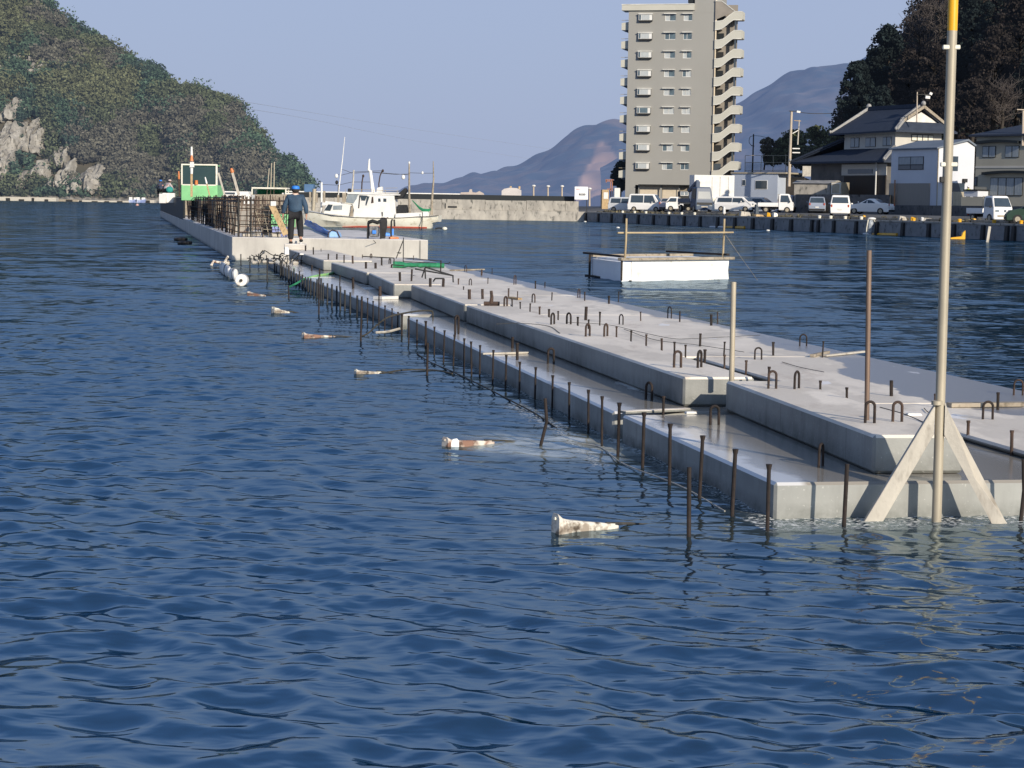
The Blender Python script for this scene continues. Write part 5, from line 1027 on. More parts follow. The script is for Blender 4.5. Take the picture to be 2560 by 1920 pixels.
MB().box(wS*.33, wS*.82, -.02, 0, hS*.33, hS*.48).build('name_plate', M['black'], T); text('ASAKA', hS*.13, wS*.575, -.03, hS*.405, M['foam'], T, 1.05)
mb = MB(); [mb.box(wS*x, wS*x+.1, .3, .4, -1.6, 0) for x in (.02, .9)]; mb.build('post', M['dark_steel'], T)

# ------------------------------------------------------------------ quay
E0 = W(1463, 553.5, 0); E1 = W(2560, 603.5, 0); ed = (E1-E0); ed.z = 0; EL = ed.length; ed.normalize(); en = Vector((-ed.y, ed.x, 0)) * 1.0   # inland normal
if en.x < 0: en = -en
def Q(s_, n_, z=0): p = E0 + ed*s_ + en*n_; return Vector((p.x, p.y, z))
QZ = 1.12
def qhit(px, py): p = W(px, py, 0) ; return p
def q_s(px):                                # distance along the edge seen at column px
    d = ray(px, 560); A_ = np.array([[d.x, -ed.x], [d.y, -ed.y]]); t, s_ = np.linalg.solve(A_, np.array([E0.x-O3.x, E0.y-O3.y])); return float(s_)
ext0, ext1 = -60, EL+60
T = empty('quay_wall', (0,0,0), 0, 'dark quay wall with evenly spaced black rubber fenders', 'quay wall')
MB().hexa([Q(0,0,-2),Q(ext1,0,-2),Q(ext1,1.2,-2),Q(0,1.2,-2)], [Q(0,0,QZ-.14),Q(ext1,0,QZ-.14),Q(ext1,1.2,QZ-.14),Q(0,1.2,QZ-.14)]).build('wall_face', M['quay_face'], T)
MB().hexa([Q(0,-.05,QZ-.137),Q(ext1,-.05,QZ-.137),Q(ext1,1.0,QZ-.137),Q(0,1.0,QZ-.137)], [Q(0,-.05,QZ),Q(ext1,-.05,QZ),Q(ext1,1.0,QZ),Q(0,1.0,QZ)]).build('coping', M['conc_wall'], T, bevel=.02)
for px in [1466,1497,1530,1562,1597,1635,1673,1712,1752,1796,1839,1884,1933,1980,2032,2048,2087,2143,2195,2260,2325,2388,2461,2521,2538,2590,2640]:
    s_ = q_s(px); w = .22 if px > 2000 else .30
    MB().hexa([Q(s_-w,-.22,-.1),Q(s_+w,-.22,-.1),Q(s_+w,-.001,-.1),Q(s_-w,-.001,-.1)],[Q(s_-w,-.16,QZ-.15),Q(s_+w,-.16,QZ-.15),Q(s_+w,-.001,QZ-.15),Q(s_-w,-.001,QZ-.15)]).build('rubber_fender', M['black'], T, bevel=.03)
# the corner where breakwater and quay meet
MB().hexa([(bw1.x-1,bw1.y-.3,-1),(E0.x+1,E0.y,-1),(E0.x+6,E0.y+8,-1),(bw1.x-1,bw1.y+8,-1)],[(bw1.x-.9,bw1.y+.1,QZ),(E0.x+.9,E0.y+.2,QZ),(E0.x+6,E0.y+8,QZ),(bw1.x-.9,bw1.y+8,QZ)]).build('corner_block', M['conc_wall'], None); tag(bpy.data.objects['corner_block'], 'sloped concrete corner block between the breakwater and the quay', 'concrete block')
# ground: quay apron, then rising terraces
G1 = [Q(-70,1.1,QZ-.02), Q(ext1,1.1,QZ-.02)]
prof = [(1.0,QZ-.03),(6,1.12),(11,1.42),(40,1.65),(80,2.2),(160,4.5),(320,14)]
mb = MB(); ns = 40
for i in range(ns+1):
    s_ = -150 + (ext1+150)*i/ns
    for n_, z in prof: p = Q(s_, n_, z); mb.v.append(tuple(p))
k = len(prof); mb.f = [(i*k+j, (i+1)*k+j, (i+1)*k+j+1, i*k+j+1) for i in range(ns) for j in range(k-1)]
gq = mb.build('quay_ground', M['asphalt']); tag(gq, kind='structure')
def gz(p):
    n_ = (Vector((p.x, p.y, 0))-E0).dot(en); return interp(prof, n_)
def gpt(px, dist):
    p = D(px, 520, dist); return Vector((p.x, p.y, gz(p)))
# concrete ground strip in front of the tower; terraces under the houses
def terrace(pts, z, z0, label, mat):
    o = MB().prism([(p.x, p.y) for p in pts], z0, z).build('retaining_terrace', mat, None); return tag(o, label, 'retaining wall')
dark_stone = plain('dark_stone_wall', (.13,.13,.13), (.07,.072,.075), .9, .9, c3=(.015,.016,.018), s3=2)
gyaw = R(-62)
terrace([D(1990,500,207), D(2225,500,195), D(2320,500,240), D(2010,500,290)], 3.35, .8, 'dark stone terrace below the tiled house', dark_stone)
terrace([D(2205,500,196), D(2440,500,170), D(2620,500,158), D(2760,500,240), D(2330,500,290)], 2.35, .8, 'dark stone terrace below the white house', dark_stone)

# ------------------------------------------------------------------ apartment tower
TD = 312.0; tyaw = R(-13); tp = D(1560, 489, TD); Ft = Frame(tp, tyaw)
T = empty('apartment_tower', Ft.loc, tyaw, 'tall grey apartment tower with an outside stair zigzagging up its right side', 'apartment block')
P = lambda px, py, n=0: Ft.front(px, py, n)
tw = plain('tower_render', (.31,.305,.285), (.29,.285,.265), .12, .85, sc3=(1,1,.4), hz=.01); tl = plain('tower_light_render', (.52,.51,.45), (.48,.47,.41), .3, .8, hz=.01); tr_ = plain('tower_edge_paint', (.72,.71,.66), None, 1, .7, hz=.01)
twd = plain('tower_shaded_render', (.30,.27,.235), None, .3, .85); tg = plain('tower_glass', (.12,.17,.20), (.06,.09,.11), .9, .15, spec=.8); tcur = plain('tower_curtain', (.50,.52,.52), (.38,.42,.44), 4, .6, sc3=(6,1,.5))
bot = P(1600, 489)[1] - 1.0
xl = P(1571.5, 60)[0]; xr = P(1787, 60)[0]; ztop = P(1650, 27)[1]; xsh = P(1737, 20)[0]; DEP = 14
# front wall with window openings cut as a grid of piers and bands
rowy = [45, 88.6, 133.8, 179, 226, 273, 320.6, 367.6, 416.5]
cols = [(1597.6,1631.8,'bay'),(1661,1690,'hood'),(1707.3,1731,'hood')]
cx = []
for x0, x1, k_ in cols: cx.append((P(x0,45)[0], P(x1,45)[0], k_))
rz = [(P(1650, y+7.4)[1], P(1650, y-8.6)[1]) for y in rowy]
dzz = (rz[0][0]-rz[-1][0])/8; rz = [(rz[0][0]-dzz*i, rz[0][0]-dzz*i + 1.02) for i in range(9)]
zg0, zg1 = P(1650, 486)[1], P(1650, 463)[1]; gx = [(P(1588,475)[0], P(1596,475)[0]), (P(1598,475)[0], P(1650,475)[0]), (P(1655,475)[0], P(1697,475)[0]), (P(1699,475)[0], P(1724,475)[0])]
mb = MB(); xsb = sorted(set([xl, xr] + [v for c in cx for v in c[:2]])); zsb = sorted([zg1, ztop] + [v for r_ in rz for v in r_])
for i in range(len(xsb)-1):
    for j in range(len(zsb)-1):
        hole = any(abs(xsb[i]-c[0]) < 1e-6 for c in cx) and any(abs(zsb[j]-r_[0]) < 1e-6 for r_ in rz)
        if not hole: mb.add([(xsb[i],0,zsb[j]),(xsb[i+1],0,zsb[j]),(xsb[i+1],0,zsb[j+1]),(xsb[i],0,zsb[j+1])], [(0,1,2,3)])
xg = sorted([xl, xr] + [v for g in gx for v in g])
for i in range(len(xg)-1):
    if i % 2 == 0: mb.add([(xg[i],0,bot),(xg[i+1],0,bot),(xg[i+1],0,zg1),(xg[i],0,zg1)], [(0,1,2,3)])
mb.add([(xl,0,bot),(xl,DEP,bot),(xl,DEP,ztop),(xl,0,ztop)], [(3,2,1,0)]); mb.add([(xr,0,bot),(xr,DEP,bot),(xr,DEP,ztop+4),(xr,0,ztop+4)], [(0,1,2,3)]); mb.add([(xl,DEP,bot),(xr,DEP,bot),(xr,DEP,ztop),(xl,DEP,ztop)], [(3,2,1,0)]); mb.add([(xl,0,ztop),(xr,0,ztop),(xr,DEP,ztop),(xl,DEP,ztop)], [(0,1,2,3)])
mb.build('wall', tw, T)
MB().box(xsh, xr-.004, -.012, 3.6, ztop-.3, ztop+5.5).build('lift_shaft', tw, T); MB().box(xsh-1.1, xsh, .3, 2.2, P(1730,6.5)[1], P(1730,6.5)[1]+1.6).build('stair_hood', M['blackwall'], T)
zp0 = P(1650, 26)[1]; zp1 = P(1650, 12)[1]
MB().box(P(1555.5,20)[0], xsh-.02, -.35, 3.0, zp0, zp1).build('parapet', tl, T); MB().box(P(1555,20)[0], xsh-.02, -.42, 3.06, zp1+.002, zp1+.12).build('parapet_coping', tr_, T)
rg = random.Random(8)
for (x0, x1, k_) in cx:
    for (z0, z1) in rz:
        if k_ == 'bay':
            w = MB().box(x0+.02, x1-.02, -.42, -.36, z0+.1, z1-.05).build('window', M['white'], T)
            o = MB().box(x0+.50, x1-.42, -.45, -.422, z0+.16, z1-.12).build('pane', rg.choice([tcur, tcur, tg]), w)
            o = MB().box(x0+.10, x0+.38, -.45, -.422, z0+.16, z1-.12).build('pane', tg, w)
            mb = MB(); mb.box(x0-.02, x1+.04, -.55, .0, z1-.04, z1+.10); mb.build('hood', tr_, w)
            mb = MB(); mb.ext([(x0,z0+.1),(x0+.05,z0-.12),(x1-.05,z0-.12),(x1,z0+.1)], -.45, 0); mb.build('sill_box', M['dark_steel'], w)
            mb = MB(); mb.box(x0+.02, x0+.07, -.36, 0, z0+.1, z1-.05); mb.box(x1-.07, x1-.02, -.36, 0, z0+.1, z1-.05); mb.build('cheek', M['panel'], w)
        else:
            xa = x0+.12; w = MB().box(xa, x1, .10, .14, z0, z1).build('window', rg.choice([tcur, tcur, tg]), T)
            mb = MB(); mb.box(xa, x1, .04, .12, z0, z0+.06); mb.box(xa, xa+.05, .04, .12, z0, z1); mb.box(x1-.05, x1, .04, .12, z0, z1)
            xm = xa+(x1-xa)*rg.choice([.42, .5]); mb.box(xm-.03, xm+.03, .05, .12, z0, z1); mb.build('frame', M['white'], w)
            MB().box(xm+.04, x1-.06, .085, .105, z0+.06, z1).build('pane', rg.choice([tg, tg, tcur]), w)
            MB().box(x0-.05, x1+.05, -.42, -.001, z1+.02, z1+.13).build('hood', tr_, w); MB().box(x0-.02, x0+.12, .05, .12, z0, z1).build('reveal', tw, w)
for i, g in enumerate(gx):
    MB().box(g[0]-.02, g[1]+.02, .5, .55, bot, zg1).build('garage_shutter' if i else 'door', [M['dark_steel'], plain('cream_shutter', (.62,.54,.42), (.55,.48,.38), 2, .7), plain('cream_shutter', (.62,.54,.42), (.55,.48,.38), 2, .7), M['wood_g']][i], T)
MB().box(P(1598,470)[0], P(1728,470)[0], -.8, -.001, zg1-.02, zg1+.10).build('canopy', M['dark_steel'], T)
MB().tube([(xr+.16, -.1, bot+4), (xr+.16, -.1, ztop+6)], .13, 8).build('drain_pipe', plain('cream_pipe', (.66,.56,.42), None, 1, .6), T)
# left hand balconies
for i in range(9):
    z = rz[0][0] - dzz*i - 1.3; t_ = MB().ext([(xl-1.2,z),(xl-.002,z),(xl-.002,z+1.25),(xl-1.2,z+1.05)], .6, 4.5).build('balcony', tl, T)
    MB().tube([(xl-1.2,.7,z+1.5),(xl-.05,.7,z+1.5)], .04, 6).build('balcony_rail', M['galv'], t_); MB().ext([(xl-1.05,z-.01),(xl-.002,z-.01),(xl-.002,z-.5)], .65, 4.4).build('bracket', M['panel'], t_)
# outside stair: sloping balustrades, landings, recessed walls with doors
sx = [P(v,60)[0] for v in (1787.5,1804,1837,1855.5)]; pit = dzz
y1_ = P(1855, 29)[1]; ylo = P(1790, 53.5)[1]; hh = P(1790,53.5)[1]-P(1790,74.3)[1]
for i in range(10):
    o_ = -pit*i; A_ = ylo+o_; B_ = y1_+o_
    pts_t = [(sx[0]+.05,A_),(sx[0]+(sx[1]-sx[0])*.7,A_+.02)]; pts_b = [(sx[0]+.05,A_-hh),(sx[0]+(sx[1]-sx[0])*.55,A_-hh)]
    for q in (.12,.35,.65,.9,1): s_ = q; e_ = s_*s_*(3-2*s_)*.35+s_*.65; pts_t.append((sx[1]+(sx[2]-sx[1])*s_, A_+(B_-A_)*e_)); pts_b.append((sx[1]-.15+(sx[2]-sx[1])*s_, A_-hh+(B_-A_)*e_))
    pts_t.append((sx[3],B_-.02)); pts_b.append((sx[3],B_-hh-.03))
    if i == 9: pts_b = [(x, max(z, bot+.3)) for x, z in pts_b]
    n_ = len(pts_t); mb = MB()
    for j in range(n_-1):
        a, b_, c_, d_ = pts_b[j], pts_b[j+1], pts_t[j+1], pts_t[j]; mb.ext([a, b_, c_, d_], -.30, -.16)
    bal = mb.build('stair_balustrade', tl, T)
    mb = MB(); 
    for pts in (pts_t, pts_b):
        for j in range(n_-1): a, b_ = pts[j], pts[j+1]; mb.ext([(a[0],a[1]-.055),(b_[0],b_[1]-.055),(b_[0],b_[1]+.055),(a[0],a[1]+.055)], -.34, -.12)
    mb.build('coping', tr_, bal)
    mb = MB(); mb.ext([(sx[3]-.02,B_-hh),(sx[3]+.12,B_-hh+.1),(sx[3]+.12,B_-.02),(sx[3]-.02,B_-.02)], -.30, 2.4); mb.build('end_wall', tl, bal)
    mb = MB(); mb.ext([(sx[2]-.9,B_-hh-.02),(sx[3],B_-hh-.02),(sx[3],B_-hh+.12),(sx[2]-.9,B_-hh+.12)], -.15, 2.4); mb.ext([(sx[0],A_-hh-.02),(sx[1],A_-hh-.02),(sx[1],A_-hh+.12),(sx[0],A_-hh+.12)], -.15, 2.4); mb.build('landing', twd, bal)
    dz_ = MB().box(sx[0]+.1, sx[0]+1.25, 1.33, 1.37, A_-hh*.2, A_+1.15).build('stair_opening', rg.choice([M['blackwall'], M['panel'], M['dark_steel']]), T)
MB().box(sx[0], sx[2]+.25, 1.4, 1.6, bot+2, ylo+2.6).build('stair_back_wall', twd, T); MB().box(sx[2]+.0, sx[2]+.28, -.1, .2, bot+1, y1_-.8).build('stair_column', M['panel'], T)
MB().ext([(sx[0]+.05,ylo+.2),(sx[2],y1_+.05),(sx[1]+.0,P(1802,3)[1]),(sx[0]+.05,P(1790,2.5)[1])], -.28, -.17).build('stair_roof_wall', twd, T)
mb = MB(); a, b_ = (sx[1],P(1802,3)[1]), (sx[2],y1_+.06); mb.ext([(a[0],a[1]-.06),(b_[0],b_[1]-.06),(b_[0],b_[1]+.06),(a[0],a[1]+.06)], -.34, -.1); mb.ext([(sx[0],a[1]-.03),(a[0],a[1]-.06),(a[0],a[1]+.06),(sx[0],a[1]+.09)], -.34, -.1); mb.build('roof_coping', tr_, T)
# black tree and orange gantry left of the tower
def leafy(name, base, h, w, col, label, n=90, size=.35, trunk=True, group=None, seed=1, per=24, bare=False, lean=(0,0), cat='tree', low=.2):
    rg_ = np.random.RandomState(seed); t = empty(name, base, 0, label, cat, group); lx, ly = lean
    if trunk:
        mb = MB(); mb.tube([(0,0,-.5),(lx*.3+.05*w,0,h*.35),(lx*.7,ly*.7,h*.75)], [w*.05,w*.035,w*.015], 7); mb.build('trunk', M['bark'], t, smooth=True)
        mb = MB()
        for i in range(16 if not bare else 60):
            z = h*rg_.uniform(.25,.85); a = rg_.uniform(0,2*PI); l_ = w*rg_.uniform(.25,.55)*(1.2-z/h*.6); s0 = Vector((lx*z/h, ly*z/h, z)); e_ = s0+Vector((math.cos(a)*l_, math.sin(a)*l_, l_*rg_.uniform(.3,.9)))
            mb.tube([s0, (s0+e_)*.5+Vector((0,0,.1*l_)), e_], [w*.012, w*.008, w*.003], 5, False)
            if bare:
                for _ in range(7): q = s0.lerp(e_, rg_.uniform(.4,1)); dv = Vector(rg_.normal(size=3))*.14*w; dv.z = abs(dv.z); mb.tube([q, q+dv*.6, q+dv+Vector((0,0,.05*w))], [w*.005, w*.003, w*.002], 4, False)
        mb.build('limbs', M['bark'] if not bare else M['twig'], t)
    cs, rs_, ks = [], [], []
    for i in range(n):
        z = rg_.uniform(low, 1.0); prof_ = math.sin(PI*min(1, (z-low)/(1-low)*.85+.12))**.7; a = rg_.uniform(0, 2*PI); r_ = w*.5*prof_*rg_.uniform(.25,1)
        cs.append((math.cos(a)*r_+lx*z, math.sin(a)*r_+ly*z, z*h*.95)); q = w*rg_.uniform(.07,.15); rs_.append((q,q,q*.75)); k_ = rg_.uniform(.5,1.5); ks.append(tuple(c*k_ for c in col))
    leaves('crown', cs, rs_, ks, per if not bare else 8, size, M['leaf'] if not bare else M['leaf'], t, rng=rg_, spiky=bare); return t
M['leaf'] = leafmat('tree_leaves', .012); M['bark'] = plain('bark', (.05,.04,.032), (.03,.025,.02), 3, .9); M['twig'] = plain('bare_twigs', (.10,.085,.08), (.06,.05,.045), 3, .9)
leafy('tree', D(1551, 489, 318), 5.6, 2.9, (.014,.022,.018), 'small dark evergreen tree behind the left foot of the tower', 60, .35, seed=2)
t = empty('gantry', D(1525, 493, 290), 0, 'rusty orange gantry frame left of the tower foot', 'gantry'); mb = MB(); k = 290/FPX
for (a, b_) in [((5,0),(5,43)),((-12,43),(8,43)),((-10,43),(-10,36)),((1,0),(1,43)),((-12,40),(6,40)),((-8,20),(5,20))]: mb.bar((a[0]*k,0,a[1]*k), (b_[0]*k,0,b_[1]*k), .12, .12, (0,1,0))
mb.build('steel_frame', plain('orange_steel', (.42,.18,.10), None, 3, .7), t)
def hut(px0, px1, y0_, y1, dist, mat, roof, label, name='shed', cat='shed', yaw=0, win=(), depth=4, roofh=.3, zb=None, extra_z=1.5):
    Fr = Frame(D(px0, y1, dist), yaw); t = empty(name, Fr.loc, yaw, label, cat); a = Fr.front(px0, y1); b_ = Fr.front(px1, y1); c_ = Fr.front(px0, y0_)
    MB().box(0, b_[0], 0, depth, -extra_z, c_[1]).build('wall', mat, t, bevel=.01)
    if roof: MB().extx([(-.2,c_[1]+.003),(depth+.2,c_[1]+.003),(depth*.6,c_[1]+roofh),(depth*.4,c_[1]+roofh)], -.2, b_[0]+.2).build('roof', roof, t)
    for (x0, x1, ya, yb, mt) in win:
        p0 = Fr.front(x0, yb); p1 = Fr.front(x1, ya); w = MB().box(p0[0]-.06, p1[0]+.06, -.04, -.001, p0[1]-.06, p1[1]+.06).build('window', M['white'], t); MB().box(p0[0], p1[0], -.055, -.0405, p0[1], p1[1]).build('pane', mt, w)
    return Fr, t
hut(1505, 1522, 474, 496, 270, M['wood'], None, 'orange brown kiosk with a white panel at the quay corner', win=[(1510,1519,482,496,M['white'])])
hut(1536, 1550, 470, 492, 285, M['white'], None, 'small white hut at the left foot of the tower')
hut(1735, 1835, 437, 494, 236, M['white'], None, 'plain white cabin block standing before the tower stair', 'cabin', 'cabin', R(6), [(1800,1801,442,492,M['dark_steel']),(1821,1822,442,492,M['dark_steel']),(1780,1781,442,492,M['dark_steel'])], 3)
bl_m = plain('pale_blue_wall', (.42,.47,.56), (.38,.43,.52), .5, .8)
Fr, t = hut(1829, 1943, 434, 500, 244, bl_m, None, 'flat roofed pale blue building with two windows', 'building', 'building', R(-35), [(1856,1864,450,463,M['glass']),(1889,1918,452,472,M['glass'])], 7)
MB().box(-.15, 7.3, -.15, 7, Fr.front(1835,434)[1]+.002, Fr.front(1835,434)[1]+.18).build('roof_edge', M['galv'], t)
hut(1945, 1990, 432, 470, 246, M['conc_wall'], None, 'stained concrete block wall right of the pale blue building', 'retaining_wall', 'wall', R(-20), [], 3)
hut(1985, 2076, 458, 481, 208, M['conc_wall'], plain('pale_roof_sheet', (.35,.34,.32), (.2,.2,.2), 2, .7), 'long low grey shed with a pale sagging roof below the tiled house', 'shed', 'shed', R(-25), [], 4, .35)
hut(2077, 2103, 455, 484, 206, M['galv'], None, 'narrow grey lean-to with a shutter at the end of the low shed', 'shed', 'lean-to', R(-25), [(2080,2100,459,483,M['galv'])], 3)
Fr, t = hut(2006, 2027, 415, 441, 207, M['board'], None, 'square beige panel mounted above the low shed', 'panel', 'panel', 0, [], .15, extra_z=0)
# fences and poles
def upole(px, y0_, pxb, y1, dist, r, mat, label, arms=(), name='utility_pole', cat='utility pole'):
    B_ = D(pxb, y1, dist); t = empty(name, B_, 0, label, cat); A_ = D(px, y0_, dist)-B_; MB().tube([(0,0,-1.5), A_], [r*1.15, r*.8], 10).build('pole', mat, t, smooth=True); k = dist/FPX
    for (x0, z0, x1, z1, w, mt, nm) in arms: MB().bar(((x0-pxb)*k,-.12,(y1-z0)*k), ((x1-pxb)*k,-.12,(y1-z1)*k), w, w, (0,1,0)).build(nm, M[mt], t)
    return t
M['polec'] = plain('concrete_pole', (.50,.42,.33), (.42,.36,.29), 1, .8)
upole(1979, 277, 1973, 434, 236, .17, M['polec'], 'tall pale concrete utility pole with a street lamp', [(1968,280,1991,280,.09,'dark_steel','cross_arm'),(1987,281,1996,282,.22,'white','lamp_head'),(1981,303,1998,304,.08,'wood','bracket'),(1979,372,1997,372,.12,'white','name_plate'),(1979,382,1998,382,.12,'white','name_plate')])
upole(1998, 300, 1995, 330, 240, .08, M['board'], 'short pale post with a bent arm behind the utility pole', [(1981,334,1995,326,.1,'white','arm')], 'post', 'post')
upole(1884, 335, 1881, 428, 262, .10, M['dark_steel'], 'thin dark pole with a loop of wire hanging from it', [(1876,365,1884,366,.1,'dark_steel','bracket')])
wire(curve([D(1884,339,262), D(1875,343,262), D(1873,356,262), D(1880,365,262)]), .04, M['rope'], 'wire_loop', 'loop of black wire on the thin dark pole', 'wire')
wire(curve([D(1884,339,262), D(1905,341,262), D(1935,350,262)]), .03, M['rope'], 'overhead_wire', 'short drooping wire right of the thin dark pole', 'wire')
wire(curve([D(1996,281,236), D(2040,284,236), D(2100,283,240)]), .04, M['rope'], 'overhead_wire', 'wire from the street lamp pole to the trees', 'wire')
upole(2293, 230, 2293, 268, 205, .07, M['polec'], 'roof mast with a sideways floodlight on the tiled house ridge', [(2293,237,2325,236,.06,'dark_steel','arm'),(2322,233,2328,236,.25,'white','lamp_head'),(2312,243,2323,244,.28,'white','lamp_head'),(2310,238,2326,238,.1,'dark_steel','arm')], 'roof_mast', 'mast')
upole(2558, 275, 2558, 320, 172, .1, M['polec'], 'pale pole with a flat arm at the right edge above the beige house', [(2540,275,2575,275,.08,'polec','cross_arm')])
T = empty('fence', D(1862, 430, 258), 0, 'pale pipe railing on the bank between tower and utility pole', 'fence'); k = 258/FPX; mb = MB()
for x in (1862, 1902, 1932, 1963): mb.tube([((x-1862)*k,0,-1),((x-1862)*k,0,42*k*(.95 if x != 1963 else 1.1))], .045, 6)
mb.build('post', M['galv'], T); mb = MB(); 
for z in (24, 3, 41): mb.tube([(0,0,z*k),(118*k,0,(z+1)*k)], .035, 6)
mb.build('rail', M['galv'], T); 
mb = MB(); [mb.tube([((x-1862)*k,.1,0),((x-1862)*k,.1,22*k)], .012, 4) for x in range(1864, 1995, 3)]; [mb.tube([(0,.1,z*k),(130*k,.1,z*k)], .012, 4) for z in range(2, 24, 3)]; mb.build('wire_mesh', M['rust_l'], T)
terrace([D(1800,500,250), D(2010,500,240), D(2060,500,330), D(1800,500,330)], gz(D(1900,500,250))+0 if False else 5.6, .9, 'brown stone bank behind the pale blue building', plain('brown_bank', (.10,.08,.065), (.05,.045,.04), .6, .9))

# ------------------------------------------------------------------ white house (right)
tile = plain('dark_roof_tile', (.026,.037,.062), (.018,.027,.048), 1.2, .75, sc3=(4,1,1), bmp=.3); slate = plain('grey_blue_roof', (.16,.19,.23), (.13,.16,.20), .4, .6)
wh = plain('white_house_wall', (.62,.64,.68), (.56,.58,.63), .3, .8); cream_w = plain('plaster_wall', (.55,.53,.48), (.48,.46,.42), .4, .85); beige = plain('beige_wall', (.40,.38,.31), (.35,.33,.27), .4, .85)
Fh = Frame(D(2225, 508.5, 196), gyaw); T = empty('white_house', Fh.loc, gyaw, 'white two storey house with a grey shutter door and a gable half in shade', 'house')
P = lambda px, py, n=0: Fh.front(px, py, n)
x1h = P(2341, 480)[0]; ze = P(2341, 372)[1]; ze0 = P(2226, 371)[1]; ze = (ze+ze0)/2; S_ = lambda px, py: Fh.side(px, py, x1h)
yb_ = S_(2436, 400)[0]; yr = S_(2418, 352)[0]; zr = S_(2418, 351)[1]; zb_ = S_(2436, 367)[1]
MB().extx([(0,-3),(yb_,-3),(yb_,zb_),(yr,zr-.15),(0,ze-.1)], 0, x1h).build('wall', wh, T)
MB().extx([(-.25,ze-.08),(-.25,ze+.04),(yr,zr+.12),(yr,zr-.06)], -.25, x1h+.2).build('roof', slate, T); MB().extx([(yr+.003,zr-.06),(yr+.003,zr+.12),(yb_+.2,zb_+.08),(yb_+.2,zb_-.06)], -.25, x1h+.2).build('roof', slate, T)
def win(par, P_, x0, x1, ya, yb, n, mt, fr='dark_steel', muls=1, rail=None, out=.05):
    a = P_(x0, yb, n); b_ = P_(x1, ya, n); w = MB().box(a[0], b_[0], n-out, n-.001, a[1], b_[1]).build('window', M[fr], par)
    for i in range(muls+1):
        d_ = (b_[0]-a[0])/(muls+1); 
        if rail: zr_ = a[1]+(b_[1]-a[1])*rail; MB().box(a[0]+d_*i+.05, a[0]+d_*(i+1)-.05, n-out-.02, n-out-.001, zr_+.04, b_[1]-.05).build('pane', mt, w); MB().box(a[0]+d_*i+.05, a[0]+d_*(i+1)-.05, n-out-.02, n-out-.001, a[1]+.05, zr_-.04).build('pane', M['glass'], w)
        else: MB().box(a[0]+d_*i+.05, a[0]+d_*(i+1)-.05, n-out-.02, n-out-.001, a[1]+.05, b_[1]-.05).build('pane', mt, w)
    return w
win(T, P, 2246, 2310, 391, 425, 0, M['glass_l'], muls=1, rail=.38)
a = P(2222, 520); b_ = P(2326, 458); MB().box(a[0], b_[0], -.06, -.001, -2.5, b_[1]).build('garage_shutter', plain('grey_shutter', (.30,.27,.235), (.26,.235,.20), 3, .7, sc3=(12,1,.2)), T)
mb = MB(); p = P(2242, 500)[0]; mb.tube([(p,-.3,-2.5),(p,-.3,P(2242,450)[1])], .07, 6); mb.build('post', M['rust_l'], T)
def swin(par, x0, x1, ya, yb, mt, name='window', out=.05, S__=S_, X__=None):
    X__ = x1h if X__ is None else X__; a = S__(x0, yb); b_ = S__(x1, ya); return MB().box(X__+.001, X__+out, a[0], b_[0], a[1], b_[1]).build(name, mt, par)
swin(T, 2378, 2395, 391, 427, M['glass']); swin(T, 2378, 2411, 458, 479, M['glass']); swin(T, 2350, 2358, 444, 454, M['dark_steel'], 'vent_hood', .3); swin(T, 2405, 2414, 447, 456, M['dark_steel'], 'vent_hood', .3); swin(T, 2380, 2412, 480, 520, M['galv'], 'sheet_door', .06)
mb = MB(); mb.tube([(x1h+.06,.05,-2),(x1h+.06,.05,ze)], .05, 6); mb.build('drain_pipe', M['galv'], T)

# ------------------------------------------------------------------ beige house at the right edge
Fg2 = Frame(D(2436, 500, 176), R(-50)); T = empty('beige_house', Fg2.loc, R(-50), 'beige two storey house with arched dark hoods above its windows', 'house'); P = lambda px, py, n=0: Fg2.front(px, py, n)
x1g = P(2640, 480)[0]; zeg = P(2500, 341)[1]
MB().box(0, x1g, 0, 9, -3, zeg).build('wall', beige, T)
MB().loft([[(-.5,-.5,zeg+.003),(x1g+.5,-.5,zeg+.003),(x1g+.5,9.5,zeg+.003),(-.5,9.5,zeg+.003)],[(-.5,-.5,zeg+.15),(x1g+.5,-.5,zeg+.15),(x1g+.5,9.5,zeg+.15),(-.5,9.5,zeg+.15)],[(3,3.5,zeg+1.25),(x1g-2,3.5,zeg+1.25),(x1g-2,5.5,zeg+1.25),(3,5.5,zeg+1.25)]]).build('roof', tile, T)
MB().box(0, x1g, -.04, -.001, P(2500,420)[1], P(2500,415)[1]).build('string_course', cream_w, T)
win(T, P, 2456, 2490.5, 365, 394, 0, M['glass_l'], muls=1); win(T, P, 2513, 2549, 364, 394, 0, M['glass_l'], muls=1); win(T, P, 2475, 2558, 444, 489, 0, M['glass_l'], muls=3); win(T, P, 2435.5, 2444, 443, 465, 0, M['glass'], muls=0)
def hood(x0, x1, yl, ym, par, P_, n=0):
    a = P_(x0, yl); b_ = P_(x1, yl-1); zm_ = P_((x0+x1)/2, ym)[1]; N_ = 12; pts = [(a[0]+(b_[0]-a[0])*i/N_, a[1]+(zm_-a[1])*math.sin(PI*(.12+.76*i/N_))**.8*1.0) for i in range(N_+1)]; mb = MB()
    for i in range(N_): p, q = pts[i], pts[i+1]; mb.ext([(p[0],p[1]-.1),(q[0],q[1]-.1),(q[0],q[1]+.12),(p[0],p[1]+.12)], -.5, -.001)
    return mb.build('window_hood', M['blackwall'], par)
hood(2448, 2552, 361, 353, T, P); hood(2462, 2600, 438, 430, T, P); MB().box(0, P(2471,480)[0], -1.6, -.002, P(2440,478)[1], P(2440,474)[1]).build('lean_to_roof', M['dark_steel'], T); MB().box(0, P(2471,480)[0], -1.5, -.002, P(2440,492)[1], P(2440,478)[1]-.01).build('white_fence_panel', wh, T); MB().box(-.2, x1g, -1.6, -1.45, -3, P(2440,493)[1]).build('garden_wall', beige, T)

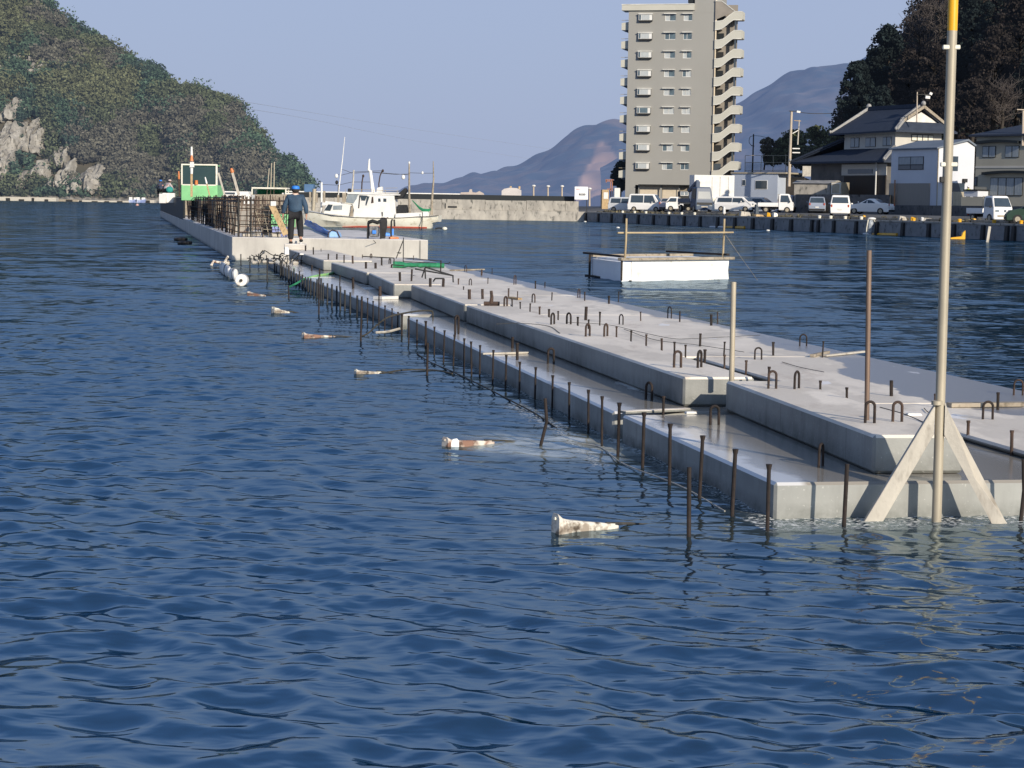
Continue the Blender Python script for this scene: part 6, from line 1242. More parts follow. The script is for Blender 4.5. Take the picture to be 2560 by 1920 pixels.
# ------------------------------------------------------------------ tiled traditional house
Fk = Frame(D(2107, 482, 214), gyaw); T = empty('tiled_house', Fk.loc, gyaw, 'traditional two storey house with dark blue tiled roofs and a white gable', 'house'); P = lambda px, py, n=0: Fk.front(px, py, n)
x1k = P(2236, 420)[0]; S2 = lambda px, py, X_=None: Fk.side(px, py, x1k if X_ is None else X_)
zue = P(2170, 329)[1]; zub = P(2170, 385)[1]; yk = S2(2352, 400)[0]
zlo = P(2170, 402)[1]
MB().box(0, x1k, 0, yk, zub-1, zue).build('upper_wall', cream_w, T)
band = MB().box(.0, x1k-.003, -.05, -.001, P(2120,344)[1], P(2120,340)[1]).build('timber_band', M['board'], T)
win(T, P, 2126.5, 2149, 344, 369, 0, M['glass_l'], muls=1); win(T, P, 2163.5, 2190, 343.5, 368, 0, M['glass_l'], muls=1); win(T, P, 2207, 2229, 342, 365, 0, M['glass_l'], muls=1)
a = S2(2278, 353); b_ = S2(2333, 337); w = MB().box(x1k+.001, x1k+.05, a[0], b_[0], a[1], b_[1]).build('window', M['dark_steel'], T); [MB().box(x1k+.0505, x1k+.07, a[0]+(b_[0]-a[0])*i/4+.06, a[0]+(b_[0]-a[0])*(i+1)/4-.06, a[1]+.1, b_[1]-.08).build('pane', M['cream'], w) for i in range(4)]
# upper roof: ridge along the front, gable to the right
zridge = P(2290, 268, yk*.5)[1]; xg = x1k+.6; ov = 1.0; yc = yk*.5; zev = zue-.15
xh = P(2172, 276, yc)[0]
zg_ = zev + (zridge-zev)*.40
def quadroof(name, pts, th, mat, par): 
    mb = MB(); n_ = len(pts); lo = [(p[0],p[1],p[2]-th) for p in pts]; mb.add(list(pts)+lo, [tuple(range(n_)), tuple(range(2*n_-1, n_-1, -1))] + [(i, i+n_, (i+1) % n_+n_, (i+1) % n_) for i in range(n_)]); return mb.build(name, mat, par)
e = (-ov-.5, x1k+ov+.3, -ov, yk+ov)
g0 = (xg, yc - (yc+ov)*.62, zg_); g1 = (xg, yc + (yk+ov-yc)*.62, zg_)
quadroof('roof', [(e[0],e[2],zev),(e[1],e[2],zev+.15),(g0[0],g0[1],g0[2]),(xg,yc,zridge),(xh,yc,zridge)], .18, tile, T)
quadroof('roof', [(e[1],e[3],zev+.15),(e[0],e[3],zev),(xh,yc,zridge),(xg,yc,zridge),(g1[0],g1[1],g1[2])], .18, tile, T)
quadroof('roof', [(e[0],e[3],zev),(e[0],e[2],zev),(xh,yc,zridge)], .18, tile, T)
quadroof('roof', [(e[1],e[2],zev+.15),(e[1],e[3],zev+.15),(g1[0],g1[1],g1[2]),(g0[0],g0[1],g0[2])], .18, tile, T)
MB().extx([(g0[1]+.3,zg_+.02),(g1[1]-.3,zg_+.02),(yc,zridge-.55)], xg-.45, xg-.3).build('gable_wall', plain('white_gable', (.74,.72,.68), None, 1, .8), T)
mb = MB(); mb.bar((xg-.05,g0[1]-.35,g0[2]-.05),(xg-.05,yc,zridge+.02),.5,.28,(0,0,1)); mb.bar((xg-.05,g1[1]+.35,g1[2]-.05),(xg-.05,yc,zridge+.02),.5,.28,(0,0,1)); mb.build('bargeboard', M['wood_g'], T)
rt = plain('ridge_tile', (.36,.35,.33), (.22,.22,.22), 4, .6); mb = MB(); mb.bar((xh,yc,zridge+.12),(xg,yc,zridge+.14),.35,.4); mb.build('ridge', tile, T)
MB().bar((e[0]+.25,e[2]+.2,zev+.15),(xh,yc,zridge+.18),.3,.28).build('hip_ridge', rt, T)
mb = MB(); mb.bar((e[1]-.1,e[2]+.15,zev+.28),(g0[0],g0[1],g0[2]+.2),.3,.28); mb.build('hip_ridge', rt, T)
for g_ in (g0, g1): MB().bar((g_[0]-.35,g_[1],g_[2]+.22),(xg-.4,yc,zridge+.2),.28,.26).build('hip_ridge', rt, T)
for q in [(xh,yc,zridge+.35,.28),(xg,yc,zridge+.35,.25),(e[0]+.2,e[2]+.1,zev+.22,.16),(g0[0],g0[1]-.35,g0[2]+.05,.17),(g1[0],g1[1]+.35,g1[2]+.05,.17),(e[1],e[2],zev+.3,.16)]: MB().ball(q[:3], q[3], q[3], q[3]*1.1, 8, 6).build('ridge_end_tile', rt, T, smooth=True)
# lower storey and wide lower roof
xl0 = P(2016, 412, -1.5)[0]; 
MB().box(xl0+1.0, x1k+.8, -1.6, yk+1, -2.5, zlo).build('lower_wall', plain('lower_house_wall', (.13,.12,.11), (.08,.075,.07), 1), T)
MB().box(P(2105,412,-1.62)[0], x1k+.82, -1.66, -1.601, P(2180,438,-1.62)[1], P(2180,410,-1.62)[1]).build('plaster_panel', cream_w, T)
MB().box(P(2120,421,-1.7)[0], P(2181,421,-1.7)[0], -1.72, -1.661, P(2160,434,-1.7)[1], P(2160,423,-1.7)[1]).build('window', M['glass'], T)
MB().box(P(2110,439,-1.7)[0], x1k+.8, -1.70, -1.602, -2.4, P(2180,440,-1.62)[1]).build('timber_shutters', plain('dark_brown_boards', (.045,.035,.028), (.03,.024,.02), 3, .8, sc3=(10,1,.2)), T)
MB().tube([(P(2190,440,-1.9)[0],-1.9,-2.2),(P(2190,440,-1.9)[0],-1.9,zlo)], .07, 6).build('drain_pipe', M['white'], T)
zlr = P(2112, 357, 0)[1]; q0 = (xl0-1.2, -2.8, zlo-.1); q1 = (x1k+1.8, -2.8, zlo-.1)
quadroof('lower_roof', [q0, q1, (x1k-.2, -.02, zub+.55), (0, -.02, zub+.55)], .2, tile, T)
quadroof('lower_roof', [(xl0-1.2,yk+2,zlo-.1), q0, (-.02,-.02,zub+1.6), (-.02,yk,zub+1.6)], .2, tile, T)
quadroof('lower_roof', [q1, (x1k+1.8,yk+2,zlo-.1), (x1k+.02,yk,zub+.55), (x1k+.02,-.02,zub+.55)], .2, tile, T)
mb = MB(); mb.bar((q1[0],q1[1],q1[2]+.12),(x1k,-.05,zub+.7),.28,.25); mb.build('hip_ridge', rt, T); mb = MB(); mb.bar((q0[0]+.2,q0[1]+.1,q0[2]+.12),(0,-.05,zub+1.7),.25,.2); mb.build('hip_ridge', tile, T)
for q in [(q0[0],q0[1],q0[2]+.2,.17),(q1[0],q1[1],q1[2]+.2,.14)]: MB().ball(q[:3], q[3], q[3], q[3]*1.1, 8, 6).build('ridge_end_tile', rt, T, smooth=True)
# ------------------------------------------------------------------ right hand wooded hill, its shade put into dark colours
HR = [(2040,420),(2070,300),(2110,240),(2180,150),(2240,60),(2300,-20),(2400,-150),(2600,-320),(3200,-500)]
mb = MB(); n1, n2 = 60, 24
for i in range(n1):
    px = 2040 + 1200*i/(n1-1); yt = interp(HR, px)
    for j in range(n2):
        t = j/(n2-1); B_ = D(px, 470, 236); A_ = D(px, yt+30, 236+75); p = B_.lerp(A_, t); p.z = 2 + (A_.z-2)*t; p += Vector((0, noise.noise(p*.09)*5, noise.noise(p*.2)*1.2)); mb.v.append(tuple(p))
mb.f = [(i*n2+j, (i+1)*n2+j, (i+1)*n2+j+1, i*n2+j+1) for i in range(n1-1) for j in range(n2-1)]
tag(mb.build('hillside', plain('shaded_earth', (.018,.014,.013), (.01,.01,.012), .3, .95), smooth=True), kind='structure')
cs, rs_, ks = [], [], []; rg = random.Random(21)
for k_ in range(1100):
    px = rg.uniform(2085, 2760); t = rg.uniform(0, 1); yt = interp(HR, px)+30; B_ = D(px, 470, 232); A_ = D(px, yt, 232+75); p = B_.lerp(A_, t); p.z = 2+(A_.z-2)*t
    r_ = rg.uniform(.8, 1.9); c = (.014,.019,.016) if rg.random() < .6 else (.024,.017,.015)
    if rg.random() < .05: c = (.05,.042,.025)
    cs.append((p.x, p.y-1, p.z+.6)); rs_.append((r_*1.2, r_, r_)); ks.append(c)
o = leaves('undergrowth', cs, rs_, ks, 120, .18, M['leaf']); tag(o, 'tangled dark undergrowth and scrub over the right hand hillside', 'undergrowth', kind='stuff')
GT = 'trees on the right hand hillside'
def rt_(px, yb, dist, ytop, wpx, kind, label, seed, lean=0):
    k = dist/FPX; base = D(px, yb, dist); h = (yb-ytop)*k; w = wpx*k
    if kind == 'e': leafy('evergreen_tree', base, h, w, (.010,.016,.016), label, 230, .16, True, GT, seed, 70, lean=(lean*k, 0), low=.1)
    if kind == 'b': leafy('bare_tree', base, h, w, (.034,.027,.025), label, 120, .10, True, GT, seed, 30, True, lean=(lean*k, 0), low=.35)
    if kind == 'm': leafy('mixed_tree', base, h, w, (.021,.017,.015), label, 170, .15, True, GT, seed, 70, lean=(lean*k, 0), low=.15)
trees = [(2142,345,238,150,86,'e','lone dark pointed evergreen left of the big tree mass, above the tiled roof'),(2215,330,242,58,110,'e','big dark evergreen with a rounded crown on the wood\'s left edge'),(2180,330,244,120,80,'e','dark evergreen between the lone pointed tree and the big rounded one'),
 (2290,300,246,4,130,'b','pale twiggy bare tree rising above the left shoulder of the wood'),(2340,300,250,-30,150,'b','tall bare tree behind the top of the A-frame pole'),(2265,340,236,120,90,'m','dark brown tree just above the tiled house ridge'),(2330,330,232,110,110,'m','brown leaved tree directly left of the grey pole, above the white gable'),
 (2420,320,238,-40,150,'e','dark tree right of the yellow pole top'),(2480,330,230,60,130,'m','brown tree halfway up the slope above the beige house'),(2540,320,232,-30,150,'m','tall rusty brown tree at the right edge of the picture'),(2590,330,226,120,120,'e','dark low tree at the right edge behind the beige roof'),
 (2430,345,222,190,100,'m','scrubby brown tree between the white house and the beige house'),(2390,340,240,130,110,'b','bare tree just right of the grey pole'),(2500,345,222,210,110,'b','bare scrub tree behind the beige roof'),(2200,345,232,215,70,'e','low dark tree touching the left end of the tiled ridge'),(2115,345,246,250,46,'b','spindly bare bush leaning out left under the lone evergreen')]
for i, a in enumerate(trees): rt_(*a, seed=30+i)
GBs = 'green bushes on the knoll'
for i, (px, yb, d_, yt, w, l) in enumerate([(1985,408,262,325,80,'green bush right behind the pale utility pole'),(2040,405,258,316,90,'broad green bush in the middle of the knoll'),(2092,400,252,318,70,'green bush next to the upper wall of the tiled house'),(1958,405,266,345,60,'low green bush left of the utility pole'),(2015,420,250,372,80,'dark bush at the foot of the knoll above the brown slope'),(1930,410,268,372,50,'small scrub at the left end of the knoll'),(2070,412,246,360,70,'olive bush by the left eave of the lower tiled roof')]):
    k = d_/FPX; leafy('bush', D(px, yb, d_), (yb-yt)*k, w*k, (.085,.095,.045) if i != 4 else (.05,.055,.035), l, 110, .15, False, GBs, 60+i, 60, low=.0, cat='bush')
k = 262/FPX; leafy('pine_tree', D(1910, 415, 262), 70*k, 44*k, (.07,.065,.045), 'small wind bent pine with flat foliage beside the thin dark pole', 26, .22, True, None, 71, 40, lean=(8*k, 0), low=.55)

# ------------------------------------------------------------------ vehicles
def wheel(par, x, y, r, w=.18):
    t = MB().tube([(x, y-w/2, r), (x, y+w/2, r)], r, 18).build('tyre', M['black'], par, smooth=True); MB().tube([(x, y-w/2-.012, r), (x, y+w/2+.012, r)], r*.58, 14).build('rim', M['galv'], t, smooth=True); return t
paints = {}
def paint(c):
    if c not in paints: paints[c] = plain('car_paint', c, tuple(v*.93 for v in c), .7, .42, spec=.3)
    return paints[c]
def vehicle(kind, px, dist, heading, colour, label, cat='car', L=4.2, Wd=1.65, H=1.5, name=None):
    """local x forward, y to the left, z up"""
    p = gpt(px, dist); t = empty(name or {'van':'parked_van','sedan':'parked_car','hatch':'parked_car','kei':'pickup_truck','mini':'parked_car','truck':'crane_truck'}[kind], p, heading, label, cat, 'vehicles parked on the quay')
    t.scale = (1.07,)*3; pm = paint(colour); h2 = L/2; hw = Wd/2; gc = .22
    if kind == 'van': prof = [(-h2,gc),(-h2-.02,.75),(-h2+.05,1.0),(-h2+.16,H-.08),(-h2+.35,H),(h2-1.25,H),(h2-1.0,H-.05),(h2-.42,1.02),(h2-.05,.82),(h2,.55),(h2-.03,gc)]
    elif kind == 'hatch' or kind == 'mini': prof = [(-h2,gc),(-h2-.02,.70),(-h2+.10,.95),(-h2+.45,H-.06),(-h2+.8,H),(h2-1.7,H-.01),(h2-1.0,.98),(h2-.25,.82),(h2,.55),(h2-.03,gc)]
    elif kind == 'sedan': prof = [(-h2,gc),(-h2-.02,.72),(-h2+.05,.93),(-h2+.75,.98),(-h2+1.35,H-.03),(-h2+1.8,H),(h2-1.95,H-.02),(h2-1.2,.96),(h2-.2,.78),(h2,.5),(h2-.03,gc)]
    elif kind == 'kei': prof = [(h2-1.35,gc+.05),(h2-1.35,H-.1),(h2-1.25,H),(h2-.5,H),(h2-.38,H-.06),(h2-.06,1.0),(h2,.8),(h2,gc)]
    elif kind == 'truck': prof = [(h2-1.7,gc+.3),(h2-1.7,H-.1),(h2-1.6,H),(h2-.45,H),(h2-.3,H-.1),(h2-.03,1.25),(h2,.9),(h2,gc)]
    zsh = .93 if kind not in ('kei','truck') else (1.05 if kind == 'kei' else 1.3)
    rings = []; 
    def tum(z): return 1 - .17*max(0, (z-zsh))/(H-zsh+.01) if z > zsh else 1 - .05*max(0, .5-z)/.3
    lay = [-1, -.92, .92, 1]
    mb = MB(); rr_ = []
    for q, ins in [(-1, .055), (-.9, 0), (.9, 0), (1, .055)]:
        rr_.append([(x*(1-ins*.5/h2*1.0), q*hw*tum(z), z - (ins if z > H-.2 else 0)) for x, z in prof])
    mb.loft(rr_); body = mb.build('body', pm, t, bevel=.035, segs=2)
    def glass(poly, name='windscreen', mt='glass'):
        mb_ = MB(); n_ = len(poly); mb_.add(poly, [tuple(range(n_))]); return mb_.build(name, M[mt], t)
    def pane_x(i, y_in=.12, up=.86, lo=.1, off=.022, name='windscreen'):   # pane across the car on profile segment i -> i+1
        (xa, za), (xb, zb) = prof[i], prof[i+1]; nx_v = Vector((zb-za, 0, -(xb-xa))).normalized(); 
        if nx_v.x * (1 if xa > 0 else -1) < 0: nx_v = -nx_v
        f = lambda s_: Vector((xa+(xb-xa)*s_, 0, za+(zb-za)*s_)) + nx_v*off
        a, b_ = f(lo), f(up); wa, wb = hw*tum(a.z)-y_in, hw*tum(b_.z)-y_in
        return glass([(a.x,-wa,a.z),(a.x,wa,a.z),(b_.x,wb,b_.z),(b_.x,-wb,b_.z)], name)
    def side_pane(pts, name='side_window'):
        for s_ in (-1, 1): mb_ = MB(); mb_.add([(x, s_*(hw*tum(z)+.012), z) for x, z in pts], [tuple(range(len(pts)))]); mb_.build(name, M['glass'], t)
    def lamp(x, y, z, w, h, mat, nm): MB().box(x-.03, x+.03, y-w/2, y+w/2, z-h/2, z+h/2).build(nm, M[mat], t, bevel=.01)
    if kind == 'van':
        pane_x(6+0 if False else 6, name='windscreen', lo=.05, up=.92) ; pane_x(2, name='rear_window', lo=.12, up=.86)
        side_pane([(-h2+.35,1.0),(h2-2.2,1.0),(h2-2.2,H-.15),(-h2+.4,H-.15)]); side_pane([(h2-2.1,1.0),(h2-.75,1.0),(h2-1.15,H-.15),(h2-2.1,H-.15)])
    elif kind in ('hatch','mini'):
        pane_x(5, name='windscreen', lo=.08, up=.92); pane_x(2, name='rear_window', lo=.05, up=.9)
        side_pane([(-h2+.75,.98),(-.1,.98),(-.1,H-.12),(-h2+.95,H-.14)]); side_pane([(0,.98),(h2-1.35,.98),(h2-1.8,H-.12),(0,H-.12)])
    elif kind == 'sedan':
        pane_x(6, name='windscreen', lo=.05, up=.93); pane_x(3, name='rear_window', lo=.08, up=.93)
        side_pane([(-h2+1.2,.98),(0,.98),(0,H-.12),(-h2+1.65,H-.13)]); side_pane([(.08,.98),(h2-1.45,.98),(h2-2.0,H-.12),(.08,H-.12)])
    elif kind == 'kei':
        pane_x(4, name='windscreen', lo=.12, up=.94, y_in=.09); side_pane([(h2-1.15,1.05),(h2-.25,1.05),(h2-.5,H-.14),(h2-1.15,H-.14)])
        b_ = MB(); b_.box(-h2, h2-1.38, -hw, hw, .58, .66); b_.build('cargo_bed', pm, t); 
        for q in (-1, 1): MB().box(-h2, h2-1.38, q*hw-.02, q*hw+.02, .661, .95).build('bed_side', pm, t)
        MB().box(-h2-.02, -h2+.02, -hw+.03, hw-.03, .661, .95).build('tailgate', pm, t); MB().box(-h2+.2, h2-1.36, -.35, .35, .35, .575).build('chassis', M['dark_steel'], t)
        MB().tube([(h2-1.42,-hw+.05,.9),(h2-1.42,-hw+.05,H-.05),(h2-1.42,hw-.05,H-.05),(h2-1.42,hw-.05,.9)], .025, 6).build('headboard', M['galv'], t)
        MB().box(h2+.0, h2+.03, -.45, .45, .38, .50).build('grille', M['wood_g'], t)
    elif kind == 'truck':
        pane_x(4, name='windscreen', lo=.30, up=.90, y_in=.22); side_pane([(h2-1.4,1.5),(h2-.25,1.3),(h2-.45,H-.2),(h2-1.4,H-.2)])
        MB().box(-h2, h2-1.75, -hw, hw, .85, 1.0).build('cargo_bed', M['wood_g'], t); [MB().box(-h2, h2-1.75, q*hw-.03, q*hw+.03, 1.001, 1.4).build('bed_side', pm, t) for q in (-1, 1)]
        MB().box(-h2+.2, h2-1.7, -.4, .4, .5, .845).build('chassis', M['dark_steel'], t); MB().bar((h2-2.2,0,1.0),(h2-2.2,0,3.2),.4,.4,(1,0,0)).build('crane_post', pm, t); MB().bar((h2-2.2,0,3.2),(-h2+.8,0,2.2),.3,.3).build('crane_arm', pm, t); MB().box(h2, h2+.03, -.35, .35, .5, .62).build('number_plate', M['board'], t)
        MB().box(h2-.02,h2+.02,-hw+.1,hw-.1,.75,1.0).build('grille', M['dark_steel'], t)
    zl = .78 if kind not in ('truck',) else .7
    for s_ in (-1, 1): lamp(h2-.01, s_*(hw-.25), zl if kind != 'sedan' else .66, .3, .16, 'glass_l', 'headlight'); lamp(-h2+.0, s_*(hw-.14), .85 if kind != 'kei' else .5, .14, .22 if kind != 'kei' else .1, 'redpaint', 'tail_light')
    if kind not in ('kei','truck'): MB().box(-h2-.045, -h2-.02, -.17, .17, .50, .62).build('number_plate', M['white'], t); MB().box(h2-.01, h2+.025, -hw+.1, hw-.1, .28, .42).build('bumper', M['dark_steel'], t, bevel=.01); MB().box(-h2-.03, -h2+.02, -hw+.08, hw-.08, .26, .42).build('bumper', M['dark_steel'] if kind != 'van' else pm, t, bevel=.01)
    r_ = .29 if kind != 'truck' else .38
    for x in (-h2+.75, h2-.72):
        for s_ in (-1, 1): wheel(t, x if kind != 'kei' or x < 0 else h2-.55, s_*(hw-.10), r_)
    for s_ in (-1, 1): MB().ball((h2-1.15 if kind != 'kei' else h2-.3, s_*(hw+.1), 1.05), .06, .09, .07, 8, 6).build('wing_mirror', pm if kind != 'kei' else M['black'], t, smooth=True)
    return t
WHT = (.86,.85,.83); hd0 = R(-102)
face = lambda px: math.atan2(-1, 0) + 0  # pointing towards the camera
vehicle('kei', 2474, 145, R(-70), WHT, 'white pickup truck facing us in front of the beige house', 'pickup truck', 3.3, 1.48, 1.78)
vehicle('van', 2101, 182, R(80), WHT, 'white van seen from behind, parked in the middle of the quay row', 'van', 4.0, 1.68, 1.75)
vehicle('hatch', 2042, 204, R(82), (.28,.32,.40), 'silver blue hatchback seen from behind, left of the white van', 'car', 3.8, 1.62, 1.55)
vehicle('van', 1977, 212, R(66), (.66,.64,.70), 'pearly white minivan with a dark rear window, right of the white pickup', 'minivan', 4.3, 1.7, 1.7)
vehicle('kei', 1940, 205, R(-12), WHT, 'white pickup truck seen from its side near the minivan', 'pickup truck', 3.3, 1.48, 1.80)
vehicle('sedan', 2176, 190, R(150), WHT, 'low white estate car angled away in front of the stone terrace', 'car', 3.9, 1.62, 1.38)
vehicle('van', 1840, 218, R(-28), WHT, 'white people carrier with dark windows below the pale blue building', 'car', 4.1, 1.68, 1.55)
vehicle('van', 1888, 224, R(-25), (.62,.60,.58), 'off white car half hidden behind the white pickup', 'car', 4.0, 1.65, 1.5)
vehicle('truck', 1738, 225, R(-75), (.06,.09,.15), 'dark blue crane truck with its cab towards us below the white cabin', 'truck', 5.5, 1.9, 2.6)
vehicle('sedan', 1672, 236, R(78), (.62,.54,.54), 'pale pink saloon car seen from behind, left of the crane truck', 'car', 4.3, 1.7, 1.4)
vehicle('kei', 1703, 232, R(168), WHT, 'white pickup bed showing between the pink saloon and the crane truck', 'pickup truck', 3.2, 1.45, 1.55)
vehicle('van', 1617, 238, R(-20), WHT, 'white delivery van with a blue door panel left of the pink saloon', 'van', 4.0, 1.68, 1.95)
vehicle('van', 1565, 242, R(-30), (.68,.70,.72), 'grey white van, farthest left of the parked row', 'van', 3.8, 1.65, 1.65)
vehicle('hatch', 2600, 133, R(170), (.03,.06,.045), 'dark green car cut off by the right edge of the picture', 'car', 4.2, 1.7, 1.5)
o = MB().box(-.5,.5,-.03,.03,0,.5).build('board_sign', M['cream'], None, bevel=.01); o.location = gpt(1786, 236) + Vector((0,0,1.0)); tag(o, 'small white board by the crane truck', 'board')
hut(1700, 1722, 478, 500, 255, M['dark_steel'], None, 'dark clutter of sheds and stacked gear before the tower garages', 'shed', 'shed', 0, [(1702,1710,480,488,M['glass_l']),(1712,1720,480,488,M['glass_l'])])
# hi-vis worker
Js = dict(J); person(gpt(2419, 176) + Vector((0,0,1.0)), R(160), 'distant worker in a yellow vest and white helmet beside the white house', Js, (plain('hi_vis_vest', (.62,.75,.05), (.1,.12,.1), 6, .7), plain('grey_trousers', (.10,.10,.11), None, 5), M['white'], hair, plain('vest_collar', (.6,.7,.1), None)), .95)

# ------------------------------------------------------------------ small things along the quay edge and on the water
rg = random.Random(17); GQ = 'mooring bitts along the quay edge'
for k_, px in enumerate([1545,1575,1603,1660,1692,1724,2034,2062,2098,2138,2268,2382,2468,2535]):
    s_ = q_s(px); p = Q(s_, .5, QZ); ylw = px > 2200
    t = empty('mooring_bitt', p, 0, 'squat %s mooring bitt on the quay coping' % ('yellow' if ylw else 'cream white'), 'mooring bitt', 'yellow mooring bitts on the right part of the quay' if ylw else 'cream mooring bitts on the left part of the quay')
    mm = M['yellow'] if ylw else M['cream']; MB().tube([(0,0,-.02),(0,0,.14)], .13, 12).build('stem', mm, t, smooth=True); MB().ball((0,0,.17), .16, .15, .07).build('cap', mm, t, smooth=True)
for k_, (a, b_) in enumerate([(1690,1790),(1985,2100),(2105,2232),(2285,2340),(2395,2560)]):
    s0, s1 = q_s(a), q_s(b_); o = MB().bar(Q(s0,.85,QZ+.10), Q(s1,.85,QZ+.10), .18, .18).build('kerb_beam', M['wood_g'], None, bevel=.02); tag(o, ['pale kerb beam in front of the crane truck','long timber kerb beam below the silver hatchback','timber kerb beam right of the white van','short kerb beam left of the tall grey pole','kerb beam under the white pickup facing us'][k_], 'kerb beam')
for k_, (px, sx_, sz_, mt, l) in enumerate([(1786,.25,.9,'white','white post box on the quay edge by the crane truck'),(1838,1.1,.45,'board','upturned white dinghy part below the people carrier'),(1872,.9,.2,'wood','orange brown box low on the quay edge'),(1896,.35,.4,'yellow','yellow crate lying between ropes on the quay edge'),(1912,.4,.4,'cream','cream crate beside the yellow crate'),(1866,.35,1.1,'panel','dark blue tarpaulin heap before the off white car'),(2226,.6,.35,'board','white end of the long timber beam on the quay'),(2132,.2,.35,'yellow','small yellow cone on the quay below the white van'),(2276,.2,.3,'white','small white bucket on the apron'),(2252,.35,.3,'yellow','yellow box by the quay edge left of the pole'),(2403,.25,.3,'yellow','square yellow box right of the pole'),(2290,.7,.25,'board','stack of white boards on the quay coping')]):
    s_ = q_s(px); p = Q(s_, .95, QZ); mb = MB(); mb.hexa([(-sx_/2,-.2,0),(sx_/2,-.25,0),(sx_/2,.3,0),(-sx_/2,.25,0)],[(-sx_*.4,-.15,sz_),(sx_*.3,-.2,sz_*.8),(sx_*.35,.2,sz_*.85),(-sx_*.45,.2,sz_)]); o = mb.build('dock_box', M[mt], None, bevel=.03); o.location = p; o.rotation_euler = (0,0,rg.uniform(-.5,.5)); tag(o, l, 'dock gear')
cl = MB(); rg = random.Random(5)
for i in range(260):
    s_ = rg.uniform(2, EL+5); n_ = rg.uniform(.9, 2.0); p = Q(s_, n_, QZ); a, b_, c_ = rg.uniform(.08,.4), rg.uniform(.08,.3), rg.uniform(.04,.22); cl.ball((p.x,p.y,p.z+c_*.5), a, b_, c_, 6, 4)
o = cl.build('rope_clutter', plain('rope_clutter', (.10,.09,.06), (.03,.03,.028), 1.5, .9, c3=(.3,.25,.12), s3=2.5)); tag(o, 'dark heaps of rope, weed and netting strewn along the quay edge', 'rope clutter', kind='stuff')
t = empty('hanging_fender', Q(q_s(2190), -.45, 0), 0, 'white hanging fender with ropes over a floating white and yellow bar', 'fender')
MB().loft([[(math.cos(q)*.22*w, math.sin(q)*.22*w, z) for q in [2*PI*j/12 for j in range(12)]] for w, z in [(.6,.05),(1,.2),(1.05,.8),(.9,1.05),(.4,1.15)]]).build('fender_body', plain('mottled_fender', (.5,.55,.6), (.12,.14,.17), 5, .5), t, smooth=True)
MB().ball((.08,0,1.2), .34, .25, .12).build('white_cover', M['white'], t, smooth=True); MB().tube([(.2,0,1.2),(.5,.0,.7),(.75,0,.1)], .04, 6).build('rope', M['cream'], t, smooth=True); MB().tube([(-.2,-.1,1.15),(-.3,-.1,.5),(-.3,-.1,.0)], .04, 6).build('rope', M['cream'], t, smooth=True)
def fbar(a, b_, y, split, label, cA_='white', cB_='yellow'):
    A_, B_ = D(a, y, Q(q_s(a), -.7).y), D(b_, y+1, Q(q_s(b_), -.7).y); t = empty('floating_bar', A_, 0, label, 'float'); v = B_-A_
    MB().tube([(0,0,0), v*split], .13, 8).build('white_float', M[cA_], t, smooth=True); MB().tube([v*(split+.005), v], .13, 8).build('yellow_float', M[cB_], t, smooth=True)
fbar(2160, 2243, 586, .27, 'floating bar, white left end and yellow right end, under the hanging fender'); fbar(1776, 1862, 568, .42, 'farther floating bar, white left half and yellow right half, behind the raft post')
o = MB().ext([(0,0),(1.0,0),(1.0,.62),(.82,.45),(.75,.2),(0,.1)], 0, .35).build('yellow_float', M['yellow'], None, bevel=.03); o.location = W(2376, 598, 0); tag(o, 'yellow L shaped float against the quay right of the pole', 'float')
o = upbar((2468,606), (2474,566), W(2468,606,0).y, .16, .14, M['board'], 'timber_pile', 'pale leaning timber pile against the quay below the white pickup', 'pile')
for (px, y, l) in [(1545, 569, 'tiny white net float right of the breakwater corner'), (1920, 576, 'white float scraps at the foot of the quay fender'), (1463, 554, 'tiny white float at the breakwater foot')]:
    o = MB().ball((0,0,0), .16, .12, .07).build('net_float', M['white'], None, smooth=True); o.location = W(px, y, .05); tag(o, l, 'float')

# ------------------------------------------------------------------ far shore things on the left
GR = 'low fish farm rafts along the left shore'
for k_, (a, b_, y, dz, l) in enumerate([(-90, 195, 499, .9, 'long dark edged raft at the far left shore'), (195, 330, 499.5, .7, 'pale raft in the middle of the left shore'), (355, 386, 500, 1.2, 'short pale jetty end touching the black wall'), (-20, 140, 495, 1.6, 'pale pontoon strip behind the long left raft')]):
    A_, B_ = D(a, y, SHO-30-k_*6), D(b_, y, SHO-30-k_*6); t = empty('shore_raft', (A_.x, A_.y, 0), 0, l, 'raft', GR); L_ = B_.x-A_.x
    MB().box(0, L_, 0, 5, -.3, dz).build('deck', M['board'] if k_ != 0 else M['wood_g'], t); rg_ = random.Random(k_); [MB().box(x, x+rg_.uniform(1,3), -.3, -.05, .0, dz*rg_.uniform(.4,.9)).build('dark_float', M['black'], t) for x in np.arange(.5, L_-3, 5.5)]
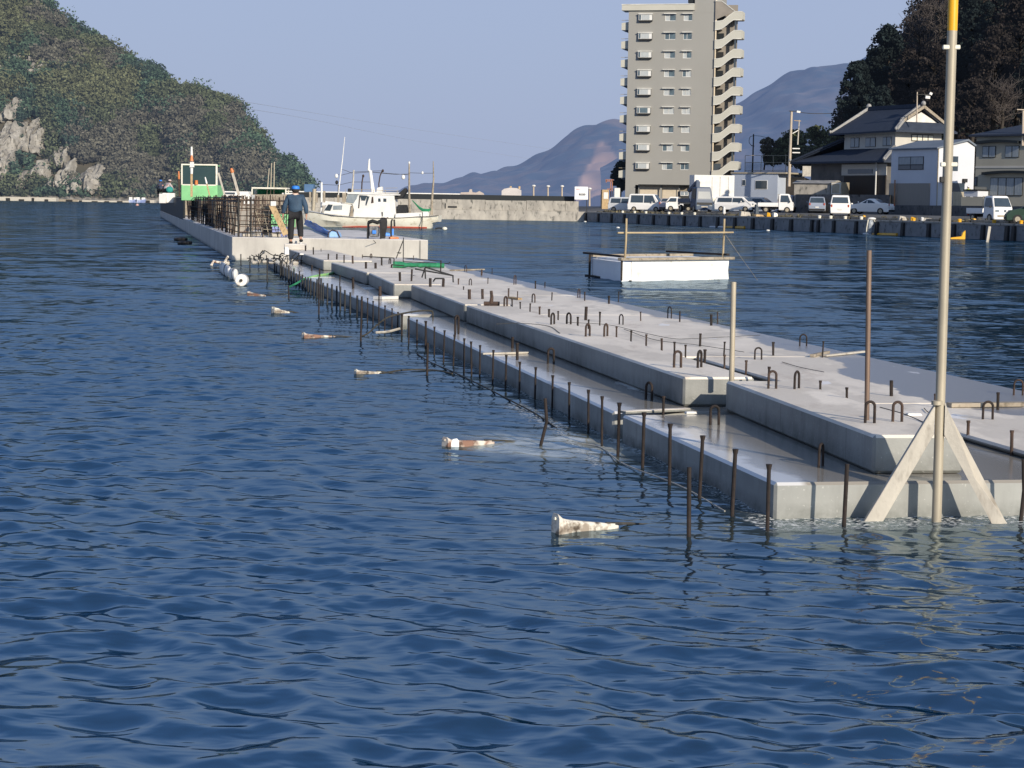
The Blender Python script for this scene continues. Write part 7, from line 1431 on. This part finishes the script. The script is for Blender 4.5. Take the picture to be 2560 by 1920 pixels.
for k_, (x, w, l) in enumerate([(333, 22, 'left one of the two white launches moored at the left shore'), (352, 26, 'right one of the two white launches, nose tilted to the water')]):
    k = (SHO-45)/FPX; t = empty('motor_launch', D(x, 501, SHO-45), 0, l, 'boat', 'white launches at the left shore'); t.location.z = 0
    MB().loft([[(-w*.5*k,-1*q,1.0) if i == 0 else (x_*k, y_*q, z_) for i, (x_, y_, z_) in enumerate([(-w*.5,-1,1.2),(-w*.4,-1,0),(w*.4,-1,-.1),(w*.5,-1,1.5)])] for q in (-1.0, 1.0)]).build('hull', plain('blue_white_hull', (.5,.55,.7), (.15,.2,.4), .5, .5), t)
    MB().box(-w*.45*k, -w*.1*k, -.8, .8, 1.0, 2.3).build('cabin', M['white'], t, bevel=.1); MB().box(w*.1*k, w*.42*k, -.8, .8, 1.2, 2.2).build('cover', M['white'], t, bevel=.1)
o = MB().ball((0,0,.2), .8, .8, .8, 8, 6).build('net_float', plain('pink_float', (.6,.35,.3)), None, smooth=True); o.location = W(343, 514, 0); o.scale = (.5,.5,.5); tag(o, 'tiny pinkish float on the open water off the left shore', 'float')
# buildings on the horizon behind the breakwater
t = empty('storage_hall', D(1254, 487, 900), 0, 'pale round roofed hall on the horizon behind the breakwater', 'hall'); k = 900/FPX
MB().ext([(0,-1),(49*k,-1),(49*k,12*k),(38*k,17*k),(20*k,18*k),(6*k,15*k),(0,10*k)], 0, 20).build('wall', plain('far_pale_wall', (.55,.50,.47), None, .1, hz=.06), t); mb = MB(); [mb.tube([(x*k,5,15*k),(x*k,5,22*k)], .5, 6) for x in (22,44)]; mb.build('vent', M['wood'], t)
t = empty('far_ship', D(1150, 486, 1100), 0, 'low pale works with a squat tower far out behind the breakwater', 'works'); k = 1100/FPX
MB().ext([(0,0),(60*k,0),(58*k,4*k),(48*k,9*k),(40*k,5*k),(30*k,6*k),(29*k,13*k),(24*k,13*k),(22*k,6*k),(2*k,5*k)], 0, 10).build('hull', plain('far_cream', (.5,.44,.38), (.3,.2,.16), .05, hz=.06), t)
for (px, yt) in [(1334,465),(1370,466),(1405,466),(1474,472)]:
    o = upole(px, yt, px, 490, 300, .14, M['polec'], 'slim pale lamp post behind the breakwater parapet', (), 'lamp_post', 'lamp post'); o['group'] = 'lamp posts behind the breakwater'; MB().ball((0,0,(490-yt)*300/FPX), .3, .3, .18, 8, 6).build('lamp_head', M['white'], o)
# wires across the bay
for k_, pts in enumerate([[(590,251),(800,285),(1075,329),(1378,373)],[(598,268),(800,303),(1060,356),(1332,398)]]):
    wire(curve([D(x, y, 900+i*650) for i, (x, y) in enumerate(pts)], 30), .06, M['galv'], 'overhead_wire', ['upper of the two wires crossing the bay from the wooded hill','lower of the two wires crossing the bay from the wooded hill'][k_], 'wire', 4)
